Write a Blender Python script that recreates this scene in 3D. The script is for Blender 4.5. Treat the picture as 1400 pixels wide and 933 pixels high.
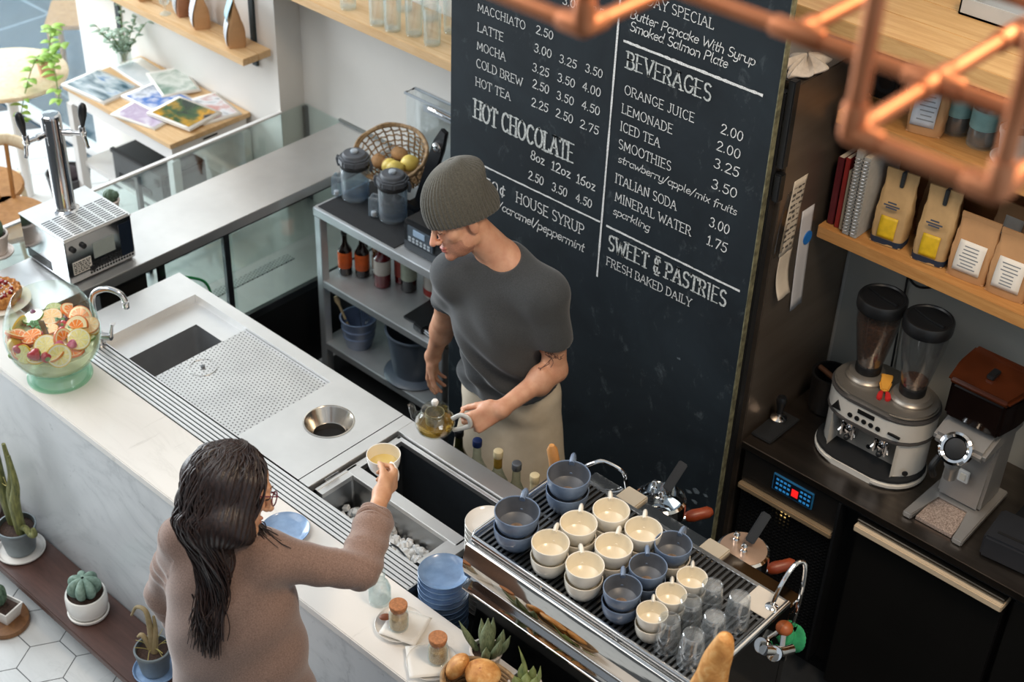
import bpy, bmesh, math, random
import numpy as np
from mathutils import Vector, Matrix, Euler
random.seed(7)
PI = math.pi
S = bpy.context.scene
COL = S.collection
for _o in list(bpy.data.objects):
    bpy.data.objects.remove(_o)

# ------------------------------------------------------------------ camera
YAW, PIT, ROL = (math.radians(a) for a in (-41.27, 35.99, 2.213))
CAM = Vector((0, 0, 4.1))
_f = Vector((math.sin(YAW)*math.cos(PIT), math.cos(YAW)*math.cos(PIT), -math.sin(PIT)))
_r0 = Vector((math.cos(YAW), -math.sin(YAW), 0)); _u0 = _r0.cross(_f)
_r = _r0*math.cos(ROL) + _u0*math.sin(ROL); _u = -_r0*math.sin(ROL) + _u0*math.cos(ROL)
cd = bpy.data.cameras.new('camera'); cam = bpy.data.objects.new('camera', cd); COL.objects.link(cam)
cam.matrix_world = Matrix(((_r.x, _u.x, -_f.x, CAM.x), (_r.y, _u.y, -_f.y, CAM.y), (_r.z, _u.z, -_f.z, CAM.z), (0, 0, 0, 1)))
cd.sensor_width = 36; cd.lens = 36*2025.6/1400; cd.clip_start = .05
cd.dof.use_dof = True; cd.dof.focus_distance = 4.35; cd.dof.aperture_fstop = 3.4
S.camera = cam

# ------------------------------------------------------------------ light
w = bpy.data.worlds.new('world'); S.world = w; w.use_nodes = True
bg = w.node_tree.nodes['Background']; bg.inputs[0].default_value = (.80, .90, 1, 1); bg.inputs[1].default_value = .66
def area(name, loc, target, sx, sy, power, color):
    l = bpy.data.lights.new(name, 'AREA'); l.shape = 'RECTANGLE'; l.size = sx; l.size_y = sy; l.energy = power; l.color = color
    o = bpy.data.objects.new(name, l); COL.objects.link(o); o.location = loc
    o.rotation_euler = (Vector(target) - Vector(loc)).to_track_quat('-Z', 'Y').to_euler()
    return o
area('window_daylight', (-10.5, 1.6, 2.9), (-3.5, 2.8, 1.0), 5.0, 3.6, 720, (.90, .96, 1))
area('skylight_daylight', (-4.6, .2, 5.6), (-3.6, 2.4, .9), 4.0, 2.6, 105, (1, .97, .92))  # added overhead panel, raised to light the bar top more than its front
area('terrace_daylight', (-7.4, 6.6, 3.2), (-5.6, 3.0, 1.0), 2.6, 2.6, 100, (.90, .96, 1))
area('pendant_warm_light', (-.3, 2.3, 4.3), (-1.5, 3.0, 1.2), .7, .7, 58, (1, .78, .56))
vs = S.view_settings
S.display_settings.display_device = 'sRGB'
vs.view_transform = 'Standard'; vs.look = 'None'; vs.gamma = 1; vs.use_curve_mapping = False; vs.exposure = 0.0
S.cycles.use_denoising = True
S.cycles.max_bounces = 10; S.cycles.transparent_max_bounces = 24; S.cycles.transmission_bounces = 8
S.cycles.caustics_reflective = False; S.cycles.caustics_refractive = False
S.cycles.sample_clamp_indirect = 6

# ------------------------------------------------------------------ materials
def lin(h):
    if isinstance(h, (tuple, list)): return tuple(h[:3])
    h = h.lstrip('#'); c = [int(h[i:i+2], 16)/255 for i in (0, 2, 4)]
    return tuple(x/12.92 if x <= .04045 else ((x+.055)/1.055)**2.4 for x in c)
class NT:
    def __init__(s, name):
        s.m = bpy.data.materials.new(name); s.m.use_nodes = True; s.t = s.m.node_tree; s.n = s.t.nodes
        s.b = s.n['Principled BSDF']; s.out = s.n['Material Output']
    def add(s, typ, **kw):
        n = s.n.new(typ)
        for k, v in kw.items(): setattr(n, k, v)
        return n
    def ln(s, a, b): s.t.links.new(a, b)
    def coord(s, scale=(1, 1, 1), rot=(0, 0, 0), kind='Object'):
        c = s.add('ShaderNodeTexCoord'); m = s.add('ShaderNodeMapping')
        m.inputs['Scale'].default_value = scale; m.inputs['Rotation'].default_value = rot
        s.ln(c.outputs[kind], m.inputs[0]); return m.outputs[0]
    def noise(s, v, scale, detail=4, rough=.55, dist=0):
        n = s.add('ShaderNodeTexNoise'); n.inputs['Scale'].default_value = scale; n.inputs['Detail'].default_value = detail
        n.inputs['Roughness'].default_value = rough; n.inputs['Distortion'].default_value = dist
        s.ln(v, n.inputs['Vector']); return n.outputs[0]
    def ramp(s, v, stops):
        r = s.add('ShaderNodeValToRGB'); e = r.color_ramp.elements
        while len(e) < len(stops): e.new(.5)
        for k, (p, c) in zip(e, stops): k.position = p; k.color = (*c, 1) if len(c) == 3 else c
        s.ln(v, r.inputs[0]); return r.outputs[0]
    def mix(s, fac, a, b, mode='MIX'):
        m = s.add('ShaderNodeMix', data_type='RGBA', blend_type=mode)
        for i, v in ((0, fac), (6, a), (7, b)):
            if hasattr(v, 'is_output'): s.ln(v, m.inputs[i])
            elif i == 0: m.inputs[0].default_value = v
            else: m.inputs[i].default_value = (*v[:3], 1)
        return m.outputs[2]
    def math(s, op, a, b=0):
        m = s.add('ShaderNodeMath', operation=op)
        for i, v in ((0, a), (1, b)):
            if hasattr(v, 'is_output'): s.ln(v, m.inputs[i])
            else: m.inputs[i].default_value = v
        return m.outputs[0]
    def col(s, v):
        if hasattr(v, 'is_output'): s.ln(v, s.b.inputs['Base Color'])
        else: s.b.inputs['Base Color'].default_value = (*v, 1)
    def bump(s, h, strength=.2, dist=.002):
        b = s.add('ShaderNodeBump'); b.inputs['Strength'].default_value = strength; b.inputs['Distance'].default_value = dist
        s.ln(h, b.inputs['Height']); s.ln(b.outputs[0], s.b.inputs['Normal'])
    def set(s, **kw):
        nm = dict(rough='Roughness', metal='Metallic', ior='IOR', trans='Transmission Weight', coat='Coat Weight', sheen='Sheen Weight',
                  sss='Subsurface Weight', spec='Specular IOR Level', alpha='Alpha')
        for k, v in kw.items():
            i = s.b.inputs[nm[k]]
            if hasattr(v, 'is_output'): s.ln(v, i)
            else: i.default_value = v
_MC = {}
def mat(name, c, rough=.5, metal=0, var=.12, scale=18, bump=0, bscale=60, stretch=(1, 1, 1), c2=None, **kw):
    """plain procedural material: base colour with soft noise variation"""
    if name in _MC: return _MC[name]
    t = NT(name); c = lin(c); v = t.coord(stretch)
    n = t.noise(v, scale)
    a = tuple(x*(1-var) for x in c); b = lin(c2) if c2 else tuple(min(1, x*(1+var)) for x in c)
    t.col(t.ramp(n, [(.3, a), (.7, b)]))
    t.set(rough=rough, metal=metal, **kw)
    if bump: t.bump(t.noise(v, bscale, 6), bump)
    _MC[name] = t.m; return t.m
def glass(name, tint=(1, 1, 1), gloss=.35, edge=(.75, .85, .85), rough=.03, base=.05, whiten=0):
    """thin-walled glass: see-through, reflecting more at grazing angles, edges tinted"""
    if name in _MC: return _MC[name]
    t = NT(name); t.n.remove(t.b)
    lw = t.add('ShaderNodeLayerWeight'); lw.inputs[0].default_value = .35
    tr = t.add('ShaderNodeBsdfTransparent'); gl = t.add('ShaderNodeBsdfGlossy'); gl.inputs['Roughness'].default_value = rough
    v = t.coord(); nz = t.noise(v, 9)
    t.ln(t.mix(lw.outputs['Facing'], t.mix(nz, tint, tuple(min(1, x*1.02) for x in tint)), edge), tr.inputs[0])
    gl.inputs[0].default_value = (1, 1, 1, 1)
    f = t.math('MULTIPLY', t.math('POWER', lw.outputs['Facing'], 3.0), gloss); f = t.math('ADD', f, base)
    ms = t.add('ShaderNodeMixShader'); t.ln(f, ms.inputs[0]); t.ln(tr.outputs[0], ms.inputs[1]); t.ln(gl.outputs[0], ms.inputs[2])
    res_ = ms.outputs[0]
    if whiten:  # diffuse white put in as bright sheen; also clouds the translucent plastic
        df = t.add('ShaderNodeBsdfDiffuse'); df.inputs[0].default_value = (.92, .95, .96, 1); m3 = t.add('ShaderNodeMixShader')
        t.ln(t.math('ADD', t.math('MULTIPLY', t.math('POWER', lw.outputs['Facing'], 2.0), whiten), whiten*.25), m3.inputs[0]); t.ln(res_, m3.inputs[1]); t.ln(df.outputs[0], m3.inputs[2]); res_ = m3.outputs[0]
    t.ln(res_, t.out.inputs[0]); _MC[name] = t.m; return t.m
def wood(name, c1, c2, scale=6, axis=0, rough=.5, ring=14):
    if name in _MC: return _MC[name]
    t = NT(name); st = [ring, ring, ring]; st[axis] = 1.2
    v = t.coord(tuple(st)); n = t.noise(v, scale/3, 6, .6, 1.2)
    n2 = t.noise(t.coord(tuple(4*x for x in st)), scale, 3)
    k = t.math('ADD', t.math('MULTIPLY', n, .75), t.math('MULTIPLY', n2, .25))
    t.col(t.ramp(k, [(.3, lin(c1)), (.68, lin(c2))])); t.set(rough=rough); t.bump(n2, .08, .001)
    _MC[name] = t.m; return t.m

# ------------------------------------------------------------------ mesh building
def rotm(rx=0, ry=0, rz=0): return Euler((rx, ry, rz)).to_matrix().to_4x4()
class MB:
    def __init__(s): s.bm = bmesh.new()
    def _fin(s, vs, M, bev=0, seg=2):
        if M is not None: bmesh.ops.transform(s.bm, matrix=M, verts=vs)
        if bev:
            es = list({e for v in vs for e in v.link_edges})
            bmesh.ops.bevel(s.bm, geom=es, offset=bev, segments=seg, affect='EDGES', clamp_overlap=True)
    def box(s, x0, x1, y0, y1, z0, z1, bev=0, M=None, seg=2):
        r = bmesh.ops.create_cube(s.bm, size=1)['verts']
        bmesh.ops.transform(s.bm, matrix=Matrix.Translation(((x0+x1)/2, (y0+y1)/2, (z0+z1)/2)) @ Matrix.Diagonal((abs(x1-x0), abs(y1-y0), abs(z1-z0), 1)), verts=r)
        s._fin(r, M, bev, seg); return s
    def lathe(s, prof, seg=32, M=None, sx=1, sy=1):
        """profile of (radius, z); radius 0 closes a pole"""
        rings = []
        nv = []
        for r, z in prof:
            if r <= 1e-6: ring = [s.bm.verts.new((0, 0, z))]
            else: ring = [s.bm.verts.new((r*sx*math.cos(2*PI*i/seg), r*sy*math.sin(2*PI*i/seg), z)) for i in range(seg)]
            rings.append(ring); nv += ring
        for a, b in zip(rings, rings[1:]):
            if len(a) == 1 and len(b) == 1: continue
            for i in range(seg):
                j = (i+1) % seg
                try:
                    if len(a) == 1: s.bm.faces.new((a[0], b[j], b[i]))
                    elif len(b) == 1: s.bm.faces.new((a[i], a[j], b[0]))
                    else: s.bm.faces.new((a[i], a[j], b[j], b[i]))
                except ValueError: pass
        if M is not None: bmesh.ops.transform(s.bm, matrix=M, verts=nv)
        return s
    def cyl(s, r, z0, z1, seg=24, bev=0, M=None, r2=None):
        r2 = r if r2 is None else r2
        b = min(bev, abs(z1-z0)/2.01)
        if b: p = [(0, z0), (r-b, z0), (r-b*.3, z0+b*.3), (r, z0+b), (r2, z1-b), (r2-b*.3, z1-b*.3), (r2-b, z1), (0, z1)]
        else: p = [(0, z0), (r, z0), (r2, z1), (0, z1)]
        return s.lathe(p, seg, M)
    def sph(s, c, r, seg=20, sq=(1, 1, 1), M=None):
        p = [(r*math.sin(PI*i/(seg//2)), -r*math.cos(PI*i/(seg//2))) for i in range(seg//2+1)]
        T = Matrix.Translation(c) @ Matrix.Diagonal((*sq, 1))
        return s.lathe(p, seg, T if M is None else M @ T)
    def tube(s, pts, r, seg=10, closed=False, cap=True, M=None, flat=1.0):
        P = [Vector(p) for p in pts]; n = len(P)
        R = r if isinstance(r, (list, tuple)) else [r]*n
        T = []
        for i in range(n):
            a = P[i-1] if (i or closed) else P[0]; b = P[(i+1) % n] if (i < n-1 or closed) else P[-1]
            d = b-a; T.append(d.normalized() if d.length > 1e-9 else Vector((0, 0, 1)))
        up = Vector((0, 0, 1)) if abs(T[0].z) < .9 else Vector((1, 0, 0))
        u = T[0].cross(up).normalized(); rings = []; nv = []
        for i in range(n):
            u = (u - T[i]*u.dot(T[i])); u = u.normalized() if u.length > 1e-9 else T[i].orthogonal().normalized()
            v = T[i].cross(u)
            ring = [s.bm.verts.new(P[i] + (u*math.cos(2*PI*k/seg) + v*math.sin(2*PI*k/seg)*flat)*R[i]) for k in range(seg)]
            rings.append(ring); nv += ring
        prs = list(zip(rings, rings[1:])) + ([(rings[-1], rings[0])] if closed else [])
        for a, b in prs:
            for k in range(seg):
                j = (k+1) % seg; s.bm.faces.new((a[k], a[j], b[j], b[k]))
        if cap and not closed:
            s.bm.faces.new(rings[0][::-1]); s.bm.faces.new(rings[-1])
        if M is not None: bmesh.ops.transform(s.bm, matrix=M, verts=nv)
        return s
    def prism(s, poly, h0, h1, axis='z', M=None, bev=0):
        """polygon (list of 2d) extruded along axis from h0 to h1"""
        def mk(p, h): return {'z': (p[0], p[1], h), 'x': (h, p[0], p[1]), 'y': (p[0], h, p[1])}[axis]
        a = [s.bm.verts.new(mk(p, h0)) for p in poly]; b = [s.bm.verts.new(mk(p, h1)) for p in poly]; n = len(poly)
        s.bm.faces.new(a[::-1]); s.bm.faces.new(b)
        for i in range(n): s.bm.faces.new((a[i], a[(i+1) % n], b[(i+1) % n], b[i]))
        s._fin(a+b, M, bev); return s
    def grid(s, f, nu, nv, closed_u=False, M=None):
        V = [[s.bm.verts.new(f(i/(nu if closed_u else nu-1), j/(nv-1))) for j in range(nv)] for i in range(nu)]
        for i in range(nu if closed_u else nu-1):
            for j in range(nv-1):
                k = (i+1) % nu; s.bm.faces.new((V[i][j], V[k][j], V[k][j+1], V[i][j+1]))
        if M is not None: bmesh.ops.transform(s.bm, matrix=M, verts=[v for r in V for v in r])
        return s
    def build(s, name, m, parent=None, loc=None, rot=None, smooth=35, solid=0, sub=0, recalc=True):
        if recalc: bmesh.ops.recalc_face_normals(s.bm, faces=s.bm.faces)
        me = bpy.data.meshes.new(name); s.bm.to_mesh(me); s.bm.free()
        o = bpy.data.objects.new(name, me); COL.objects.link(o)
        if m is not None:
            for x in (m if isinstance(m, list) else [m]): me.materials.append(x)
        if smooth:
            me.polygons.foreach_set('use_smooth', [True]*len(me.polygons))
            if smooth < 180:
                try: me.set_sharp_from_angle(angle=math.radians(smooth))
                except Exception: pass
        if solid:
            q = o.modifiers.new('solid', 'SOLIDIFY'); q.thickness = solid; q.offset = 0
        if sub:
            q = o.modifiers.new('sub', 'SUBSURF'); q.levels = sub; q.render_levels = sub
        if parent is not None: o.parent = parent
        if loc is not None: o.location = loc
        if rot is not None: o.rotation_euler = rot
        return o
def thing(name, label, cat, loc=(0, 0, 0), rz=0, group=None, rot=None):
    o = bpy.data.objects.new(name, None); COL.objects.link(o); o.location = loc
    o.rotation_euler = rot if rot else (0, 0, rz); o.empty_display_size = .05
    o['label'] = label; o['category'] = cat
    if group: o['group'] = group
    return o
def tag(o, label, cat, group=None, kind=None):
    o['label'] = label; o['category'] = cat
    if group: o['group'] = group
    if kind: o['kind'] = kind
    return o
def struct(o, label=None):
    o['kind'] = 'structure'
    if label: o['label'] = label; o['category'] = o.name.split('_')[0].split('.')[0]
    return o
def plab(o, label): o['label'] = label; return o
def dup(root, loc=None, rz=None, label=None, group=None, rot=None, scale=None):
    r = root.copy(); COL.objects.link(r)
    if loc is not None: r.location = loc
    if rz is not None: r.rotation_euler = (0, 0, rz)
    if rot is not None: r.rotation_euler = rot
    if scale is not None: r.scale = scale if isinstance(scale, (tuple, list)) else (scale,)*3
    if label: r['label'] = label
    if group: r['group'] = group
    for ch in list(root.children):
        c = ch.copy(); COL.objects.link(c); c.parent = r
        for g in list(ch.children):
            d = g.copy(); COL.objects.link(d); d.parent = c
    return r
def arc(c, r, a0, a1, n=12, plane='xz'):
    out = []
    for i in range(n+1):
        a = a0 + (a1-a0)*i/n; p = (r*math.cos(a), r*math.sin(a))
        out.append({'xz': (c[0]+p[0], c[1], c[2]+p[1]), 'yz': (c[0], c[1]+p[0], c[2]+p[1]), 'xy': (c[0]+p[0], c[1]+p[1], c[2])}[plane])
    return out
def smooth_path(pts, n=8):
    P = [Vector(p) for p in pts]; P = [P[0]*2-P[1]] + P + [P[-1]*2-P[-2]]; out = []
    for i in range(1, len(P)-2):
        for k in range(n):
            t = k/n; a, b, c, d = P[i-1:i+3]
            out.append(.5*((2*b) + (c-a)*t + (2*a-5*b+4*c-d)*t*t + (3*b-a-3*c+d)*t**3))
    out.append(P[-2]); return out
# ------------------------------------------------------------------ shared materials
steel = mat('brushed_steel', '#b9babb', .28, 1, .10, 5, stretch=(1, 14, 14), bump=.02, bscale=50)
steel_top = mat('satin_steel_top', '#e6e6e5', .42, 1, .08, 4, bump=.02)
steel_dark = mat('darker_steel', '#77797b', .38, 1, .15, 5)  # darker steel for nozzle, tray slats and speed rail
chrome = mat('chrome', '#d9d9da', .07, 1, .03, 6)
black_pl = mat('black_plastic', '#15171a', .38, 0, .15, 20)
black_soft = mat('black_rubber', '#16181b', .75, 0, .2, 30)
dark_gap = mat('dark_recess', '#0c0d0e', .7, 0, .2, 10)
white_cer = mat('white_ceramic', '#ece9e3', .18, 0, .03, 9, coat=.3)
white_matte = mat('white_plaster_pot', '#dcd8d2', .55, 0, .06, 14)
white_paint = mat('white_paint', '#e9e8e6', .45, 0, .03, 5)
cream_cer = mat('cream_ceramic', '#efe8da', .2, 0, .04, 9, coat=.3)
cork = mat('cork', '#b5794f', .8, 0, .3, 120, bump=.3, bscale=200)
soil = mat('potting_soil', '#3a2a22', .95, 0, .5, 160, bump=.8, bscale=200)
paper = mat('white_paper', '#e8e4dc', .7, 0, .04, 8)
clear = glass('clear_glass', base=.07, whiten=.18)
kraft = mat('kraft_paper', '#b78d63', .75, 0, .1, 14, bump=.25, bscale=18)
oak = wood('light_oak', '#c49a66', '#e3c397', 6, 0, .5)
oak_warm = wood('warm_oak', '#a9733d', '#cf9c60', 6, 0, .5)
blue_glaze = mat('blue_glaze', '#7d9cc4', .22, 0, .22, 16, c2='#93b1d6', coat=.3)
def marble(name, base, vein, scale=2.2, rot=(.3, .5, .75), amt=1.0, rough=.25):
    t = NT(name); v = t.coord((1, 3.2, 1), rot)
    d = t.noise(v, scale, 10, .62, 1.6)
    k = t.math('ABSOLUTE', t.math('SUBTRACT', d, .5))
    cloud = t.noise(t.coord((1, 2.4, 1), rot), 1.6, 6, .6, .6)
    fine = t.noise(t.coord((9, 1.1, 9), (.2, .75, .3)), 3.0, 8, .7, .5)
    c = t.ramp(k, [(0, lin(vein)), (.018, tuple(.45*a+.55*b for a, b in zip(lin(vein), lin(base)))), (.07, lin(base))])
    c = t.mix(t.math('MULTIPLY', t.math('SUBTRACT', cloud, .38), 1.1*amt), lin(base), c)
    spots = t.ramp(fine, [(.62, (0, 0, 0)), (.72, (1, 1, 1))])
    c = t.mix(t.math('MULTIPLY', spots, .5*amt), c, lin(vein))
    t.col(c); t.set(rough=rough, coat=.15); _MC[name] = t.m; return t.m
# ------------------------------------------------------------------ setting
YW, YL = 4.0, 3.856
wall_m = mat('white_wall_paint', '#e8e5df', .7, 0, .03, 3, bump=.04, bscale=90)
wall_grey = mat('grey_wall_paint', '#b9bab4', .7, 0, .05, 3, bump=.04, bscale=90)
# hexagonal marble floor tiles
hexm = marble('hex_marble', '#cdcfce', '#868a8c', 3.5, (.2, .4, .5), .9, .3)
grout = mat('dark_grout', '#4a4d50', .8, 0, .15, 40)
mb = MB(); R = .1035; g = .0022
for i in range(-1, 48):
    for j in range(-1, 26):
        x = -9.6 + i*1.5*R*1.0; y = -.3 + j*math.sqrt(3)*R + (math.sqrt(3)*R/2 if i % 2 else 0)
        if x > -2.0 or y > 3.75: continue
        x += -.0345; y += .0385
        p = [(x+(R-g)*math.cos(PI/3*k), y+(R-g)*math.sin(PI/3*k)) for k in range(6)]
        mb.prism(p, -.004, 0)
mb2 = MB().box(-9.8, 3, -5, YL, -.06, -.0015)
fl = struct(mb2.build('floor', grout)); 
ft = mb.build('floor_tiles', hexm, fl, smooth=0)
struct(MB().box(-9.8, -6.42, YL, 9.5, -.08, -.012).build('floor_terrace', None))
t = NT('slate_paving'); v = t.coord()
br = t.add('ShaderNodeTexBrick'); br.offset = .5
br.inputs['Color1'].default_value = (*lin('#3a4d5b'), 1); br.inputs['Color2'].default_value = (*lin('#475d6c'), 1); br.inputs['Mortar'].default_value = (*lin('#8fa0aa'), 1)
br.inputs['Scale'].default_value = 1.0; br.inputs['Brick Width'].default_value = 1.2; br.inputs['Row Height'].default_value = .6; br.inputs['Mortar Size'].default_value = .012
t.ln(v, br.inputs['Vector']); n = t.noise(v, 5, 8, .7); t.col(t.mix(t.ramp(n, [(.3, (0, 0, 0)), (.8, (.6, .6, .6))]), br.outputs[0], lin('#22323c'))); t.set(rough=.5)
bpy.data.objects['floor_terrace'].data.materials.append(t.m)
struct(MB().box(-4.85, 3.0, YW, YW+.2, -.06, 5.2).build('wall_back', wall_m))
struct(MB().box(-6.42, -4.85, YL, YW+.2, -.06, 5.2).build('wall_left', wall_m))
struct(MB().box(-9.8, 3.0, -4.7, -4.55, -.06, 5.2).build('wall_front_blocker', mat('front_blocker_grey', '#8f8a84', .8, 0, .05, 3)))  # unseen wall, added to cut sky light on the bar front
struct(MB().box(.6, .75, 2.2, YW, -.06, 5.2).build('wall_right_blocker', wall_grey))  # unseen wall, added to darken the right side
# glazed opening to the terrace at the far left
wn = struct(MB().box(-9.8, -6.42, YL+.02, YL+.08, 0, .05).box(-6.50, -6.42, YL+.02, YL+.08, 0, 5.2).box(-9.8, -6.42, YL+.02, YL+.08, 3.4, 3.5).build('window_1', white_paint))
MB().box(-9.8, -6.50, YL+.045, YL+.053, .05, 3.4).build('pane', glass('window_glass', (.97, .99, 1), .12), wn)
# right back wall is painted grey beneath the shelves
struct(MB().box(-1.975, .6, YW-.012, YW, .0, 2.9).build('trim_1', wall_grey))
# dark mat floor of the working aisle
struct(MB().box(-4.22, .6, 2.72, 3.9, .0, .008).build('floor_aisle', mat('aisle_rubber_floor', '#191b1d', .8, 0, .2, 20, bump=.3, bscale=150)))
# ------------------------------------------------------------------ marble bar
ZB = .92
mar_lit = marble('bar_marble_lit_top', '#e9e5df', '#b5b0a9', 1.6, (.3, .5, .75), .85, .22)  # same stone as the front, with the light on top put into its base
mar_front = marble('bar_marble_shaded_front', '#d3d6d8', '#7f868b', 1.5, (.25, .85, .35), 1.25, .3)  # same stone, shade put into a darker base; the streaks are its own
bar = thing('marble_bar', 'long white marble bar counter with grey veined front', 'bar counter', (-3.2, 1.9, 0))
X0, X1 = -4.42, -.55
o = MB().box(X0, X1, 1.915, 1.945, .0, ZB-.032).box(X0, X0+.03, 1.945, 2.12, 0, ZB-.032).box(X1-.03, X1, 1.945, 2.12, 0, ZB-.032).build('front_panel', mar_front, bar, loc=(3.2, -1.9, 0))
MB().box(X0, X1, 1.903, 2.148, ZB-.03, ZB, .003).build('countertop', mar_lit, bar, loc=(3.2, -1.9, 0))
# bench plank along the foot of the bar
walnut = wood('dark_walnut', '#3b2722', '#5d4038', 5, 0, .45)
bn = thing('plank_bench', 'low dark brown wooden plank ledge along the foot of the bar', 'bench', (-3.6, 1.8, 0))
MB().box(-1.9, 1.9, -.09, .112, .100, .132, .004).build('plank', walnut, bn)
for x in (-1.7, -.55, .6, 1.75):
    MB().box(x-.03, x+.03, -.05, .10, 0, .100, .002).build('bracket', black_pl, bn)

# ------------------------------------------------------------------ slotted drain rail between marble and steel
rail = thing('drain_rail', 'long slotted steel drain rail between marble and steel worktop', 'drain rail', (-3.1, 2.2, 0))
XA, XE = -4.10, -2.262
mb = MB()
ys = [2.150, 2.1655, 2.181, 2.1965, 2.212, 2.2275, 2.243]
for a, b in zip(ys, ys[1:]): mb.box(XA, XE, a+.0022, b-.0022, ZB-.012, ZB-.0005, .0012)
mb.build('slat', steel_top, rail, loc=(3.1, -2.2, 0))
MB().box(XA, XE, 2.149, 2.2445, ZB-.09, ZB-.05).build('channel', dark_gap, rail, loc=(3.1, -2.2, 0))
MB().box(XE, XE+.004, 2.149, 2.2445, ZB-.10, ZB).build('end_plate', steel, rail, loc=(3.1, -2.2, 0))

# ------------------------------------------------------------------ steel worktop
wt = thing('steel_worktop', 'brushed steel bar worktop with sink basin and rinsing tray', 'worktop', (-3.4, 2.5, 0))
L = (3.4, -2.5, 0)
YF, YB = 2.246, 2.714
mb = MB()
# flat deck pieces around the cut-outs (lowered basin X -3.94..-3.17, hole at -3.013, 2.51)
zt, zu = ZB, ZB-.03
mb.box(-4.10, -3.945, YF, YB, zu, zt); mb.box(-3.945, -3.172, 2.672, YB, zu, zt); mb.box(-3.945, -3.172, YF, 2.250, zu, zt)
# right deck with the round hole: ring of quads
cx, cy, rh = -3.013, 2.512, .083
x0, x1, y0, y1 = -3.172, -2.862, YF, YB
N = 48; ring = [(cx+rh*math.cos(2*PI*k/N), cy+rh*math.sin(2*PI*k/N)) for k in range(N)]
def edge_pt(k):
    a = 2*PI*k/N; dx, dy = math.cos(a), math.sin(a)
    t = min(((x1-cx)/dx if dx > 1e-9 else (x0-cx)/dx if dx < -1e-9 else 9), ((y1-cy)/dy if dy > 1e-9 else (y0-cy)/dy if dy < -1e-9 else 9))
    return (cx+dx*t, cy+dy*t)
outer = [edge_pt(k) for k in range(N)]
for c in ((x0, y0), (x0, y1), (x1, y0), (x1, y1)):
    k = min(range(N), key=lambda i: (outer[i][0]-c[0])**2+(outer[i][1]-c[1])**2); outer[k] = c
vi = [mb.bm.verts.new((*p, zt)) for p in ring]; vo = [mb.bm.verts.new((*p, zt)) for p in outer]; vd = [mb.bm.verts.new((*p, zt-.03)) for p in ring]
for k in range(N):
    j = (k+1) % N; mb.bm.faces.new((vi[k], vo[k], vo[j], vi[j])); mb.bm.faces.new((vi[j], vd[j], vd[k], vi[k]))
mb.box(-4.10, -2.862, YB-.003, YB, zt-.06, zt-.001)
mb.build('deck', steel_top, wt, loc=L, smooth=30)
# raised rim round the lowered basin, basin floor
zf = ZB-.035
mb = MB()
mb.box(-3.945, -3.936, 2.250, 2.672, zf, zt+.001).box(-3.936, -3.172, 2.663, 2.672, zf, zt+.001)
mb.box(-3.936, -3.82, 2.250, 2.663, zf-.006, zf).box(-3.82, -3.655, 2.575, 2.663, zf-.006, zf).box(-3.82, -3.655, 2.250, 2.262, zf-.006, zf).box(-3.655, -3.640, 2.250, 2.663, zf-.006, zf)
mb.build('basin_rim', steel_top, wt, loc=L)
# deep sink bowl (open box, rounded)
mb = MB()
def bowl(mb, x0, x1, y0, y1, z0, z1, r=.025, n=5):
    def loop(z, ins):
        out = []
        for (qx, qy, a0) in ((x1-r, y1-r, 0), (x0+r, y1-r, PI/2), (x0+r, y0+r, PI), (x1-r, y0+r, 3*PI/2)):
            for i in range(n+1):
                a = a0+PI/2*i/n; out.append((qx+(r-ins)*math.cos(a), qy+(r-ins)*math.sin(a), z))
        return out
    ls = [loop(z1, 0), loop(z0+.02, .002), loop(z0+.005, .008), loop(z0, .02)]
    V = [[mb.bm.verts.new(p) for p in l] for l in ls]; m = len(V[0])
    for a, b in zip(V, V[1:]):
        for i in range(m): mb.bm.faces.new((a[i], b[i], b[(i+1) % m], a[(i+1) % m]))
    mb.bm.faces.new(V[-1]); return mb
bowl(mb, -3.82, -3.655, 2.262, 2.575, ZB-.24, zf)
mb.build('sink_bowl', mat('sink_steel', '#9a9da0', .5, .7, .1, 8), wt, loc=L, recalc=False)
# perforated tray: real small wells drawn as dark dots by the material on a thin plate
t = NT('perforated_steel'); v = t.coord((1/.0155,)*3); sp = t.add('ShaderNodeSeparateXYZ'); t.ln(v, sp.inputs[0])
row = t.math('FLOOR', t.math('MULTIPLY', sp.outputs[1], 1.1547))
fx = t.math('SUBTRACT', t.math('FRACT', t.math('ADD', sp.outputs[0], t.math('MULTIPLY', row, .5))), .5)
fy = t.math('SUBTRACT', t.math('FRACT', t.math('MULTIPLY', sp.outputs[1], 1.1547)), .5)
dd = t.math('SQRT', t.math('ADD', t.math('MULTIPLY', fx, fx), t.math('MULTIPLY', fy, fy)))
hole = t.math('LESS_THAN', dd, .20)
t.col(t.mix(hole, t.ramp(t.noise(t.coord(), 6), [(.3, lin('#cfcfcf')), (.7, lin('#e0e0df'))]), lin('#2a2c2e'))); t.set(rough=.4); t.ln(t.math('SUBTRACT', 1, hole), t.b.inputs['Metallic'])
perf = t.m
tr = MB().box(-3.640, -3.178, 2.252, 2.662, ZB-.018, ZB-.011, .001).build('perforated_tray', perf, wt, loc=L)
rn = MB().lathe([(.050, ZB-.011), (.050, ZB-.0085), (.047, ZB-.0085), (.047, ZB-.0105), (0, ZB-.0105)], 40, Matrix.Translation((-3.564, 2.41, 0))).build('glass_rinser', perf, wt, loc=L)
MB().cyl(.008, ZB-.0105, ZB-.002, 12, .002, Matrix.Translation((-3.564, 2.41, 0))).build('nozzle', steel_dark, rn)
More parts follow.
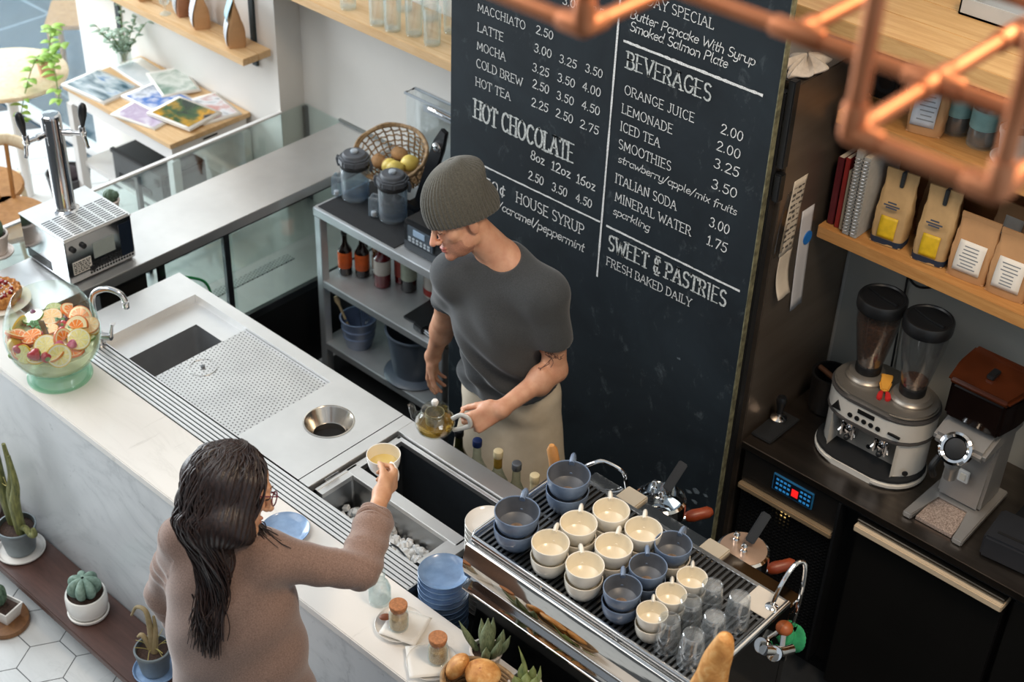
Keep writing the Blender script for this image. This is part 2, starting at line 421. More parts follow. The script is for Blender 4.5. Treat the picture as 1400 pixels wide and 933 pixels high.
# funnel hole
MB().lathe([(.088, ZB+.001), (.083, ZB+.002), (.080, ZB-.001), (.058, ZB-.05), (.056, ZB-.052), (.056, ZB-.12)], 48, Matrix.Translation((cx, cy, 0))).build('waste_funnel', mat('spun_steel', '#c9c2b8', .22, 1, .08, 5), wt, loc=L)
MB().cyl(.056, ZB-.14, ZB-.075, 32, M=Matrix.Translation((cx, cy, 0))).build('waste_pipe', dark_gap, wt, loc=L)
MB().box(-4.10, -2.30, 2.66, 2.70, 0, .86).box(-4.10, -4.07, 2.25, 2.66, 0, .86).build('cabinet_body', mat('dark_steel_front', '#2b2d2f', .45, .8, .1, 6), wt, loc=L)

# ------------------------------------------------------------------ ice station with wells
ic = thing('ice_station', 'steel ice station with ice well and deep black insert beside joint', 'ice bin', (-2.55, 2.45, 0)); L2 = (2.55, -2.45, 0)
mb = MB()
mb.box(-2.859, -2.812, YF, YB, zu, zt, .001).box(-2.812, -2.03, 2.642, YB, zu, zt, .001).box(-2.285, -2.262, YF, 2.642, zu, zt, .001)
mb.box(-2.859, -2.0, YB-.003, YB, zt-.06, zt-.001)
mb.build('deck', steel_top, ic, loc=L2)
mb = MB()  # insulated inner frame, slightly lower
zi = ZB-.012
mb.box(-2.80, -2.790, 2.262, 2.637, zi-.05, zi).box(-2.80, -2.292, 2.622, 2.637, zi-.02, zi, .001).box(-2.80, -2.292, 2.393, 2.437, zi-.02, zi, .002).box(-2.30, -2.292, 2.262, 2.622, zi-.02, zi)
mb.box(-2.790, -2.775, 2.437, 2.622, zi-.02, zi).box(-2.80, -2.765, 2.262, 2.393, zi-.02, zi-.002).box(-2.335, -2.30, 2.262, 2.393, zi-.02, zi-.002, .001)
mb.build('frame', steel_top, ic, loc=L2)
bowl(MB(), -2.768, -2.333, 2.250, 2.395, ZB-.26, zi-.004, .012).build('ice_well', mat('well_steel', '#a4a6a8', .3, 1, .1, 8), ic, loc=L2, recalc=False)
bowl(MB(), -2.777, -2.300, 2.435, 2.624, ZB-.40, zi-.004, .006).build('black_insert', mat('black_insert_plastic', '#1c2126', .55, 0, .15, 60), ic, loc=L2, recalc=False)
MB().tube([(-2.795, 2.30, ZB+.002), (-2.795, 2.36, ZB+.002)], .004, 8).build('handle', chrome, ic, loc=L2)
# ice: one heap of cubes
mb = MB(); rr = random.Random(3)
for i in range(520):
    x = rr.uniform(-2.755, -2.345); y = rr.uniform(2.262, 2.385); z = ZB-.145 + rr.uniform(-.02, .03) + .06*max(0, (x+2.5)*1.2) - .10*(abs(x+2.5)<.06)*0
    M = Matrix.Translation((x, y, z)) @ rotm(rr.random()*3, rr.random()*3, rr.random()*3)
    mb.box(-.011, .011, -.011, .011, -.009, .009, .003, M, 1)
ice = mb.build('ice_cubes', mat('ice', '#f0f4f6', .15, 0, .03, 30, trans=.2, ior=1.3)); tag(ice, 'heap of ice cubes lying in the steel ice well', 'ice', kind='stuff')
sc = thing('ice_tongs', 'steel ice tongs sticking out of the ice in the well', 'tongs', (-2.405, 2.315, ZB-.135), rot=(.25, -.5, .4))
for s_ in (-1, 1):
    MB().tube([(0, s_*.004, 0), (0, s_*.012, .05), (0, s_*.013, .10), (0, s_*.004, .135)], [.006, .005, .005, .004], 8, flat=.5).build('arm', chrome, sc)
MB().cyl(.006, .13, .142, 10, .002).build('hinge', chrome, sc)
# dark sunken shelf right of the ice station where plates and machine stand
sk = thing('sunken_shelf', 'dark sunken shelf behind marble carrying plates and coffee machine', 'shelf', (-1.4, 2.4, 0))
MB().box(-.855, .75, -.245, .30, .745, .765, .002).build('board', dark_gap, sk)
MB().box(-.80, .70, -.20, .26, .0, .745).build('body', mat('dark_cabinet', '#17191b', .6, 0, .1, 8), sk)
# ------------------------------------------------------------------ glass display case along the left end
dc = thing('display_case', 'glass display case with satin steel top running back to the wall', 'display case', (-4.5, 3.0, 0)); LC = (4.5, -3.0, 0)
gl_case = glass('case_glass', (.97, .99, .985), .40, (.80, .90, .88))
mb = MB().box(-4.588, -4.25, 2.152, YW, ZB-.005, ZB, .001).box(-4.262, -4.25, 2.152, YW, ZB-.045, ZB-.005)
mb.build('steel_top', steel_top, dc, loc=LC)
MB().box(-4.845, -4.588, 2.152, YW, ZB-.010, ZB-.002).build('glass_top', gl_case, dc, loc=LC)
MB().box(-4.852, -4.846, 2.152, YL, .15, ZB).build('front_glass', gl_case, dc, loc=LC)
fr = MB().box(-4.275, -4.255, 2.152, YW, ZB-.055, ZB-.006).box(-4.275, -4.252, 2.72, YW, .40, .435).box(-4.60, -4.582, 2.152, YW-.02, ZB-.016, ZB-.010)
for y in (2.74, 3.06, 3.98): fr.box(-4.275, -4.256, y-.014, y+.014, .435, ZB-.055)
for y in (2.165, 3.05, 3.99): fr.box(-4.845, -4.825, y-.01, y+.01, .12, ZB-.012)
fr.build('frame', mat('case_frame_steel', '#5b5d5f', .35, 1, .1, 8), dc, loc=LC)
MB().box(-4.858, -4.838, 2.152, YL, ZB-.004, ZB+.006, .001).build('edge_trim', white_paint, dc, loc=LC)
MB().box(-4.60, -4.26, YW-.014, YW-.002, ZB, ZB+.012).build('wall_seal', mat('grey_sealant', '#7d8280', .5, 0, .1, 12), dc, loc=LC)
MB().box(-4.270, -4.264, 3.07, 3.97, .435, ZB-.055).build('sliding_door', gl_case, dc, loc=LC)
MB().box(-4.278, -4.272, 2.75, 3.10, .435, ZB-.055).build('sliding_door', gl_case, dc, loc=LC)
MB().box(-4.82, -4.30, 2.75, 3.98, .640, .648).build('glass_shelf', gl_case, dc, loc=LC)
mb = MB().box(-4.835, -4.28, 2.16, 3.98, .40, .42).build('case_floor', steel_top, dc, loc=LC)
MB().box(-4.36, -4.31, 2.74, 3.45, .55, .556).build('perforated_strip', perf, dc, loc=LC)
MB().box(-4.84, -4.255, 2.152, 3.985, 0, .40).build('plinth', mat('case_plinth', '#17181a', .45, .3, .1, 8), dc, loc=LC)
MB().box(-4.80, -4.34, 2.50, 2.72, .42, .86, .003).build('cooling_unit', dark_gap, dc, loc=LC)
hs = MB().tube(smooth_path([(-4.235, 2.56, .52), (-4.232, 2.57, .69), (-4.23, 2.63, .772), (-4.228, 2.76, .805), (-4.228, 2.86, .765), (-4.23, 2.93, .69), (-4.235, 2.95, .52), (-4.238, 2.955, .44)], 8), .0058, 10).build('green_hose', mat('green_hose', '#1d8a4c', .35, 0, .1, 30))
tag(hs, 'bright green hose arching in front of the display case glass behind the sink', 'hose')

# ------------------------------------------------------------------ beer cooler and tap tower
bx = thing('drink_cooler', 'steel drink cooler box with perforated drip tray on the display case', 'cooler', (-4.45, 2.51, ZB))
MB().box(-.15, .15, -.145, .15, .008, .196, .004).build('body', mat('polished_steel', '#c4c6c8', .14, 1, .06, 6), bx)
for sx in (-.13, .13):
    for sy in (-.125, .13): MB().cyl(.012, 0, .009, 12, M=Matrix.Translation((sx, sy, 0))).build('foot', black_pl, bx)
MB().box(-.152, .152, -.147, .152, .194, .199, .001).build('lid', steel_top, bx)
mb = MB().box(-.02, .148, -.143, .142, .199, .206, .001)
for r_ in range(11):
    for c_ in range(6):
        x = -.008+r_*.0145; y = -.118+c_*.047; mb.box(x-.0028, x+.0028, y-.019, y+.019, .2055, .2064)
tray = MB().box(-.02, .148, -.143, .142, .199, .2058, .001).build('drip_tray', steel_top, bx)
mb.bm.free(); mb = MB()
for r_ in range(11):
    for c_ in range(6):
        x = -.008+r_*.0145; y = -.118+c_*.047; mb.box(x-.0028, x+.0028, y-.019, y+.019, .2056, .2064)
mb.build('slots', mat('slot_shadow', '#4a4c4e', .6, .5, .1, 10), tray)
# control side facing the aisle (+X) : vents, knobs, plate, label
mb = MB()
for i in range(16):
    for j in range(4): mb.box(.1485, .1512, -.055+i*.0125, -.047+i*.0125, .020+j*.0125, .028+j*.0125)
for i in range(17):
    for j in range(4): mb.box(-.128+i*.0095, -.122+i*.0095, -.1462, -.1435, .020+j*.0105, .027+j*.0105)
mb.build('vent_slots', dark_gap, bx)
MB().box(.149, .1515, -.03, .065, .078, .145).build('label_plate', mat('grey_label', '#a9b2ad', .5, .2, .06, 20), bx)
lb = MB().box(.149, .152, -.125, -.045, .045, .098).build('spec_sticker', paper, bx)
mb = MB(); rr = random.Random(5)
for j in range(6):
    y = -.122
    while y < -.052:
        wd = rr.uniform(.004, .014); mb.box(.1518, .1524, y, min(y+wd, -.048), .050+j*.0078, .0545+j*.0078); y += wd+.004
mb.build('printed_bars', black_pl, lb)
for y, z in ((-.115, .155), (-.07, .155), (-.045, .045)):
    MB().cyl(.011, 0, .012, 16, .002, Matrix.Translation((.150, y, z)) @ rotm(0, PI/2, 0)).build('knob', black_pl, bx)
MB().box(.1495, .152, .09, .143, .035, .175).build('dark_panel', mat('blue_black_panel', '#26303f', .15, .2, .1, 8), bx)
tw = thing('beer_tap_tower', 'tall chrome beer tap tower with two black handles on cooler box', 'beer tap', (-4.495, 2.505, ZB+.1995))
MB().lathe([(0, 0), (.052, 0), (.052, .006), (.042, .012), (.0385, .02), (.0385, .395), (.036, .405), (.030, .410), (0, .411)], 32).build('column', chrome, tw)
for nm, a in (('a', -1.55), ('b', 0.68)):
    M = Matrix.Translation((0, 0, .335)) @ rotm(0, 0, a)
    f = MB().tube([(.036, 0, .0), (.06, 0, 0), (.066, 0, 0), (.125, 0, 0)], [.012, .012, .010, .0085], 14, M=M).lathe([(0, -.013), (.013, -.013), (.014, 0), (.013, .013), (0, .013)], 16, M @ Matrix.Translation((.06, 0, 0)) @ rotm(0, PI/2, 0)).tube(smooth_path([(.112, 0, 0), (.118, 0, -.02), (.122, 0, -.05), (.127, 0, -.06)], 4), [.0075, ]*13, 10, M=M).cyl(.012, -.012, .030, 14, .003, M @ Matrix.Translation((.112, 0, 0))).build('tap', chrome, tw)
    MB().lathe([(0, .03), (.007, .03), (.010, .045), (.016, .075), (.0165, .10), (.013, .118), (.006, .125), (0, .126)], 16, M @ Matrix.Translation((.112, 0, 0)) @ rotm(0, .12, 0), sx=1, sy=1).build('tap_handle', black_pl, tw)

# ------------------------------------------------------------------ small potted plants on the case
terr_white = mat('pale_pot', '#d9cfc8', .6, 0, .06, 20)
cactus_green = mat('cactus_green', '#4d6a4c', .65, 0, .3, 30, c2='#7c957a', bump=.2)
dark_cactus = mat('dark_cactus', '#3f5a45', .65, 0, .3, 40, c2='#67806a', bump=.2)
def pot(parent, r=.045, h=.08, m=None, saucer=None, taper=.78, rim=.006):
    m = m or white_matte
    z0 = .008 if saucer else 0
    MB().lathe([(0, z0), (r*taper-.003, z0), (r*taper, z0+.003), (r*.97, z0+h*.82), (r*.97+rim*.4, z0+h*.84), (r+rim*.4, z0+h-.003), (r, z0+h), (r-.005, z0+h), (r-.007, z0+h*.80), (0, z0+h*.80)], 32).build('pot', m, parent)
    MB().lathe([(0, z0+h*.80), (r-.012, z0+h*.80), (r-.0075, z0+h*.83), (r-.02, z0+h*.86), (0, z0+h*.87)], 24).build('soil', soil, parent)
    if saucer: MB().lathe([(0, 0), (r*1.12, 0), (r*1.25, .008), (r*1.25, .013), (r*1.2, .013), (r*1.08, .005), (0, .005)], 32).build('saucer', saucer, parent)
    return z0+h*.86
def ribbed(r, h, ribs=8, depth=.14, flat_top=.25, seg=64):
    def f(u, v):
        a = u*2*PI; z = v
        prof = math.sin(PI*min(1, z*.92+.08))**.55 if z < .5 else (1-((z-.5)/.5)**2.6)**.5
        k = 1-depth*(1-abs(math.cos(ribs*a/2)))*1.0
        return (r*prof*k*math.cos(a), r*prof*k*math.sin(a), h*z - flat_top*0)
    return f
p1 = thing('potted_cactus', 'round cactus in pale pot at the left edge of the glass case', 'cactus', (-4.70, 2.30, ZB-.001))
z = pot(p1, .05, .085, terr_white, terr_white)
MB().grid(ribbed(.038, .085, 9), 72, 14, True, Matrix.Translation((0, 0, z-.01))).build('cactus', dark_cactus, p1)
p2 = thing('potted_cactus', 'tiny dark cactus in pale pot tucked behind the drink cooler', 'cactus', (-4.66, 2.80, ZB-.001))
z = pot(p2, .036, .055, terr_white)
MB().grid(ribbed(.028, .06, 8), 64, 12, True, Matrix.Translation((0, 0, z-.008))).sph((.018, .012, z+.03), .018, 14).build('cactus', dark_cactus, p2)
p3 = thing('reflected_pot', 'small pale pot beside the drink cooler on the display case', 'pot', (-4.70, 2.46, ZB-.001)); COL.objects.unlink(p3); bpy.data.objects.remove(p3)

# ------------------------------------------------------------------ cake at the left edge
cakeplate = thing('cake_plate', 'cream stoneware plate under the tart at the left edge', 'plate', (-4.39, 2.12, ZB))
MB().lathe([(0, .004), (.05, .004), (.055, 0), (.06, .004), (.105, .016), (.112, .021), (.108, .022), (.06, .010), (0, .009)], 40).build('plate', cream_cer, cakeplate)
ck = thing('fruit_tart', 'golden crusted fruit tart with sugar on cream plate at left edge', 'cake', (-4.40, 2.12, ZB+.0095))
t = NT('tart_crust'); v = t.coord(); t.col(t.ramp(t.noise(v, 40, 6), [(.3, lin('#8a5426')), (.55, lin('#c2813e')), (.8, lin('#e0ad6a'))])); t.set(rough=.7); t.bump(t.noise(v, 60, 6), .5)
def crust(u, v):
    a = u*2*PI; k = 1+.05*math.cos(18*a)
    pr = [(0, .0), (.068, .0), (.078, .012), (.085, .035), (.084, .050), (.078, .055), (.070, .048), (.066, .040), (.03, .043), (0.0005, .044)]
    r_, z_ = pr[min(9, int(round(v*9)))]
    return (r_*k*math.cos(a), r_*k*math.sin(a), z_)
MB().grid(crust, 72, 10, True).build('crust', t.m, ck)
mb = MB(); rr = random.Random(2)
for i in range(26):
    a = rr.random()*2*PI; q = .058*math.sqrt(rr.random()); mb.sph((q*math.cos(a), q*math.sin(a), .046), rr.uniform(.006, .010), 10)
mb.build('berries', mat('tart_berries', '#8c1f22', .35, 0, .4, 40), ck)
mb = MB()
for i in range(60):
    a = rr.random()*2*PI; q = .066*math.sqrt(rr.random()); mb.sph((q*math.cos(a), q*math.sin(a), .053+.002*rr.random()), rr.uniform(.002, .0042), 6)
mb.build('sugar', white_matte, ck)
# ------------------------------------------------------------------ console table with magazines against left wall
tb = thing('console_table', 'white console table with wooden top standing against the left wall', 'table', (-5.50, 3.62, 0))
MB().box(-.42, .43, -.23, .23, .815, .84, .002).build('table_top', oak, tb)
MB().box(-.405, .415, -.215, .215, .745, .815).build('apron', white_paint, tb)
dr = MB().box(.409, .4165, -.16, .16, .752, .808, .001).build('drawer', white_paint, tb)
MB().box(.416, .42, -.04, .04, .79, .797).build('drawer_slot', dark_gap, dr)
for x in (-.395, .405):
    for y in (-.205, .205): MB().box(x-.022, x+.022, y-.022, y+.022, 0, .745, .002).build('leg', white_paint, tb)
MB().box(-.39, .40, -.20, .20, .40, .425).build('lower_shelf', white_paint, tb)
sp = thing('black_printer', 'black box shaped printer sitting on the console table lower shelf', 'printer', (-5.42, 3.54, .426), rz=.02)
MB().box(-.20, .20, -.12, .14, .0, .17, .012).build('body', mat('printer_black', '#1d2327', .3, 0, .1, 10), sp)
MB().box(-.20, .20, -.126, -.10, .155, .178, .004).build('lid_edge', black_pl, sp)
MB().cyl(.022, 0, .012, 18, .003, Matrix.Translation((.15, -.12, .12)) @ rotm(PI/2, 0, 0)).build('dial', black_pl, sp)
MB().box(-.15, .1, -.123, -.118, .03, .06).build('paper_slot', dark_gap, sp)
# magazines : each a thin stapled stack of pages with its own printed cover
def cover_mat(name, cols, scale, seed, stretch=(1, 1, 1)):
    t = NT(name); v = t.coord(stretch, (0, 0, seed*.7)); v2 = t.add('ShaderNodeVectorMath', operation='ADD'); v2.inputs[1].default_value = (seed*3.1, seed*1.7, 0); t.ln(v, v2.inputs[0])
    n = t.noise(v2.outputs[0], scale, 3, .5, .4); k = len(cols)
    t.col(t.ramp(n, [(.30+.4*i/(k-1), lin(c)) for i, c in enumerate(cols)])); t.set(rough=.25); return t.m
def magazine(label, loc, rz, w, d, h, cm, tilt=0, band=None):
    o = thing('magazine', label, 'magazine', loc, group='magazines on the console table', rot=(tilt, 0, rz))
    mb = MB()
    def f(u, v): return ((u-.5)*w, (v-.5)*d, h*(1-.25*u*u))
    mb.grid(f, 8, 4); mb.box(-w/2, w/2, -d/2, d/2, 0, h*.7)
    mb.build('pages', paper, o)
    m2 = MB().grid(lambda u, v: ((u-.5)*w*.998, (v-.5)*d*.998, h*(1-.25*u*u)+.0008), 8, 4); m2.build('cover', [paper], o, solid=.0008)
    m3 = MB().grid(lambda u, v: ((u-.5)*w*.86, (v-.5)*d*(.62 if band else .86)-(.12*d if band else 0), h*(1-.25*(.07+u*.86)**2)+.0022), 8, 4); m3.build('cover_picture', cm, o)
    return o
zt = .841
magazine('blue grey photo magazine at the left front corner of the console table', (-5.76, 3.50, zt), .10, .31, .225, .010, cover_mat('cover_road', ['#3d5866', '#8fa3ad', '#c9d4da', '#6b8fb8'], 7, 1, (1, 3, 1)))
magazine('open white magazine lying flat near the wall above the grey one', (-5.73, 3.73, zt), -.08, .34, .17, .006, cover_mat('cover_white', ['#dfe3e6', '#cfd6da', '#eef0f2'], 6, 2), band=1)
magazine('pale green covered magazine at the back against the wall', (-5.55, 3.77, zt+.007), -.35, .28, .19, .008, cover_mat('cover_green', ['#9fb3a6', '#dde3dd', '#7d998a'], 8, 3))
magazine('magazine with bright blue figures in the middle of the spread', (-5.46, 3.62, zt+.0), .05, .30, .22, .011, cover_mat('cover_blue', ['#e6e8ee', '#3f74c4', '#dfe4ee', '#8a95a5'], 9, 4))
magazine('white lilac magazine peeking out below the blue one', (-5.38, 3.49, zt), .22, .27, .20, .006, cover_mat('cover_lilac', ['#e9e6ee', '#b9a9c4', '#eeeef2'], 8, 5))
magazine('magazine with yellow figure on dark green cover at right front', (-5.24, 3.60, zt+.0125), .16, .27, .215, .012, cover_mat('cover_forest', ['#23332a', '#3c5a35', '#d9a02a', '#2b3238'], 8, 6))
magazine('pink and grey magazine tucked under the yellow figure one', (-5.22, 3.73, zt), -.18, .26, .20, .009, cover_mat('cover_pink', ['#e7d6d3', '#c58f88', '#dfe2e6', '#6b6f78'], 9, 7))
# ------------------------------------------------------------------ wall shelves on the left
def rail_bracket(name, x, y, z0, z1, label):
    o = thing(name, label, 'bracket', (x, y, z0))
    MB().box(-.016, .016, -.012, 0, 0, z1-z0).build('upright', mat('bracket_black', '#2c393d', .5, .3, .1, 20), o)
    return o
ls = thing('wall_shelf', 'pale oak wall shelf holding coffee bags above the magazines', 'shelf', (-5.6, YL, 1.195))
MB().box(-.95, .725, -.17, -.084, 0, .034, .002).box(-.95, .725, -.082, -.013, 0, .034, .002).build('board', oak, ls)
for x in (-.48, .60):
    MB().box(x-.016, x+.016, -.012, 0, -.09 if x > 0 else -.48, .60).build('upright', mat('bracket_black', '#2c393d', .5, .3, .1, 20), ls)
    MB().prism([(-.012, -.04), (-.15, -.006), (-.15, 0), (-.012, 0)], x-.006, x+.006, 'x').build('bracket_arm', black_pl, ls)
MB().sph((-.48, -.018, -.10), .018, 14).build('bolt_cap', white_paint, ls)
gs = thing('wall_shelf', 'pale oak wall shelf holding clear glasses beside the chalkboard', 'shelf', (-4.1, YW, 1.605))
MB().box(-1.0, .62, -.30, -.002, 0, .040, .002).build('board', oak, gs)
for x in (-.55, .25): MB().prism([(0, -.05), (-.22, -.006), (-.22, 0), (0, 0)], x-.008, x+.008, 'x').build('bracket_arm', black_pl, gs)
# coffee pouches
def pouch_mesh(w, d, h, fold=.16, nz=14):
    """gusseted stand-up bag: rectangular foot narrowing to a flat crimped top"""
    mb = MB()
    def ring(t):
        k = min(1, t*1.15)
        ww = w*(1+.06*math.sin(PI*min(1, t*1.3))); dd = d*(1-k**1.6)*(1+.25*math.sin(PI*min(1, t*1.5)))+.006
        return ww/2, dd/2
    n = 28
    def f(u, v):
        a, b = ring(v); th = u*2*PI; c, s_ = math.cos(th), math.sin(th); e = .42
        x = a*abs(c)**e*(1 if c >= 0 else -1); y = b*abs(s_)**e*(1 if s_ >= 0 else -1)
        return (x+.0015*math.sin(9*v*PI+u*20), y+.003*math.sin(7*u*2*PI+v*11)*(v*(1-v)*3), h*v)
    mb.grid(f, n, nz, True)
    mb.box(-w/2*.97, w/2*.97, -d/2*.97, d/2*.97, 0, .004)
    mb.box(-w*.5, w*.5, -.0035, .0035, h*(1-fold*.5), h)
    return mb
def bag(name, label, cat, loc, rz, w, d, h, body, group, lab=None, labm=None, lines=True, extra=None, tilt=0):
    o = thing(name, label, cat, loc, group=group, rot=(tilt, 0, rz))
    pouch_mesh(w, d, h).build('pouch', body, o)
    if lab:
        x0, x1, z0, z1 = lab
        def yf(z):
            v = z/h; k = min(1, v*1.15); return -((d*(1-k**1.6)*(1+.25*math.sin(PI*min(1, v*1.5)))+.006)/2) - .003
        def f(u, v):
            zz = z0+(z1-z0)*v; return (x0+(x1-x0)*u, yf(zz), zz)
        l = MB().grid(f, 5, 8).build('label', labm or paper, o, solid=.0012)
        if lines:
            mb = MB(); rr = random.Random(int(w*1e4)+int(loc[0]*100))
            for i in range(7):
                zz = z1-(z1-z0)*(.16+.11*i); ln_ = (x1-x0)*rr.uniform(.2, .36); yy = yf(zz)-.0012
                mb.box(-ln_, ln_, yy-.0006, yy+.0004, zz-.0018, zz+.0018)
            mb.build('printed_lines', mat('print_grey', '#8d9298', .7, 0, .1, 30), l)
    return o
white_lab = mat('pale_blue_white_label', '#d9dee3', .5, 0, .05, 12)
blue_lab = mat('sky_blue_label', '#9fc3cf', .5, 0, .08, 14)
ZS = 1.2295
g = 'coffee bags on the left wall shelf'
bag('coffee_bag', 'white labelled coffee bag with sky blue top nearest the shelf end', 'coffee bag', (-5.02, 3.765, ZS), -.55, .095, .075, .24, kraft, g, (-.046, .046, .01, .12), white_lab, True)
o = COL.objects[-1] if False else None
bag('coffee_bag', 'kraft coffee bag with white label second from the shelf end', 'coffee bag', (-5.285, 3.775, ZS), -.5, .095, .07, .22, kraft, g, (-.046, .046, .01, .17), white_lab)
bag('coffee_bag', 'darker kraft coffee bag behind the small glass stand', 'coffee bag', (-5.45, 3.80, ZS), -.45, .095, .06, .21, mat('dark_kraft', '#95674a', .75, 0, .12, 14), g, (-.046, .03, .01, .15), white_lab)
bag('coffee_bag', 'leftmost coffee bag on the wall shelf with white label', 'coffee bag', (-5.72, 3.775, ZS), -.4, .09, .06, .2, kraft, g, (-.044, .044, .01, .14), white_lab)
bt = [o for o in bpy.data.objects if o.get('label', '').startswith('white labelled coffee bag')][0]
MB().grid(lambda u, v: (-.047+.094*u, -.0385+.034*v**1.3, .125+.10*v), 5, 6).build('blue_band', blue_lab, bt, solid=.0015)
st = thing('glass_stand', 'small wire rimmed glass stand on the wall shelf front', 'glass', (-5.50, 3.735, ZS))
MB().lathe([(0, 0), (.026, 0), (.026, .004), (.006, .008), (.005, .04), (.022, .055), (.026, .09), (.0245, .09), (.02, .057), (0, .045)], 24).build('bowl', clear, st)
# tumblers on glass shelf
def tumbler(loc, label, group, r=.034, h=.14, inv=False):
    o = thing('drinking_glass', label, 'glass', loc, group=group)
    MB().lathe([(0, .004), (r*.80, .004), (r*.84, 0), (r*.9, .006), (r, h), (r-.0022, h), (r*.86, .012), (0, .012)], 28, M=(Matrix.Translation((0, 0, h)) @ rotm(PI, 0, 0)) if inv else None).build('glass', clear, o)
    return o
names = ['front glass nearest the chalkboard on the oak shelf', 'second front glass from the chalkboard on the oak shelf', 'third front glass from the chalkboard on the oak shelf', 'fourth front glass from the chalkboard on the oak shelf', 'leftmost clear glass on the oak shelf', 'back row glass nearest the chalkboard on the oak shelf', 'middle back row glass on the oak shelf', 'back row glass farthest from the chalkboard on the oak shelf']
for n_, (x, y) in zip(names, [(-3.775, 3.765), (-3.885, 3.775), (-3.975, 3.745), (-4.055, 3.74), (-4.25, 3.76), (-3.80, 3.90), (-3.94, 3.92), (-4.08, 3.91)]):
    tumbler((x, y, 1.6455), 'clear ' + n_ if not n_.startswith('leftmost') else n_, 'clear glasses on the oak shelf', .036, .15)

# ------------------------------------------------------------------ chairs and cafe table far left
ash = wood('pale_ash', '#d8c09a', '#f0e2c6', 6, 2, .5)
honey = wood('honey_wood', '#a36f3c', '#c4925a', 6, 2, .5)
ct = thing('cafe_table', 'round pale wooden cafe table by the glazed opening at far left', 'table', (-6.40, 3.37, 0))
MB().cyl(.30, .715, .74, 56, .008).build('table_top', ash, ct)
MB().cyl(.028, .03, .715, 20).build('post', white_paint, ct)
MB().cyl(.19, 0, .03, 36, .008, r2=.17).build('base', white_paint, ct)
def chair(label, loc, rz, back, slat):
    o = thing('wooden_chair', label, 'chair', loc, rz, group='wooden chairs at the far left')
    MB().prism([(.21*math.cos(a)*(1 if abs(math.cos(a)) < .95 else 1), .20*math.sin(a)) for a in [2*PI*i/28 for i in range(28)]], .43, .455, 'z', bev=.006).build('seat', slat, o)
    for x in (-.16, .16):
        MB().tube([(x, .15, .43), (x*1.12, .18, 0)], [.017, .012], 10).build('leg', back, o)
        MB().tube([(x, -.15, .43), (x*1.12, -.19, 0)], [.017, .012], 10).build('leg', back, o)
    # bent armrest/back rail
    mb = MB(); pts = [(.235*math.cos(a), -.0+.225*math.sin(a), .74 - .05*max(0, -math.sin(a))) for a in [PI*(-.12)+PI*1.24*i/20 for i in range(21)]]
    mb.tube(pts, .021, 10, flat=1.5); mb.build('back_rail', back, o)
    for i in range(9):
        a = PI*(.02+.96*i/8); MB().tube([(.19*math.cos(a), .18*math.sin(a), .45), (.228*math.cos(a), .218*math.sin(a), .735)], .011, 8).build('spindle', slat, o)
    return o
chair('wooden armchair with curved pale rail nearest the left edge', (-5.63, 2.82, 0), 2.3, ash, honey)
chair('wooden armchair with curved pale rail behind the nearer one', (-5.96, 2.90, 0), 2.5, ash, honey)
c3 = thing('wooden_stool', 'tall honey wooden chair back beyond the round cafe table', 'chair', (-6.52, 3.83, 0))
bpy.data.objects.remove(c3)
oc = thing('garden_chair', 'honey coloured slender chair standing outside on the slate terrace', 'chair', (-7.36, 4.42, -.011), -.7)
MB().box(-.2, .2, -.2, .2, .43, .455, .006).build('seat', honey, oc)
for x in (-.18, .18):
    MB().tube([(x, .18, 0), (x, .19, .455), (x, .23, .85)], .017, 10).build('rear_leg', honey, oc)
    MB().tube([(x, -.18, 0), (x, -.17, .43)], .017, 10).build('leg', honey, oc)
MB().box(-.19, .19, .215, .235, .74, .85, .006).build('back_rail', honey, oc)
dp = thing('terrace_planter', 'long dark planter standing outside on the slate terrace', 'planter', (-8.6, 5.35, -.011), .25)
mbp = MB().box(-.9, .9, -.2, .2, 0, .42, .01).build('trough', black_pl, dp)
MB().box(-.87, .87, -.17, .17, .4, .425).build('soil', soil, dp)
# floor pot in the gap behind the cooler
fp = thing('floor_planter', 'dark grey planter pot on the floor behind the drink cooler', 'planter', (-5.98, 3.12, .0))
bpy.data.objects.remove(fp)
fp = thing('floor_planter', 'dark grey tapered planter on the floor beside wooden armchairs', 'planter', (-6.02, 3.40, 0))
MB().lathe([(0, 0), (.07, 0), (.11, .3), (.112, .31), (.104, .31), (.10, .28), (0, .28)], 24).build('pot', mat('dark_pot', '#4c4a4d', .6, 0, .1, 12), fp)
MB().sph((0, 0, .30), .07, 14, (1, 1, .5)).build('plant', mat('dusky_leaves', '#3a2f36', .7, 0, .3, 40), fp)
# leafy plants
leaf_bright = mat('bright_leaf', '#8fc04a', .5, 0, .25, 20, c2='#b5da6e', sss=.0)
leaf_grey = mat('grey_green_leaf', '#9db5a2', .6, 0, .2, 20)
def leaf(mb, base, dirv, ln_, wd, droop=.3, up=(0, 0, 1)):
    d = Vector(dirv).normalized(); s_ = d.cross(Vector(up)); s_ = s_.normalized() if s_.length > .01 else Vector((1, 0, 0)); n = s_.cross(d)
    rows = []
    for i in range(7):
        t = i/6; c = Vector(base) + d*ln_*t - Vector((0, 0, 1))*droop*ln_*t*t; w_ = wd*math.sin(PI*min(.98, t*.9+.08))**.8
        rows.append((c-s_*w_+n*w_*.25, c, c+s_*w_+n*w_*.25))
    V = [[mb.bm.verts.new(p) for p in r] for r in rows]
    for a, b in zip(V, V[1:]):
        for k in (0, 1): mb.bm.faces.new((a[k], a[k+1], b[k+1], b[k]))
vs_ = thing('trailing_plant', 'bright green trailing plant in peach cup left of the magazines', 'plant', (-6.02, 3.50, .74)); vs_.location = (-6.24, 3.50, .7405)
MB().lathe([(0, 0), (.036, 0), (.048, .09), (.044, .09), (.034, .01), (0, .01)], 24).build('cup', mat('peach_cup', '#dcae90', .4, 0, .06, 14), vs_)
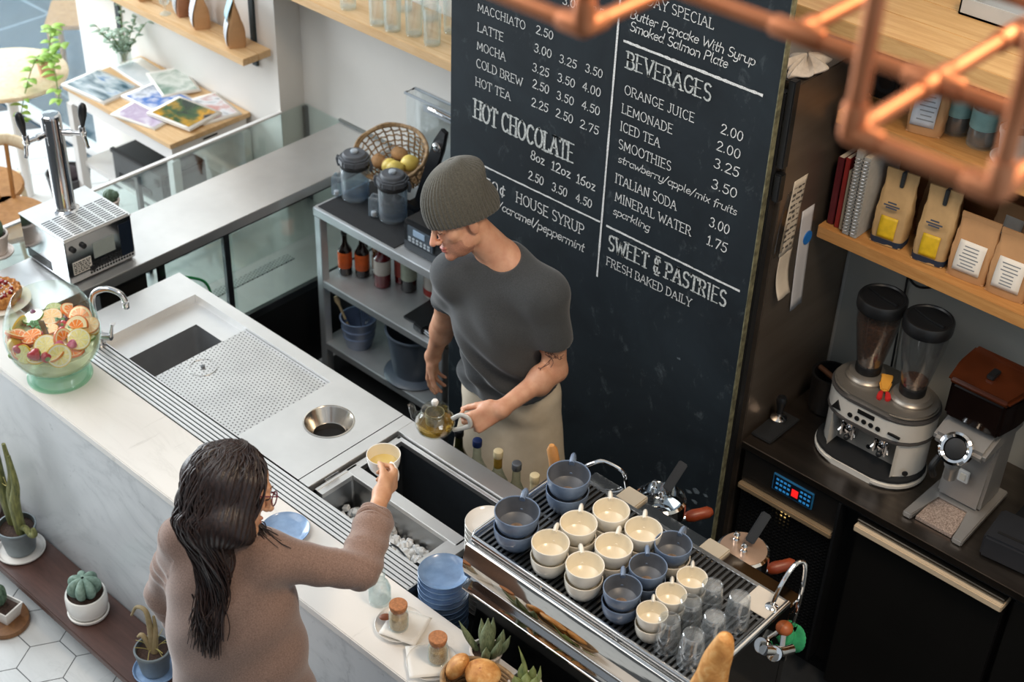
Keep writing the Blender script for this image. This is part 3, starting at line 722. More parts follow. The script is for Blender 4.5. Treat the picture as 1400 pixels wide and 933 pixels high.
mb = MB(); ms = MB(); rr = random.Random(11)
stems = [[(0, 0, .05), (.05, -.05, .14), (.10, -.14, .10), (.10, -.20, -.02), (.09, -.24, -.14)], [(0, 0, .05), (.04, .02, .18), (.09, .01, .27), (.15, -.02, .31)], [(0, 0, .05), (.10, -.02, .12), (.20, -.07, .10), (.27, -.11, .0)], [(0, 0, .05), (.10, .02, .16), (.18, .02, .22)]]
for s_ in stems:
    P = smooth_path(s_, 6); ms.tube(P, .003, 6)
    for i in range(2, len(P), 2):
        for q in (0, 1):
            a = rr.random()*6.28; leaf(mb, P[i], (math.cos(a), math.sin(a), .3), rr.uniform(.045, .075), rr.uniform(.014, .022))
mb.build('leaves', leaf_bright, vs_, solid=.0006); ms.build('stems', mat('plant_stem', '#6d8a3f', .6, 0, .2, 20), vs_)
v2 = thing('table_fern', 'grey green bushy plant in glass jar behind the magazines', 'plant', (-6.0, 3.72, .8405)); v2.location = (-5.87, 3.72, .8405)
MB().lathe([(0, 0), (.035, 0), (.04, .02), (.032, .09), (.034, .1), (.031, .1), (.03, .02), (0, .006)], 24).build('jar', clear, v2)
mb = MB(); ms = MB()
for k in range(9):
    a = rr.uniform(0, 6.28); h = rr.uniform(.14, .30); e = rr.uniform(.05, .15)
    P = smooth_path([(0, 0, .02), (.3*e*math.cos(a), .3*e*math.sin(a), h*.5), (e*math.cos(a), e*math.sin(a), h)], 5); ms.tube(P, .002, 6)
    for i in range(4, len(P)):
        for q in range(2):
            b = rr.random()*6.28; leaf(mb, P[i], (math.cos(b), math.sin(b), .4), rr.uniform(.03, .055), .012)
mb.build('leaves', leaf_grey, v2, solid=.0006); ms.build('stems', mat('plant_stem', '#6d8a3f', .6, 0, .2, 20), v2)
# ------------------------------------------------------------------ steel rack by the back wall
rack = thing('steel_rack', 'three tier steel rack standing left of the chalkboard', 'rack', (-3.75, 3.42, 0)); LR = (3.75, -3.42, 0)
rk = mat('rack_steel', '#ccd0d3', .5, .85, .10, 6)
xa, xb, ya, yb = -4.135, -3.372, 3.42, 3.93
MB().box(xa, xb, ya, yb, .862, .904, .004).build('top_shelf', rk, rack, loc=LR)
MB().box(xa+.005, xb-.005, ya+.004, yb-.01, .512, .548, .003).build('shelf', rk, rack, loc=LR)
MB().box(xa+.005, xb-.005, ya+.004, yb-.01, .185, .222, .003).build('shelf', rk, rack, loc=LR)
for x in (xa+.022, xb-.022):
    for y in (ya+.022, yb-.022): MB().box(x-.019, x+.019, y-.019, y+.019, 0, .862, .003).build('leg', rk, rack, loc=LR)
mt = tag(MB().box(-4.118, -3.66, 3.435, 3.74, .9045, .908, .001).build('rubber_mat', black_soft), 'black rubber mat under the two lidded blender jars', 'mat')
# blender jars with grey lids
jar_m = glass('smoky_blue_plastic', (.86, .91, .94), .5, (.50, .60, .68), .08, .06, .30)
lid_m = mat('grey_lid_plastic', '#55595f', .5, 0, .08, 14)
def blender_jar(label, loc, rz):
    o = thing('blender_jar', label, 'blender jar', loc, rz, group=None)
    MB().lathe([(0, .003), (.054, .003), (.056, 0), (.058, .004), (.060, .15), (.057, .15), (.055, .008), (0, .008)], 36).build('jar', jar_m, o)
    MB().cyl(.057, .018, .05, 32, .01).build('contents', glass('blue_tint_fill', (.72, .82, .90), .2, (.50, .62, .72)), o)
    MB().lathe([(.061, .146), (.0625, .148), (.0625, .158), (.061, .160), (0, .160)], 36).build('gasket', black_soft, o)
    hexp = [(.070*math.cos(PI/4*k+PI/8), .070*math.sin(PI/4*k+PI/8)) for k in range(8)]
    l = MB().prism(hexp, .160, .195, 'z', bev=.008).lathe([(.052, .190), (.048, .206), (.044, .209), (0, .209)], 24).build('lid', lid_m, o)
    MB().cyl(.016, .209, .222, 18, .004).build('cap', mat('clear_grey_cap', '#a8b2bb', .15, 0, .05, 10, coat=.4), l)
    for s_ in (-1, 1):
        MB().tube([(s_*.070, -.004, .185), (s_*.077, -.002, .165), (s_*.070, 0, .135)], .0045, 8, flat=1.6).build('latch', lid_m, o)
    MB().box(-.098, -.055, -.030, -.012, .002, .088, .004).box(-.098, -.055, .004, .022, .002, .088, .004).box(-.098, -.09, -.03, .022, .002, .088, .003).build('handle', jar_m, o)
    MB().cyl(.011, .012, .034, 14, .003, Matrix.Translation((-.072, -.035, 0))).build('spout', mat('clear_grey_cap', '#a8b2bb', .15), o)
    return o
blender_jar('clear blender jar with grey lid at rack left end', (-4.065, 3.60, .9085), .45)
blender_jar('clear blender jar with grey lid beside the black blender base', (-3.832, 3.595, .9085), .45)
vm = thing('food_blender', 'black blender motor base with display on the rack top', 'blender base', (-3.52, 3.60, .9045))
MB().box(-.13, .13, -.13, .12, .012, .135, .014).build('body', black_pl, vm)
MB().box(-.12, .12, -.135, -.05, .0, .05, .008).build('foot', mat('grey_foot', '#3a4046', .5, 0, .1, 12), vm)
pn = MB().box(-.095, .05, -.136, -.128, .045, .12, .003).build('control_panel', mat('panel_grey', '#4a545e', .4, 0, .08, 20), vm)
MB().box(-.06, .005, -.138, -.134, .085, .113, .001).build('screen', mat('pale_screen', '#9fb7cf', .2, 0, .05, 12), pn)
mb = MB()
for i in range(6):
    for j in range(2): mb.box(-.085+i*.021, -.072+i*.021, -.138, -.135, .052+j*.013, .060+j*.013)
mb.build('buttons', mat('button_grey', '#aeb8c0', .5), pn)
MB().lathe([(.075, .135), (.07, .15), (.045, .155), (0, .155)], 28).build('drive_socket', black_soft, vm)
cpz = thing('citrus_press', 'black lever press with round steel disc behind the barista', 'press', (-3.815, 3.725, .9045))
MB().box(-.045, .045, -.045, .05, 0, .03, .008).build('base', black_pl, cpz)
MB().prism([(-.032, .03), (.032, .03), (.032, .36), (.020, .45), (-.014, .45), (-.034, .36)], -.010, .010, 'y', Matrix.Translation((0, 0, 0)) @ rotm(0, .34, 0), .006).build('lever', black_pl, cpz)
MB().cyl(.022, -.018, -.008, 24, .003, rotm(0, .34, 0) @ Matrix.Translation((0, -.002, .36)) @ rotm(-PI/2, 0, 0) @ Matrix.Translation((0, 0, .0))).build('disc', chrome, cpz)
# wicker basket tilted against the wall with fruit
wick = mat('wicker', '#8a6a48', .7, 0, .35, 60, c2='#b4946a', bump=.3)
bk = thing('wicker_basket', 'open woven wicker basket leaning against the wall behind blender jars', 'basket', (-4.005, 3.815, .955), rot=(.50, 0, .1))
mb = MB()
def bpt(a, h): r_ = .085+.055*h; return (r_*math.cos(a)*1.15, r_*math.sin(a), .15*h)
for k in range(26):
    a = 2*PI*k/26; mb.tube([bpt(a+.05*math.sin(6*h), h) for h in [i/6 for i in range(7)]], .0035, 6)
mb.build('stakes', wick, bk)
mb = MB()
for j, h in enumerate((.08, .22, .38, .54, .70, .84)):
    mb.tube([(lambda p, s_: (p[0]*s_, p[1]*s_, p[2]))(bpt(2*PI*i/52, h), 1+.025*(1 if (i+j) % 2 else -1)) for i in range(52)], .0036, 6, closed=True)
mb.build('weave', wick, bk)
mb = MB(); mb.tube([bpt(2*PI*i/40, 1.0) for i in range(40)], .008, 8, closed=True); mb.tube([(p[0]*1.02, p[1]*1.02, p[2]+.006+.004*math.sin(i)) for i, p in enumerate([bpt(2*PI*i/40, 1.0) for i in range(40)])], .006, 8, closed=True); mb.build('rim', wick, bk)
MB().cyl(.085, .0, .006, 28, .002).build('base', wick, bk)
bk.scale = (1.05, 1.0, 1.0)
def fruit(label, cat, loc, r, m, sq=(1, 1, 1), group=None, rz=0, nip=False, rot=None):
    o = thing(cat.replace(' ', '_'), label, cat, loc, rz, group, rot=rot)
    mb = MB(); seg = 20
    p = [(r*math.sin(PI*i/14), -r*math.cos(PI*i/14)) for i in range(15)]
    if nip: p = [(a*(1-.25*max(0, b/r)**3), b*(1+.14*max(0, b/r)**4+.08*max(0, -b/r)**4)) for a, b in p]
    mb.lathe(p, seg, Matrix.Diagonal((*sq, 1))); mb.build('flesh', m, o)
    MB().cyl(.003, r*sq[2]*(1.10 if nip else .97), r*sq[2]*(1.16 if nip else 1.02), 8).build('stem_end', mat('stem_brown', '#6a5534', .8), o)
    return o
lemon_m = mat('lemon_skin', '#e8cf6a', .45, 0, .08, 40, bump=.2, bscale=200)
orange_m = mat('orange_skin', '#e08a2e', .45, 0, .08, 40, bump=.25, bscale=200)
potato_m = mat('potato_skin', '#b58a5c', .75, 0, .2, 40, bump=.25)
for lab, p, r_, m, sq, nip in [('pale lemon at the top right in the wicker basket', (-3.935, 3.790, 1.045), .036, lemon_m, (1, 1, 1.05), True), ('pale lemon lower in the wicker basket above the orange', (-3.955, 3.725, 1.035), .036, lemon_m, (1, 1, 1.05), True), ('lemon at the basket centre beside brown potatoes', (-4.005, 3.745, 1.02), .034, lemon_m, (1, 1, 1.05), True), ]:
    fruit(lab, 'lemon', p, r_, m, sq, 'lemons in the wicker basket', nip=nip, rot=(1.1, .5, p[0]*9))
fruit('small bright orange at the right edge of the wicker basket', 'orange', (-3.915, 3.700, .990), .030, orange_m)
for lab, p in [('brown potato at the far left in the wicker basket', (-4.10, 3.77, .995)), ('large brown potato in the middle of the wicker basket', (-4.035, 3.775, 1.0)), ('small brown potato at the basket back beside the lemons', (-4.04, 3.835, 1.03))]:
    fruit(lab, 'potato', p, .036, potato_m, (1.2, .9, .85), 'potatoes in the wicker basket', rz=p[0]*7)
cb = thing('clear_bin', 'large clear plastic bin with handle against the wall by chalkboard', 'bin', (-3.72, 3.935, .9045))
MB().box(-.38, .30, -.003, .0, 0, .355, .002).box(-.38, .30, .052, .055, 0, .355).box(-.38, -.377, 0, .055, 0, .355).box(.297, .30, 0, .055, 0, .355).build('walls', glass('clear_plastic', (.97, .98, .98), .25, (.8, .84, .86), .08), cb)
MB().tube([(-.385, -.004, .357), (.30, -.004, .357), (.30, .056, .357), (-.385, .056, .357)], .006, 8, closed=True).build('rim', mat('clear_grey_cap', '#a8b2bb', .15), cb)
MB().tube(smooth_path([(-.23, -.008, .335), (-.20, -.035, .36), (-.05, -.04, .36), (-.02, -.008, .335)], 6), .009, 10).build('handle', chrome, cb)
MB().box(-.27, .0, -.012, -.004, .315, .345, .003).build('handle_plate', mat('clear_grey_cap', '#a8b2bb', .15), cb)
# bottles on the middle shelf
def bottle(label, loc, group, r=.032, h=.20, glassm=None, lab=None, cap=None, neck=.42, labz=(.18, .55), cat='bottle', name='sauce_bottle', fill=None):
    o = thing(name, label, cat, loc, group=group); b = h*(1-neck)
    MB().lathe([(0, .003), (r-.004, 0), (r, .005), (r, b), (r*.8, b+.12*h*neck), (r*.42, b+.42*h*neck), (r*.36, h*.95), (r*.40, h*.955), (r*.40, h*.97), (0, h*.97)], 28).build('bottle', glassm, o)
    if lab: MB().lathe([(r+.0008, h*labz[0]), (r+.0012, h*labz[0]+.001), (r+.0012, h*labz[1]), (r+.0008, h*labz[1]+.001)], 28).build('label', lab, o)
    if cap: MB().cyl(r*.47, h*.93, h*1.02, 18, .003).build('cap', cap, o)
    return o
g = 'bottles on the middle rack shelf'; zs = .5485
brown_gl = mat('brown_glass', '#1d1310', .1, 0, .2, 14, coat=.4)
or_lab = mat('orange_label', '#d9622a', .5, 0, .2, 30); cr_lab = mat('cream_label', '#d9cdb4', .55, 0, .12, 30); gr_lab = mat('pale_green_label', '#c7d2bd', .55, 0, .1, 30); rd_liq = mat('red_syrup', '#6e0f18', .08, 0, .25, 10, coat=.5); gold_liq = mat('amber_syrup', '#7a4a1d', .1, 0, .2, 12, coat=.5)
bottle('leftmost dark bottle with orange label on the rack shelf', (-4.075, 3.535, zs), g, .030, .21, brown_gl, or_lab, black_pl)
bottle('slim dark bottle between the two orange labelled ones', (-4.055, 3.625, zs), g, .020, .20, brown_gl, None, black_pl)
bottle('second dark bottle with orange label on the rack shelf', (-4.01, 3.575, zs), g, .031, .21, brown_gl, or_lab, black_pl)
bottle('squat amber jar with cream label on the rack shelf', (-3.975, 3.645, zs), g, .033, .16, gold_liq, cr_lab, mat('gold_lid', '#a3804a', .35, .8), .25)
bottle('red syrup bottle with white round label on the rack shelf', (-3.895, 3.585, zs), g, .036, .21, rd_liq, mat('white_bottle_label', '#e3ddd3', .5, 0, .06, 20), mat('gold_lid', '#a3804a', .35, .8), .34, (.32, .64))
bottle('red syrup bottle half hidden behind the white labelled one', (-3.855, 3.665, zs), g, .034, .21, rd_liq, mat('faded_red_label', '#b9564d', .5, 0, .2, 30), mat('gold_lid', '#a3804a', .35, .8), .34)
bottle('dark bottle with pale green label on the rack shelf', (-3.79, 3.640, zs), g, .034, .20, mat('dark_syrup', '#1c1412', .1, 0, .2, 10, coat=.4), gr_lab, black_pl, .32, (.3, .72))
bottle('wide white tub with red band at the shelf right', (-3.685, 3.70, zs), g, .055, .12, mat('white_tub', '#d9d2c8', .4, 0, .06, 14), mat('red_band', '#a33027', .5, 0, .15, 20), None, .12, (.1, .35), cat='tub', name='plastic_tub')
fl_ = thing('black_folder', 'flat black folder lying on the middle rack shelf', 'folder', (-3.52, 3.60, zs), rz=.05)
MB().box(-.14, .13, -.12, .12, 0, .014, .003).build('cover', black_pl, fl_)
MB().box(-.135, .128, -.117, .117, .0035, .0105).build('pages', mat('dark_pages', '#3a3c40', .8), fl_)
ck_ = thing('chrome_scoop', 'chrome handled tool with black head lying on the rack shelf', 'tool', (-3.50, 3.458, zs+.012), rz=-.12)
MB().tube([(-.02, 0, .004), (.13, 0, .004)], .010, 14).build('handle', chrome, ck_)
MB().box(-.07, -.01, -.018, .018, -.012, .022, .005).build('head', black_pl, ck_)
# lower shelf
up = thing('utensil_pot', 'blue grey ridged ceramic pot of utensils on the bottom rack shelf', 'pot', (-3.985, 3.52, .2225))
MB().lathe([(0, .004), (.052, .004), (.056, 0), (.064, .03), (.072, .06), (.069, .066), (.077, .10), (.074, .106), (.080, .14), (.083, .148), (.076, .148), (.066, .06), (.05, .012), (0, .012)], 36).build('pot', mat('blue_grey_glaze', '#6f7f9d', .3, 0, .2, 12, coat=.2), up)
def utensil(label, loc, tilt, rz, kind):
    o = thing('utensil', label, 'utensil', loc, group='utensils in the blue grey pot', rot=(tilt[0], tilt[1], rz))
    if kind == 'whisk':
        for k in range(5):
            a = PI*k/5; MB().tube([(.016*s_*math.sin(PI*t)*math.cos(a), .016*s_*math.sin(PI*t)*math.sin(a), .12+.07*t) for s_ in (1,) for t in [i/10 for i in range(11)]], .0012, 6).build('wire', chrome, o)
        MB().tube([(0, 0, 0), (0, 0, .12)], .005, 10).build('handle', chrome, o)
    elif kind == 'wood':
        MB().tube([(0, 0, 0), (0, 0, .18), (0, 0, .205), (0, 0, .225)], [.006, .006, .012, .008], 12).build('handle', mat('pale_wood_tool', '#cdb48a', .6), o)
        MB().cyl(.0075, .10, .112, 10).build('collar', chrome, o)
    else:
        MB().tube([(0, 0, 0), (0, 0, .19)], .004, 10).build('handle', chrome, o)
        MB().sph((0, 0, .20), .014, 14, (1, .35, 1.3)).build('bowl', chrome, o)
utensil('pale handled tool leaning left out of the blue grey pot', (-3.99, 3.50, .245), (.1, -.42), 0, 'wood')
utensil('steel spoon leaning out of the blue grey pot', (-3.975, 3.53, .240), (-.1, -.1), .3, 'spoon')
utensil('small wire whisk leaning right in the blue grey pot', (-3.97, 3.52, .240), (.12, .22), .5, 'whisk')
pb = thing('plastic_bucket', 'translucent grey blue bucket with broad foot on the bottom rack shelf', 'bucket', (-3.66, 3.55, .2225))
pbm = mat('grey_blue_plastic', '#56616f', .35, 0, .12, 8, trans=.15)
MB().lathe([(0, .006), (.125, .006), (.135, .0), (.138, .008), (.128, .016), (.098, .022), (.100, .04), (.125, .225), (.131, .228), (.131, .236), (.122, .236), (.094, .04), (0, .03)], 44).build('bucket', pbm, pb)
# ------------------------------------------------------------------ chalkboard menu with hand drawn lettering
t = NT('chalkboard'); v = t.coord()
n1 = t.noise(v, 2.5, 6, .65, .8); n2 = t.noise(t.coord((1, 1, .6), (0, .5, 0)), 16, 8, .75, .4); n3 = t.noise(v, 90, 3)
c = t.ramp(n1, [(.3, lin('#141b21')), (.75, lin('#232d34'))])
c = t.mix(t.math('MULTIPLY', t.ramp(n2, [(.58, (0, 0, 0)), (.80, (1, 1, 1))]), .32), c, lin('#8d979c'))
t.col(c); t.set(rough=.62, spec=.3); t.bump(n3, .05); chalkm = t.m
t = NT('chalk'); v = t.coord(); n = t.noise(v, 220, 3)
t.col(t.ramp(n, [(.3, lin('#aeb2b1')), (.6, lin('#eceded'))])); t.set(rough=.95); chalk = t.m
t = NT('soft_chalk'); v = t.coord(); n = t.noise(v, 160, 3)
t.col(t.ramp(n, [(.35, lin('#8e9595')), (.65, lin('#d9dcda'))])); t.set(rough=.95); chalk2 = t.m
cbd = thing('chalkboard_menu', 'tall black chalkboard menu with white hand lettering behind the barista', 'chalkboard', (-2.66, 3.41, .06)); BX, BZ = -2.66, .06
MB().box(-.655, .657, -.012, .012, 0, 2.95, .001).build('panel', chalkm, cbd)
mb = MB().box(.6565, .6595, -.0125, .0125, 0, 2.95).build('worn_edge', mat('worn_edge', '#6c6a52', .8, 0, .6, 40), cbd)
def A(cx, cy, rx, ry, a0, a1, n=9): return [(cx+rx*math.cos(math.radians(a0+(a1-a0)*i/n)), cy+ry*math.sin(math.radians(a0+(a1-a0)*i/n))) for i in range(n+1)]
G = {}   # glyph: (advance width, strokes) on a unit cap height
G['A'] = (.72, [[(0, 0), (.33, 1)], [(.33, 1), (.66, 0)], [(.12, .36), (.54, .36)]])
G['B'] = (.62, [[(.06, 0), (.06, 1)], [(.06, 1)]+A(.28, .76, .24, .24, 90, -90)+[(.06, .52)], [(.06, .52)]+A(.30, .26, .27, .26, 90, -90)+[(.06, 0)]])
G['C'] = (.66, [A(.36, .5, .32, .5, 48, 312, 14)])
G['D'] = (.68, [[(.06, 0), (.06, 1)], [(.06, 1)]+A(.22, .5, .40, .5, 90, -90, 12)+[(.06, 0)]])
G['E'] = (.58, [[(.06, 0), (.06, 1)], [(.06, 1), (.52, 1)], [(.06, .52), (.42, .52)], [(.06, 0), (.53, 0)]])
G['F'] = (.55, [[(.06, 0), (.06, 1)], [(.06, 1), (.52, 1)], [(.06, .52), (.42, .52)]])
G['G'] = (.70, [A(.36, .5, .32, .5, 50, 350, 14)+[(.675, .42)], [(.44, .42), (.68, .42)]])
G['H'] = (.70, [[(.06, 0), (.06, 1)], [(.60, 0), (.60, 1)], [(.06, .52), (.60, .52)]])
G['I'] = (.26, [[(.12, 0), (.12, 1)]])
G['J'] = (.46, [[(.34, 1), (.34, .22)]+A(.18, .2, .16, .2, 0, -160)])
G['K'] = (.66, [[(.06, 0), (.06, 1)], [(.58, 1), (.06, .42)], [(.22, .58), (.62, 0)]])
G['L'] = (.54, [[(.06, 0), (.06, 1)], [(.06, 0), (.50, 0), (.50, .14)]])
G['M'] = (.84, [[(.06, 0), (.08, 1)], [(.08, 1), (.40, .2), (.72, 1)], [(.72, 1), (.74, 0)]])
G['N'] = (.72, [[(.06, 0), (.06, 1)], [(.06, 1), (.60, 0)], [(.60, 0), (.60, 1)]])
G['O'] = (.74, [A(.36, .5, .33, .5, 90, 450, 20)])
G['P'] = (.60, [[(.06, 0), (.06, 1)], [(.06, 1)]+A(.28, .74, .26, .26, 90, -90)+[(.06, .48)]])
G['R'] = (.66, [[(.06, 0), (.06, 1)], [(.06, 1)]+A(.28, .75, .25, .25, 90, -90)+[(.06, .50)], [(.28, .5), (.60, 0)]])
G['S'] = (.56, [A(.27, .75, .22, .25, 40, 270, 9)+A(.27, .25, .24, .25, 90, -140, 9)])
G['T'] = (.62, [[(.30, 0), (.30, 1)], [(.0, .86), (.0, 1), (.60, 1), (.60, .86)]])
G['U'] = (.70, [[(.06, 1), (.06, .3)]+A(.33, .3, .27, .3, 180, 360, 10)+[(.60, 1)]])
G['V'] = (.68, [[(.0, 1), (.33, 0), (.64, 1)]])
G['W'] = (.94, [[(0, 1), (.24, 0), (.46, .8), (.68, 0), (.92, 1)]])
G['Y'] = (.64, [[(0, 1), (.31, .48), (.62, 1)], [(.31, .48), (.31, 0)]])
G['&'] = (.66, [A(.34, .25, .26, .25, 330, 90, 9)+[(.2, .5)], A(.34, .75, .22, .25, 20, 270, 9), [(.36, -.1), (.36, 1.1)]])
G['0'] = (.60, [A(.28, .5, .25, .5, 90, 450, 18)])
G['1'] = (.36, [[(.04, .8), (.2, 1), (.2, 0)], [(.04, 0), (.34, 0)]])
G['2'] = (.58, [A(.27, .74, .23, .26, 165, -30, 9)+[(.04, 0), (.54, 0)]])
G['3'] = (.56, [A(.26, .76, .21, .24, 150, -90, 9)+A(.26, .26, .25, .26, 90, -150, 9)])
G['4'] = (.60, [[(.42, 0), (.42, 1), (.02, .3), (.56, .3)]])
G['5'] = (.56, [[(.50, 1), (.12, 1), (.08, .56)]+A(.26, .32, .25, .32, 110, -150, 10)])
G['6'] = (.58, [[(.46, .98)]+A(.50, .3, .46, .68, 110, 180, 5)+A(.28, .28, .24, .28, 180, 540, 14)])
G['7'] = (.54, [[(.03, .86), (.03, 1), (.52, 1), (.2, 0)]])
G['8'] = (.58, [A(.28, .76, .20, .24, 90, 450, 14), A(.28, .26, .24, .26, 90, 450, 14)])
G['.'] = (.22, [[(.08, .0), (.10, .04)]])
G['¢'] = (.52, [A(.27, .45, .22, .36, 50, 310, 12), [(.27, -.08), (.27, 1.0)]])
G['/'] = (.42, [[(.0, -.12), (.38, 1.05)]])
x_ = .60
lo = lambda r=.21, cx=.24: A(cx, .30, r, .30, 90, 450, 14)
G['a'] = (.52, [lo(), [(.45, .6), (.45, .08), (.52, 0)]])
G['b'] = (.52, [[(.05, 1), (.05, 0)], A(.26, .30, .21, .30, 90, 450, 14)])
G['c'] = (.44, [A(.25, .30, .21, .30, 50, 320, 10)])
G['d'] = (.54, [lo(), [(.45, 1), (.45, .06), (.52, 0)]])
G['e'] = (.48, [[(.04, .30), (.45, .34)]+A(.25, .30, .21, .30, 10, 320, 12)])
G['f'] = (.34, [A(.30, .84, .14, .16, 60, 180, 6)+[(.16, -.15)], [(.02, .58), (.32, .58)]])
G['h'] = (.52, [[(.05, 1), (.05, 0)], [(.05, .36)]+A(.25, .38, .20, .22, 160, 0, 8)+[(.45, 0)]])
G['i'] = (.22, [[(.08, .6), (.09, .05), (.16, 0)], [(.10, .82), (.12, .86)]])
G['k'] = (.48, [[(.05, 1), (.05, 0)], [(.42, .6), (.06, .24)], [(.18, .34), (.46, 0)]])
G['l'] = (.24, [[(.08, 1), (.08, .08), (.18, 0)]])
G['m'] = (.78, [[(.05, .6), (.05, 0)], [(.05, .4)]+A(.21, .42, .16, .18, 160, 0, 7)+[(.37, 0)], [(.37, .4)]+A(.54, .42, .17, .18, 160, 0, 7)+[(.71, 0)]])
G['n'] = (.52, [[(.05, .6), (.05, 0)], [(.05, .36)]+A(.25, .38, .20, .22, 160, 0, 8)+[(.45, 0)]])
G['o'] = (.50, [lo(.22)])
G['p'] = (.52, [[(.05, .6), (.05, -.34)], A(.26, .30, .21, .30, 90, 450, 14)])
G['r'] = (.40, [[(.06, .6), (.06, 0)], [(.06, .34)]+A(.24, .36, .18, .24, 170, 50, 6)])
G['s'] = (.42, [A(.21, .45, .15, .15, 40, 270, 7)+A(.20, .15, .17, .15, 90, -140, 7)])
G['t'] = (.34, [[(.14, .92), (.14, .12)]+A(.24, .12, .10, .12, 180, 300, 5), [(.0, .6), (.30, .6)]])
G['u'] = (.52, [[(.05, .6), (.05, .24)]+A(.25, .22, .20, .22, 180, 340, 8), [(.45, .6), (.45, 0)]])
G['v'] = (.46, [[(.02, .6), (.22, 0), (.43, .6)]])
G['w'] = (.68, [[(.02, .6), (.17, 0), (.33, .5), (.49, 0), (.64, .6)]])
G['x'] = (.46, [[(.03, .6), (.42, 0)], [(.42, .6), (.03, 0)]])
G['y'] = (.50, [[(.05, .6), (.05, .24)]+A(.24, .22, .19, .22, 180, 350, 8), [(.43, .6), (.43, -.14)]+A(.24, -.14, .19, .2, 0, -140, 7)])
G['z'] = (.46, [[(.04, .6), (.42, .6), (.04, 0), (.44, 0)]])
G['g'] = (.52, [lo(), [(.45, .6), (.45, -.14)]+A(.26, -.14, .19, .2, 0, -140, 7)])
def ribbon(mb, pts, wd, y0, y1, wob=0, rr=None):
    P = [Vector((p[0], 0, p[1])) for p in pts]
    L_, R_ = [], []
    for i in range(len(P)):
        d = (P[min(i+1, len(P)-1)]-P[max(i-1, 0)]); d = d.normalized() if d.length > 1e-9 else Vector((1, 0, 0)); n = Vector((-d.z, 0, d.x))
        k = wd*(1+(rr.uniform(-wob, wob) if rr else 0)); e = -d*wd*.5 if i == 0 else d*wd*.5 if i == len(P)-1 else Vector()
        L_.append(P[i]+n*k/2+e); R_.append(P[i]-n*k/2+e)
    a = [mb.bm.verts.new((p.x, y1, p.z)) for p in L_]; b = [mb.bm.verts.new((p.x, y1, p.z)) for p in R_]
    for i in range(len(P)-1): mb.bm.faces.new((a[i], b[i], b[i+1], a[i+1]))
    return mb
def lettering(txt, xa, xb, z, h, style):
    """chalk line fitted between xa and xb on the board; styles: caps with serifs, bold slab caps, italic, numerals"""
    rr = random.Random(hash(txt) % 999 if False else sum(ord(c) for c in txt)); mb = MB()
    shear = .24 if style == 'i' else .10 if style == 'n' else 0
    sp = {'b': .10, 'c': .10, 'i': .03, 'n': .10}[style]; bold = style == 'b'
    wdt = h*(.085 if style == 'c' else .125 if bold else .105 if style == 'n' else .10)
    W = 0; items = []
    for ch in txt:
        if ch == ' ': W += .34; continue
        adv, st = G[ch]; items.append((W, st)); W += adv+sp
    W -= sp; sx = (xb-xa)/W
    for w0, st in items:
        dz = rr.uniform(-.02, .02)*h
        for s_ in st:
            pts = [(xa+(w0+p[0])*sx+shear*p[1]*h*.8, z+p[1]*h+dz) for p in s_]
            wv = wdt
            if bold and len(s_) == 2 and abs(s_[0][1]-s_[1][1]) < .05: wv = wdt*.55
            cut = [0]
            for i in range(1, len(pts)-1):
                a_, b_ = Vector((pts[i][0]-pts[i-1][0], pts[i][1]-pts[i-1][1])), Vector((pts[i+1][0]-pts[i][0], pts[i+1][1]-pts[i][1]))
                if a_.length > 1e-9 and b_.length > 1e-9 and a_.angle(b_) > .9: cut.append(i)
            cut.append(len(pts)-1)
            for i0, i1 in zip(cut, cut[1:]): ribbon(mb, pts[i0:i1+1], wv, 0, -.0132, .18, rr)
            if style in 'cb':
                for e, f in ((0, 1), (-1, -2)):
                    p, q = s_[e], s_[f]
                    if abs(p[1]-q[1]) > abs(p[0]-q[0])*1.2 and (p[1] < .02 or p[1] > .98):
                        c0 = pts[e]; sw = h*(.15 if bold else .10)*(min(1, sx/h+.2)); ribbon(mb, [(c0[0]-sw, c0[1]), (c0[0]+sw, c0[1])], h*(.07 if bold else .06), 0, -.0134)
    return mb.build('chalk_lettering', chalk if style != 'b' else chalk2, cbd, loc=(-BX, 0, -BZ), smooth=0, recalc=False)
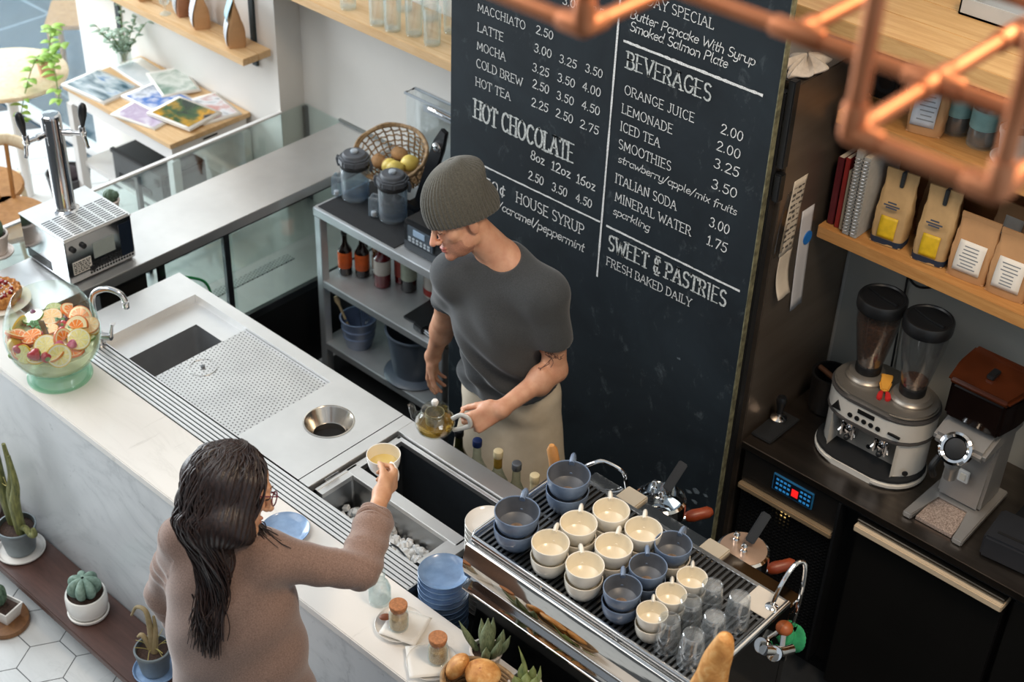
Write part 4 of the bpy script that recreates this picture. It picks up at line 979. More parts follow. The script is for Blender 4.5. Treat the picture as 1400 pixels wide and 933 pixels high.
LINES = [('MACCHIATO', -3.19, -2.976, 2.078, 0.029, 'c'),
 ('LATTE', -3.189, -3.07, 2.006, 0.03, 'c'),
 ('MOCHA', -3.19, -3.058, 1.939, 0.03, 'c'),
 ('COLD BREW', -3.192, -2.979, 1.873, 0.031, 'c'),
 ('HOT TEA', -3.194, -3.03, 1.803, 0.031, 'c'),
 ('3.00', -2.927, -2.856, 2.15, 0.028, 'n'),
 ('3.00', -2.824, -2.749, 2.217, 0.027, 'n'),
 ('3.50', -2.703, -2.638, 2.222, 0.027, 'n'),
 ('2.50', -2.93, -2.856, 2.083, 0.028, 'n'),
 ('3.00', -2.934, -2.859, 2.017, 0.029, 'n'),
 ('3.25', -2.938, -2.866, 1.947, 0.029, 'n'),
 ('2.50', -2.935, -2.862, 1.888, 0.03, 'n'),
 ('2.25', -2.936, -2.862, 1.82, 0.03, 'n'),
 ('3.25', -2.825, -2.752, 2.017, 0.028, 'n'),
 ('3.50', -2.828, -2.754, 1.949, 0.029, 'n'),
 ('3.50', -2.828, -2.754, 1.885, 0.029, 'n'),
 ('2.50', -2.828, -2.753, 1.82, 0.03, 'n'),
 ('3.50', -2.715, -2.644, 2.022, 0.028, 'n'),
 ('4.00', -2.722, -2.646, 1.955, 0.029, 'n'),
 ('4.50', -2.72, -2.644, 1.89, 0.029, 'n'),
 ('2.75', -2.722, -2.643, 1.82, 0.029, 'n'),
 ('HOT CHOCOLATE', -3.197, -2.739, 1.677, 0.069, 'b'),
 ('8oz', -2.929, -2.866, 1.619, 0.035, 'n'),
 ('12oz', -2.834, -2.749, 1.616, 0.035, 'n'),
 ('16oz', -2.721, -2.64, 1.612, 0.035, 'n'),
 ('2.50', -2.936, -2.866, 1.539, 0.032, 'n'),
 ('3.50', -2.827, -2.759, 1.538, 0.032, 'n'),
 ('4.50', -2.72, -2.649, 1.541, 0.031, 'n'),
 ('50¢', -3.147, -3.039, 1.417, 0.042, 'n'),
 ('HOUSE SYRUP', -2.987, -2.673, 1.423, 0.041, 'c'),
 ('vanilla/caramel/peppermint', -3.197, -2.669, 1.358, 0.034, 'i'),
 ('SUNDAY SPECIAL', -2.572, -2.247, 2.317, 0.032, 'c'),
 ('Butter Pancake With Syrup', -2.555, -2.093, 2.256, 0.03, 'i'),
 ('Smoked Salmon Plate', -2.552, -2.185, 2.216, 0.031, 'i'),
 ('BEVERAGES', -2.552, -2.228, 2.092, 0.054, 'b'),
 ('ORANGE JUICE', -2.551, -2.278, 2.002, 0.031, 'c'),
 ('LEMONADE', -2.555, -2.353, 1.934, 0.032, 'c'),
 ('ICED TEA', -2.556, -2.396, 1.871, 0.032, 'c'),
 ('SMOOTHIES', -2.557, -2.344, 1.807, 0.033, 'c'),
 ('2.00', -2.18, -2.099, 2.007, 0.031, 'n'),
 ('2.00', -2.187, -2.1, 1.947, 0.031, 'n'),
 ('3.25', -2.189, -2.096, 1.886, 0.032, 'n'),
 ('3.50', -2.188, -2.093, 1.814, 0.032, 'n'),
 ('3.00', -2.178, -2.102, 1.679, 0.033, 'n'),
 ('1.75', -2.178, -2.102, 1.612, 0.034, 'n'),
 ('strawberry/apple/mix fruits', -2.555, -2.084, 1.757, 0.027, 'i'),
 ('ITALIAN SODA', -2.559, -2.307, 1.679, 0.034, 'c'),
 ('MINERAL WATER', -2.553, -2.241, 1.612, 0.034, 'c'),
 ('sparkling', -2.558, -2.403, 1.56, 0.028, 'i'),
 ('SWEET & PASTRIES', -2.565, -2.077, 1.417, 0.058, 'b'),
 ('FRESH BAKED DAILY', -2.567, -2.207, 1.353, 0.032, 'c')]
for t_ in LINES: lettering(*t_)
def chalk_rule(p, q, wd, name='chalk_rule'):
    mb = MB(); rr = random.Random(int(p[1]*1000)); n = 40
    ribbon(mb, [(p[0]+(q[0]-p[0])*i/n, p[1]+(q[1]-p[1])*i/n+rr.uniform(-.0006, .0006)) for i in range(n+1)], wd, 0, -.0132, .25, rr)
    return mb.build(name, chalk, cbd, loc=(-BX, 0, -BZ), smooth=0, recalc=False)
chalk_rule((-3.22, 1.503), (-2.611, 1.505), .006); chalk_rule((-2.567, 2.175), (-2.056, 2.176), .009); chalk_rule((-2.577, 1.503), (-2.036, 1.50), .007); chalk_rule((-2.592, 2.95), (-2.603, 1.29), .007)
# smudges
rr = random.Random(4)
for (x, z, s_) in [(-2.09, .62, .018), (-2.12, .60, .012), (-2.05, .625, .010), (-2.09, .57, .012), (-2.23, 1.13, .008)]:
    mb = MB().prism([(x+s_*math.cos(a)*rr.uniform(.6, 1.3), z+s_*.6*math.sin(a)*rr.uniform(.6, 1.3)) for a in [2*PI*i/11 for i in range(11)]], -.0128, -.0122, 'y')
    mb.build('chalk_smudge', mat('faint_chalk', '#59636a', .9, 0, .35, 90), cbd, loc=(-BX, 0, -BZ), smooth=0)
# ------------------------------------------------------------------ tall fridge behind the board
fg = thing('tall_fridge', 'tall dark steel fridge standing behind the chalkboard, side with notes', 'fridge', (-2.64, 3.72, 0)); LF = (2.64, -3.72, 0)
steel_brown_reflect = mat('steel_side_brown_reflection', '#978a7e', .42, .9, .2, 2.5, stretch=(1, .4, 3))  # steel with its brown reflection put into the base colour
MB().box(-3.30, -1.985, 3.475, 3.985, .06, 2.205, .003).build('body', steel_brown_reflect, fg, loc=LF)
MB().box(-3.29, -1.995, 3.426, 3.462, .14, 2.19, .004).build('door', mat('fridge_door', '#1c1d1f', .5, 0, .1, 8), fg, loc=LF)
MB().box(-3.28, -2.005, 3.461, 3.476, .15, 2.18).build('door_gasket', black_soft, fg, loc=LF)
for z0, z1 in ((1.95, 2.235), (1.835, 1.93)): MB().box(-1.993, -1.968, 3.428, 3.458, z0, z1, .003).build('hinge_block', black_pl, fg, loc=LF)
MB().box(-3.28, -2.0, 3.50, 3.96, 0, .06).build('plinth', black_pl, fg, loc=LF)
rg = MB(); rr = random.Random(9)
rag = thing('crumpled_cloth', 'crumpled pale cloth stuffed on top of the fridge corner', 'cloth', (-2.02, 3.56, 2.206))
MB().grid(lambda u, v: ((.055+.012*math.sin(7*u*2*PI))*math.sin(PI*v*.9+.05)*math.cos(2*PI*u), (.09+.02*math.sin(5*u*2*PI+2))*math.sin(PI*v*.9+.05)*math.sin(2*PI*u), .05*(1-v)*(1+.25*math.sin(9*u*2*PI))), 48, 12, True).build('cloth', mat('pale_cloth', '#c9bfb4', .9, 0, .15, 40, bump=.4), rag)
def note(name, label, cat, y0, y1, z0, z1, m, curl=.006, lean=0, ink=False):
    o = thing(name, label, cat, (-1.9845, (y0+y1)/2, z0))
    h = z1-z0; w_ = y1-y0
    MB().grid(lambda u, v: (.0012+curl*((1-v)**3)+.002*math.sin(6*u)*(1-v), (u-.5)*w_+lean*(v-.5), v*h), 8, 12).build('sheet', m, o, solid=.0008)
    if ink:
        mb = MB(); rr = random.Random(3)
        for i in range(11):
            z = h*(.1+.078*i); a = -w_*.4; 
            while a < w_*.35:
                l = rr.uniform(.006, .02); mb.box(.0022+curl*((1-z/h)**3)+.001, .0034+curl*((1-z/h)**3)+.001, a+lean*(z/h-.5), min(a+l, w_*.42)+lean*(z/h-.5), z+rr.uniform(-.004, .004), z+.004+rr.uniform(0, .003)); a += l+rr.uniform(.004, .012)
        mb.build('ink_marks', mat('pencil_ink', '#54504b', .8), o)
    return o
rec = mat('receipt_paper', '#c9beae', .75, 0, .08, 14)
note('receipt', 'long paper note with dark scribbles taped on the fridge side', 'note', 3.525, 3.60, 1.60, 1.86, rec, .004, .03, True)
note('receipt', 'curled blank paper strip hanging below the scribbled note', 'note', 3.515, 3.585, 1.45, 1.60, rec, .03, .02)
cardn = note('note_card', 'white card with round blue sticker on the fridge side', 'note', 3.63, 3.70, 1.33, 1.72, mat('dim_white_card', '#c4c4c8', .6, 0, .04, 8), .004, -.02)
MB().cyl(.024, .001, .004, 24, M=Matrix.Translation((.001, .012, .27)) @ rotm(0, PI/2, 0) @ rotm(0, 0, 0)).build('sticker', mat('blue_sticker', '#1f6fc0', .45, 0, .1, 30), cardn)
note('plastic_sleeve', 'clear plastic sleeve peeling off behind the scribbled note', 'sleeve', 3.49, 3.54, 1.62, 1.83, glass('sleeve_plastic', (.85, .83, .8), .3, (.6, .6, .6)), .012, .05)
# ------------------------------------------------------------------ back counter on the right
XR = .35
dsteel = mat('worn_dark_steel', '#7c736b', .33, 1, .18, 4, stretch=(1, 6, 6))
blackm = mat('matte_black_metal', '#141517', .5, .2, .12, 8)
bcn = thing('back_counter', 'dark steel back counter on the right under the coffee shelves', 'counter', (-1.0, 3.7, 0)); LB = (1.0, -3.7, 0)
MB().box(-1.965, XR, 3.44, 3.985, .872, .900, .002).build('worktop', dsteel, bcn, loc=LB)
MB().box(-1.965, XR, 3.447, 3.46, .862, .872).build('front_lip', blackm, bcn, loc=LB)
MB().box(-1.965, XR, 3.50, 3.98, .10, .872).build('carcass', blackm, bcn, loc=LB)
MB().box(-1.95, XR, 3.53, 3.96, 0, .10).build('plinth', blackm, bcn, loc=LB)
un = thing('cooler_control', 'dark cooling unit front with blue lit control panel and grille', 'cooling unit', (-1.77, 3.48, .10)); LU = (1.77, -3.48, -.10)
MB().box(-1.955, -1.577, 3.455, 3.499, .725, .860, .003).build('control_front', mat('control_steel', '#4d4a48', .4, .9, .12, 6), un, loc=LU)
MB().box(-1.955, -1.577, 3.437, 3.499, .700, .722, .004).build('handle_lip', mat('cream_lip', '#a58d6f', .4, .5, .1, 6), un, loc=LU)
pnl = MB().box(-1.83, -1.67, 3.449, 3.456, .765, .835, .002).build('control_panel', mat('panel_blue', '#2a6f9c', .35, 0, .15, 30), un, loc=LU)
MB().box(-1.825, -1.675, 3.4475, 3.4492, .770, .830).build('panel_face', mat('panel_face', '#101a26', .3, 0, .1, 30), pnl)
def emis(name, c, s_):
    t = NT(name); t.b.inputs['Emission Color'].default_value = (*lin(c), 1); t.b.inputs['Emission Strength'].default_value = s_; t.col(t.ramp(t.noise(t.coord(), 30), [(.3, lin(c)), (.7, lin(c))])); return t.m
mb = MB()
for x in (-1.81, -1.795, -1.78, -1.765, -1.715, -1.70, -1.685):
    for z in (.780, .800, .818): mb.box(x-.005, x+.005, 3.4465, 3.4478, z-.004, z+.004)
mb.build('blue_keys', emis('blue_keys', '#2f86c8', .35), pnl)
MB().box(-1.752, -1.727, 3.4465, 3.4478, .782, .812).build('red_digit', emis('red_digit', '#d01a1a', 1.2), pnl)
# perforated grille as real bars
mb = MB()
for i in range(25): mb.box(-1.953+i*.0155, -1.947+i*.0155, 3.470, 3.476, .13, .695)
for j in range(37): mb.box(-1.955, -1.577, 3.470, 3.476, .13+j*.0155, .1355+j*.0155)
mb.build('grille', blackm, un, loc=LU)
MB().box(-1.955, -1.577, 3.492, 3.498, .12, .70).build('backing', dark_gap, un, loc=LU)
MB().cyl(.022, 0, .004, 16, M=Matrix.Translation((-1.785, 3.491, .655)) @ rotm(PI/2, 0, 0)).build('pilot_lamp', emis('pilot_lamp', '#f0c878', 1.5), un, loc=LU)
MB().box(-1.575, -1.565, 3.44, 3.499, .12, .862).build('side_post', blackm, un, loc=LU)
fd = thing('under_counter_fridge', 'black under counter fridge door with pale handle strip', 'fridge', (-1.24, 3.48, .10)); LQ = (1.24, -3.48, -.10)
MB().box(-1.50, -.975, 3.455, 3.499, .06, .80, .004).build('door', mat('fridge_black', '#151413', .35, .1, .12, 5), fd, loc=LQ)
MB().box(-1.50, -.975, 3.425, 3.499, .803, .828, .003).build('handle_strip', mat('cream_strip', '#d3bda0', .4, .1, .08, 6), fd, loc=LQ)
MB().box(-1.50, -.975, 3.437, 3.499, .836, .848, .003).build('upper_trim', mat('trim_steel', '#8c8781', .3, 1, .1, 6), fd, loc=LQ)
f2 = thing('under_counter_fridge', 'second black under counter door at the far right edge', 'fridge', (-.6, 3.48, .10)); 
MB().box(-.355, .40, -.025, .019, -.04, .75, .004).build('door', mat('fridge_black', '#151413', .35, .1, .12, 5), f2)
# ------------------------------------------------------------------ shelves on the right
def oak_shelf(label, x0, x1, y0, z0, z1, m, splits=()):
    o = thing('wall_shelf', label, 'shelf', (x0, YW-.012, z0)); ys = [y0]+list(splits)+[YW-.014]
    mb = MB()
    for a, b in zip(ys, ys[1:]): mb.box(0, x1-x0, a-YW+.012+.001, b-YW+.012-.001, 0, z1-z0, .002)
    mb.build('board', m, o); mb = MB()
    for x in (.35, 1.2): 
        if x < x1-x0: MB().prism([(0, -.07), (y0-YW+.06, -.012), (y0-YW+.06, 0), (0, 0)], x-.012, x+.012, 'x').build('bracket', blackm, o)
    mb.bm.free(); return o
oak_shelf('lower warm oak shelf on the right carrying coffee bags and books', -1.967, XR, 3.705, 1.597, 1.642, oak_warm)
oak_shelf('middle warm oak shelf on the right carrying jars and white pot', -1.960, XR, 3.685, 2.018, 2.060, oak_warm, (3.84,))
oak_shelf('broad top oak shelf of wide planks above the jars', -2.16, XR, 3.56, 2.345, 2.400, wood('plank_oak', '#b98a55', '#d9b47d', 6, 0, .45), (3.71, 3.86))
wb = tag(MB().box(-1.93, XR, YW-.03, YW-.013, 1.643, 2.017).build('back_board', wood('dark_back_board', '#6d4526', '#8a5a33', 6, 0, .55)), 'brown wooden back board on the wall behind the coffee bags', 'board')
# books and folders
def book(label, loc, w, d, h, m, rz=0, lean=0, cat='book', name='book', g='books and binders at the shelf end'):
    o = thing(name, label, cat, loc, group=g, rot=(0, lean, rz))
    MB().box(0, w, 0, d, 0, h, .002).build('cover', m, o)
    MB().box(.003, w-.003, -.0005 if False else .004, d-.002, .004, h+.001).build('pages', mat('page_edge', '#cfc6b6', .8, 0, .08, 40), o); return o
ZL = 1.643
book('dark maroon book standing against the fridge side', (-1.955, 3.735, ZL), .022, .17, .24, mat('maroon_cover', '#5a1720', .5, 0, .3, 30))
book('thin red and white cookbook beside the maroon book', (-1.925, 3.73, ZL), .016, .18, .25, mat('red_cover', '#8a2523', .45, 0, .3, 12))
book('pale cream thin book between red book and grey binder', (-1.906, 3.728, ZL), .010, .17, .215, mat('cream_cover', '#b9ab95', .5, 0, .1, 20))
wire_m = mat('pale_binder', '#a9a9a6', .5, 0, .1, 40)
for i, (x, l) in enumerate([(-1.886, 'grey spiral bound notebook nearest the red books'), (-1.858, 'second grey spiral bound notebook beside the coffee bags')]):
    o = book(l, (x, 3.715, ZL), .024, .21, .30 if i == 0 else .285, wire_m, cat='notebook', name='spiral_notebook')
    mb = MB()
    for k in range(22): mb.tube([(.012+.011*math.cos(a), -.002+.008*math.sin(a), .02+k*.0122) for a in [2*PI*q/8 for q in range(8)]], .0014, 5, closed=True)
    mb.build('spiral', mat('spiral_wire', '#c4c5c6', .3, 1, .05, 20), o)
# coffee bags with yellow panel and navy foot
ybag = mat('tan_bag', '#b39468', .6, 0, .12, 16, bump=.2, bscale=20)
yel = mat('yellow_panel', '#d8b31f', .5, 0, .15, 40); navy = mat('navy_foot', '#16304a', .5, 0, .1, 20)
def yellow_bag(label, loc, rz, tilt):
    o = bag('coffee_bag', label, 'coffee bag', loc, rz, .105, .075, .245, ybag, 'tan coffee bags with yellow panels', (-.028, .028, .028, .100), yel, False, tilt=tilt)
    mb = MB(); n = 28
    def f(u, v):
        th = u*2*PI; c, s_ = math.cos(th), math.sin(th); e = .42; a = .0535+.0008*v; b = .0385
        return ((a+.001)*abs(c)**e*(1 if c >= 0 else -1), (b+.004*v+.002)*abs(s_)**e*(1 if s_ >= 0 else -1), .001+.022*v)
    mb.grid(f, n, 3, True); mb.build('foot_band', navy, o)
    mb = MB(); rr = random.Random(3)
    for i, (w_, z) in enumerate([(.014, .150), (.026, .140), (.018, .132)]): mb.box(-w_, w_, -.0475, -.0462, z, z+.005)
    mb.build('printed_lines', mat('faded_navy', '#4a5363', .6), o)
    MB().box(.0, .012, -.016, .012, .195, .247, .002).build('tie_strip', mat('dark_tie', '#2a2f33', .5), o)
    return o
yellow_bag('tan coffee bag with yellow panel beside the spiral notebooks', (-1.755, 3.785, ZL), .12, -.04)
yellow_bag('tan coffee bag with yellow panel next to kraft pouches', (-1.607, 3.785, ZL), .12, -.04)
g = 'kraft pouches with white labels'
for l, x, y in [('kraft coffee pouch with white label beside yellow panel bags', -1.475, 3.785), ('kraft coffee pouch with white label second from yellow panel bags', -1.345, 3.785), ('kraft coffee pouch with white label third from yellow panel bags', -1.215, 3.79), ('kraft coffee pouch with white label at the far right edge', -1.085, 3.79)]:
    bag('coffee_pouch', l, 'coffee bag', (x, y, ZL), .06, .125, .07, .205, kraft, g, (-.042, .044, .03, .125), paper, True)
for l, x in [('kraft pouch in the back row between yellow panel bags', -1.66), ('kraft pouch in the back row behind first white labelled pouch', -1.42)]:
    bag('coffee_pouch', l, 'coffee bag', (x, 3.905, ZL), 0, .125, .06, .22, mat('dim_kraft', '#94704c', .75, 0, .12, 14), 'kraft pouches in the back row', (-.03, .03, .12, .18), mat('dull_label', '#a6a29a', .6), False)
# middle shelf
ZM = 2.061
teal = mat('teal_label', '#7ba3a3', .5, 0, .12, 30); dkfill = mat('dark_coffee_fill', '#20211f', .6, 0, .3, 90)
def store_jar(label, loc):
    o = thing('storage_jar', label, 'jar', loc, group='glass jars with teal labels')
    MB().lathe([(0, .003), (.036, .003), (.040, 0), (.042, .008), (.042, .13), (.034, .145), (.034, .158), (.031, .158), (.031, .146), (.039, .13), (.039, .008), (0, .008)], 30).build('jar', clear, o)
    MB().cyl(.0385, .009, .06, 28, .004).build('contents', dkfill, o)
    MB().lathe([(.0424, .060), (.0428, .0605), (.0428, .118), (.0424, .119)], 30).build('label', teal, o)
    MB().cyl(.036, .150, .170, 28, .004).build('lid', mat('jar_lid_grey', '#5d6262', .4, .5, .1, 10), o); return o
for l, x, y in [('glass jar with teal label half hidden left of kraft bag', -1.79, 3.86), ('glass jar with teal label right behind the kraft bag', -1.64, 3.825), ('glass jar with teal label beside the small white pot', -1.545, 3.80)]: store_jar(l, (x, y, ZM))
bag('coffee_pouch', 'kraft bag with pale blue label standing alone on the middle shelf', 'coffee bag', (-1.705, 3.765, ZM), .25, .105, .07, .19, kraft, None, (-.042, .03, .03, .15), mat('pale_blue_label', '#c3cbd6', .5), True)
wp = thing('potted_plant', 'white pot with dark spiky plant on the middle right shelf', 'plant', (-1.435, 3.775, ZM)); del wp['label']; wp['label'] = 'white pot with dark spiky plant on the middle right shelf'
z = pot(wp, .048, .095, white_matte, white_matte, .8, .008)
mb = MB()
for k in range(26):
    a = k*2.4; e = .3+.9*(k/26); leaf(mb, (0, 0, z+.05), (math.cos(a)*e, math.sin(a)*e, 1.1-e*.6), .085, .004, .25)
mb.tube([(0, 0, z-.01), (.003, 0, z+.055)], .005, 8)
mb.build('leaves', mat('dark_spike_leaf', '#273a2e', .6, 0, .25, 20), wp, solid=.0008)
bx_ = thing('speaker_box', 'small black speaker on the middle shelf beside the fridge', 'speaker', (-1.90, 3.90, ZM))
MB().box(-.05, .05, -.06, .06, 0, .16, .006).build('cabinet', blackm, bx_); MB().lathe([(.036, 0), (.034, .003), (.012, -.004), (0, -.002)], 24, Matrix.Translation((0, -.061, .06)) @ rotm(PI/2, 0, 0)).build('cone', black_soft, bx_)
# something pale lying on the top shelf
tr_ = thing('storage_tray', 'long pale grey tray lying at the back of the top shelf', 'tray', (-1.42, 3.90, 2.401))
MB().box(-.30, .45, -.055, .055, 0, .006).box(-.30, .45, -.055, -.05, 0, .05).box(-.30, .45, .05, .055, 0, .05).box(-.30, -.295, -.055, .055, 0, .05).box(.445, .45, -.055, .055, 0, .05).build('tray', mat('pale_grey_tray', '#b7bcc0', .5, 0, .06, 10), tr_)
# ------------------------------------------------------------------ counter top things
ZC = .9005
tm = tag(MB().box(-1.965, -1.885, 3.49, 3.67, ZC-.0005, ZC+.008, .003).build('tamping_mat', black_soft), 'black rubber tamping mat at the left end of back counter', 'mat')
tp = thing('tamper', 'black handled steel tamper standing on the tamping mat', 'tamper', (-1.935, 3.61, ZC+.0085))
MB().lathe([(0, 0), (.028, 0), (.029, .002), (.029, .014), (.024, .018), (.012, .024), (.010, .034), (0, .034)], 30).build('base', chrome, tp)
MB().lathe([(0, .033), (.012, .034), (.011, .045), (.017, .075), (.019, .09), (.014, .102), (0, .105)], 24).build('handle', black_pl, tp)
kb = thing('knock_box', 'dark cylindrical knock box with wooden bar behind the tamper', 'knock box', (-1.865, 3.80, ZC))
MB().lathe([(0, 0), (.058, 0), (.062, .004), (.066, .145), (.069, .150), (.060, .150), (.056, .01), (0, .008)], 32).build('bin', blackm, kb)
MB().tube([(-.063, 0, .135), (.063, 0, .135)], .010, 12, M=rotm(0, 0, -.3)).build('knock_bar', mat('dark_wood_bar', '#5b3d2a', .6), kb)
# twin grinder
gr = thing('twin_grinder', 'large white twin coffee grinder with two hoppers on back counter', 'coffee grinder', (-1.612, 3.70, ZC))
gw = mat('grinder_white', '#e0dbd2', .3, 0, .04, 6, coat=.2); gg = mat('grinder_silver', '#9a948c', .35, .7, .08, 8); gd = mat('grinder_grey', '#6f6c6b', .4, .6, .08, 8)
def stadium(hw, hd, n=12, y0=0): return [((hw-hd)+hd*math.cos(a), y0+hd*math.sin(a)) for a in [-PI/2+PI*i/n for i in range(n+1)]] + [(-(hw-hd)+hd*math.cos(a), y0+hd*math.sin(a)) for a in [PI/2+PI*i/n for i in range(n+1)]]
HW, HD = .185, .115
MB().prism(stadium(HW+.003, HD+.003), .250, .262, 'z', bev=.003).prism(stadium(HW+.003, HD+.003), .165, .178, 'z', bev=.003).build('grey_band', gd, gr)
MB().prism(stadium(HW, HD), .178, .250, 'z', bev=.002).build('white_band', gw, gr)
MB().prism(stadium(HW-.004, HD-.004), .262, .276, 'z', bev=.006).build('top_plate', gg, gr)
for s_ in (-1, 1):
    p = [q for q in stadium(HW-.006, HD-.006) if q[0]*s_ > .118]; p = p if s_ > 0 else p
    xs = .120*s_; pl = [(xs, -HD+.006)]+sorted(p, key=lambda q: q[1])+[(xs, HD-.006)]
    MB().prism(pl, .03, .166, 'z', bev=.003).build('side_pillar', gw, gr)
MB().box(-.122, .122, -.045, HD-.012, .03, .166, .002).build('recess_panel', mat('recess_silver', '#aaa49c', .4, .15, .06, 8), gr)
MB().prism(stadium(HW+.012, HD+.012, y0=-.02), .0, .022, 'z', bev=.006).build('drip_base', gw, gr)
MB().prism(stadium(HW+.008, HD+.006, y0=-.022), .022, .032, 'z', bev=.003).build('drip_tray', black_soft, gr)
for x in (-.062, .062):
    mb = MB().lathe([(0, 0), (.017, 0), (.019, .02), (.014, .045), (.020, .060), (.020, .075), (0, .075)], 20, Matrix.Translation((x, -.075, .087)))
    mb.tube([(x-.030, -.10, .105), (x-.022, -.085, .12), (x, -.075, .125), (x+.022, -.085, .12), (x+.030, -.10, .105)], .0055, 8)
    mb.cyl(.010, 0, .05, 12, .002, Matrix.Translation((x, -.05, .12)) @ rotm(PI/2, 0, 0)).box(x-.024, x-.018, -.10, -.06, .09, .15, .002).box(x+.018, x+.024, -.10, -.06, .09, .15, .002)
    mb.build('spout', chrome, gr); MB().sph((x+.002, -.098, .092), .011, 12).build('spout_knob', black_pl, gr)
mb = MB()
for i in range(5): mb.cyl(.009, 0, .004, 16, .001, Matrix.Translation((-.055+i*.026, -HD-.000, .200)) @ rotm(PI/2, 0, 0))
mb.build('buttons', blackm, gr)
MB().box(-.032, .03, -HD-.003, -HD+.002, .222, .238, .001).build('display', blackm, gr); MB().box(.085, .128, -HD-.003+.0, -HD+.004, .200, .207).build('vent_slot', blackm, gr)
MB().prism([(-.128, .195), (-.092, .195), (-.110, .228)], -HD-.001, -HD+.012, 'y', Matrix.Identity(4)).build('triangle_badge', blackm, gr)
MB().cyl(.010, 0, .004, 16, .001, Matrix.Translation((HD+.045, -.085, .06)) @ rotm(PI/2, 0, .6)).build('power_button', blackm, gr)
MB().cyl(.008, 0, .004, 16, .001, Matrix.Translation((0, -.045, .055)) @ rotm(PI/2, 0, 0)).build('lock', blackm, gr)
beans = mat('coffee_beans', '#35211a', .45, 0, .6, 130, c2='#70482e', bump=1.0, bscale=130)
smoke = glass('smoked_hopper', (.93, .93, .93), .4, (.66, .67, .69), .05, .05, .035)
def hopper(x, full):
    MB().lathe([(.070, .276), (.070, .284), (.064, .288), (.060, .296), (.050, .300), (0, .300)], 40, Matrix.Translation((x, .01, 0))).build('hopper_collar', gg, gr)
    MB().cyl(.043, .300, .330, 32, .004, Matrix.Translation((x, .01, 0))).build('hopper_neck', blackm, gr)
    h = MB().lathe([(.041, .330), (.046, .352), (.058, .42), (.068, .48), (.073, .53), (.074, .555), (.072, .555), (.066, .48), (.056, .42), (.044, .352), (.039, .330)], 40, Matrix.Translation((x, .01, 0))).build('hopper', smoke, gr)
    if full: MB().lathe([(0, .333), (.038, .333), (.043, .352), (.055, .42), (.0645, .48), (.067, .505), (0, .515)], 36, Matrix.Translation((x, .01, 0))).build('coffee_beans', beans, h)
    else: MB().lathe([(0, .333), (.038, .333), (.043, .350), (0, .356)], 36, Matrix.Translation((x, .01, 0))).build('coffee_beans', beans, h)
    l = MB().lathe([(.074, .548), (.079, .550), (.080, .556), (.080, .585), (.076, .592), (.070, .593), (.066, .588), (0, .588)], 44, Matrix.Translation((x, .01, 0))).build('hopper_lid', black_pl, gr)
    MB().prism([(-.062, -.006), (0, -.012), (.062, -.006), (.062, .006), (0, .012), (-.062, .006)], .588, .596, 'z', Matrix.Translation((x, .01, 0)) @ rotm(0, 0, -.25), .002).build('lid_ridge', black_pl, l)
hopper(-.085, True); hopper(.080, False)
br_ = thing('cleaning_brush', 'yellow cleaning brush with red tips lying between grinder hoppers', 'brush', (-1.605, 3.665, ZC+.280), rot=(.25, 0, .5))
MB().prism([(-.012, 0), (.012, 0), (.022, .035), (.018, .052), (.026, .07), (-.018, .072), (-.010, .05), (-.02, .035)], 0, .014, 'z', bev=.004).build('handle', mat('yellow_brush', '#d99a3c', .5, 0, .1, 20), br_)
MB().prism([(-.018, -.004), (-.003, .002), (-.006, -.035), (-.016, -.042), (-.024, -.03)], .001, .013, 'z', bev=.003).prism([(.004, .002), (.018, -.004), (.024, -.03), (.012, -.042), (.004, -.034)], .001, .013, 'z', bev=.003).build('red_tips', mat('red_bristles', '#b81f1f', .55, 0, .15, 40), br_)
# single grinder with brown box hopper
g2 = thing('single_grinder', 'grey single coffee grinder with dark amber hopper at right', 'coffee grinder', (-1.275, 3.66, ZC))
gs_ = mat('grinder_light_grey', '#a19f9d', .35, .5, .08, 8)
MB().prism([(-.105, -.165), (-.075, -.165), (-.06, -.02), (.05, -.02), (.07, -.165), (.105, -.165), (.095, .16), (-.095, .16)], 0, .022, 'z', bev=.004).build('foot', gs_, g2)
MB().box(-.065, .062, -.15, -.02, .002, .014).build('mesh_tray', mat('coarse_mesh', '#9a8073', .5, .3, .5, 260, c2='#d9c5b8'), g2)
MB().prism([(-.01, .02), (.135, .02), (.135, .30), (.02, .30)], -.075, .075, 'x', Matrix.Identity(4), .01).build('column', gs_, g2)
MB().prism([(-.13, .30), (.14, .30), (.14, .375), (-.02, .375), (-.13, .335)], -.088, .088, 'x', bev=.012).build('head', gs_, g2)
mb = MB().lathe([(.047, 0), (.052, .004), (.052, .03), (.044, .034), (.036, .03), (.034, .006), (0, .006)], 36, Matrix.Translation((0, -.125, .315)) @ rotm(.95, 0, 0)); mb.build('dial_ring', chrome, g2)
MB().cyl(.034, .006, .028, 28, .004, Matrix.Translation((0, -.125, .315)) @ rotm(.95, 0, 0)).build('dial_cap', blackm, g2)
MB().tube(smooth_path([(0, -.13, .30), (0, -.135, .26), (-.005, -.12, .20)], 5), [.026]*6+[.020]*5, 16).build('chute', gs_, g2)
MB().tube(smooth_path([(-.045, -.14, .27), (-.05, -.165, .24), (-.045, -.15, .20)], 4), .011, 10).build('hook', blackm, g2)
sw = MB().box(-.018, .018, -.018, -.008, .115, .160, .002).build('switch_plate', white_paint, g2); MB().box(-.009, .009, -.0215, -.017, .125, .150, .001).build('switch', cream_cer, sw)
amber = mat('amber_hopper', '#3d1e12', .12, 0, .25, 6, trans=.25, coat=.6, c2='#5a2c18')
hp = MB().prism([(-.09, -.10), (.09, -.10), (.11, .0), (.11, .10), (-.11, .10), (-.11, .0)], .375, .50, 'z', Matrix.Translation((0, .02, 0)), .01).build('hopper', mat('dark_amber', '#150d0b', .15, 0, .3, 6, coat=.5), g2)
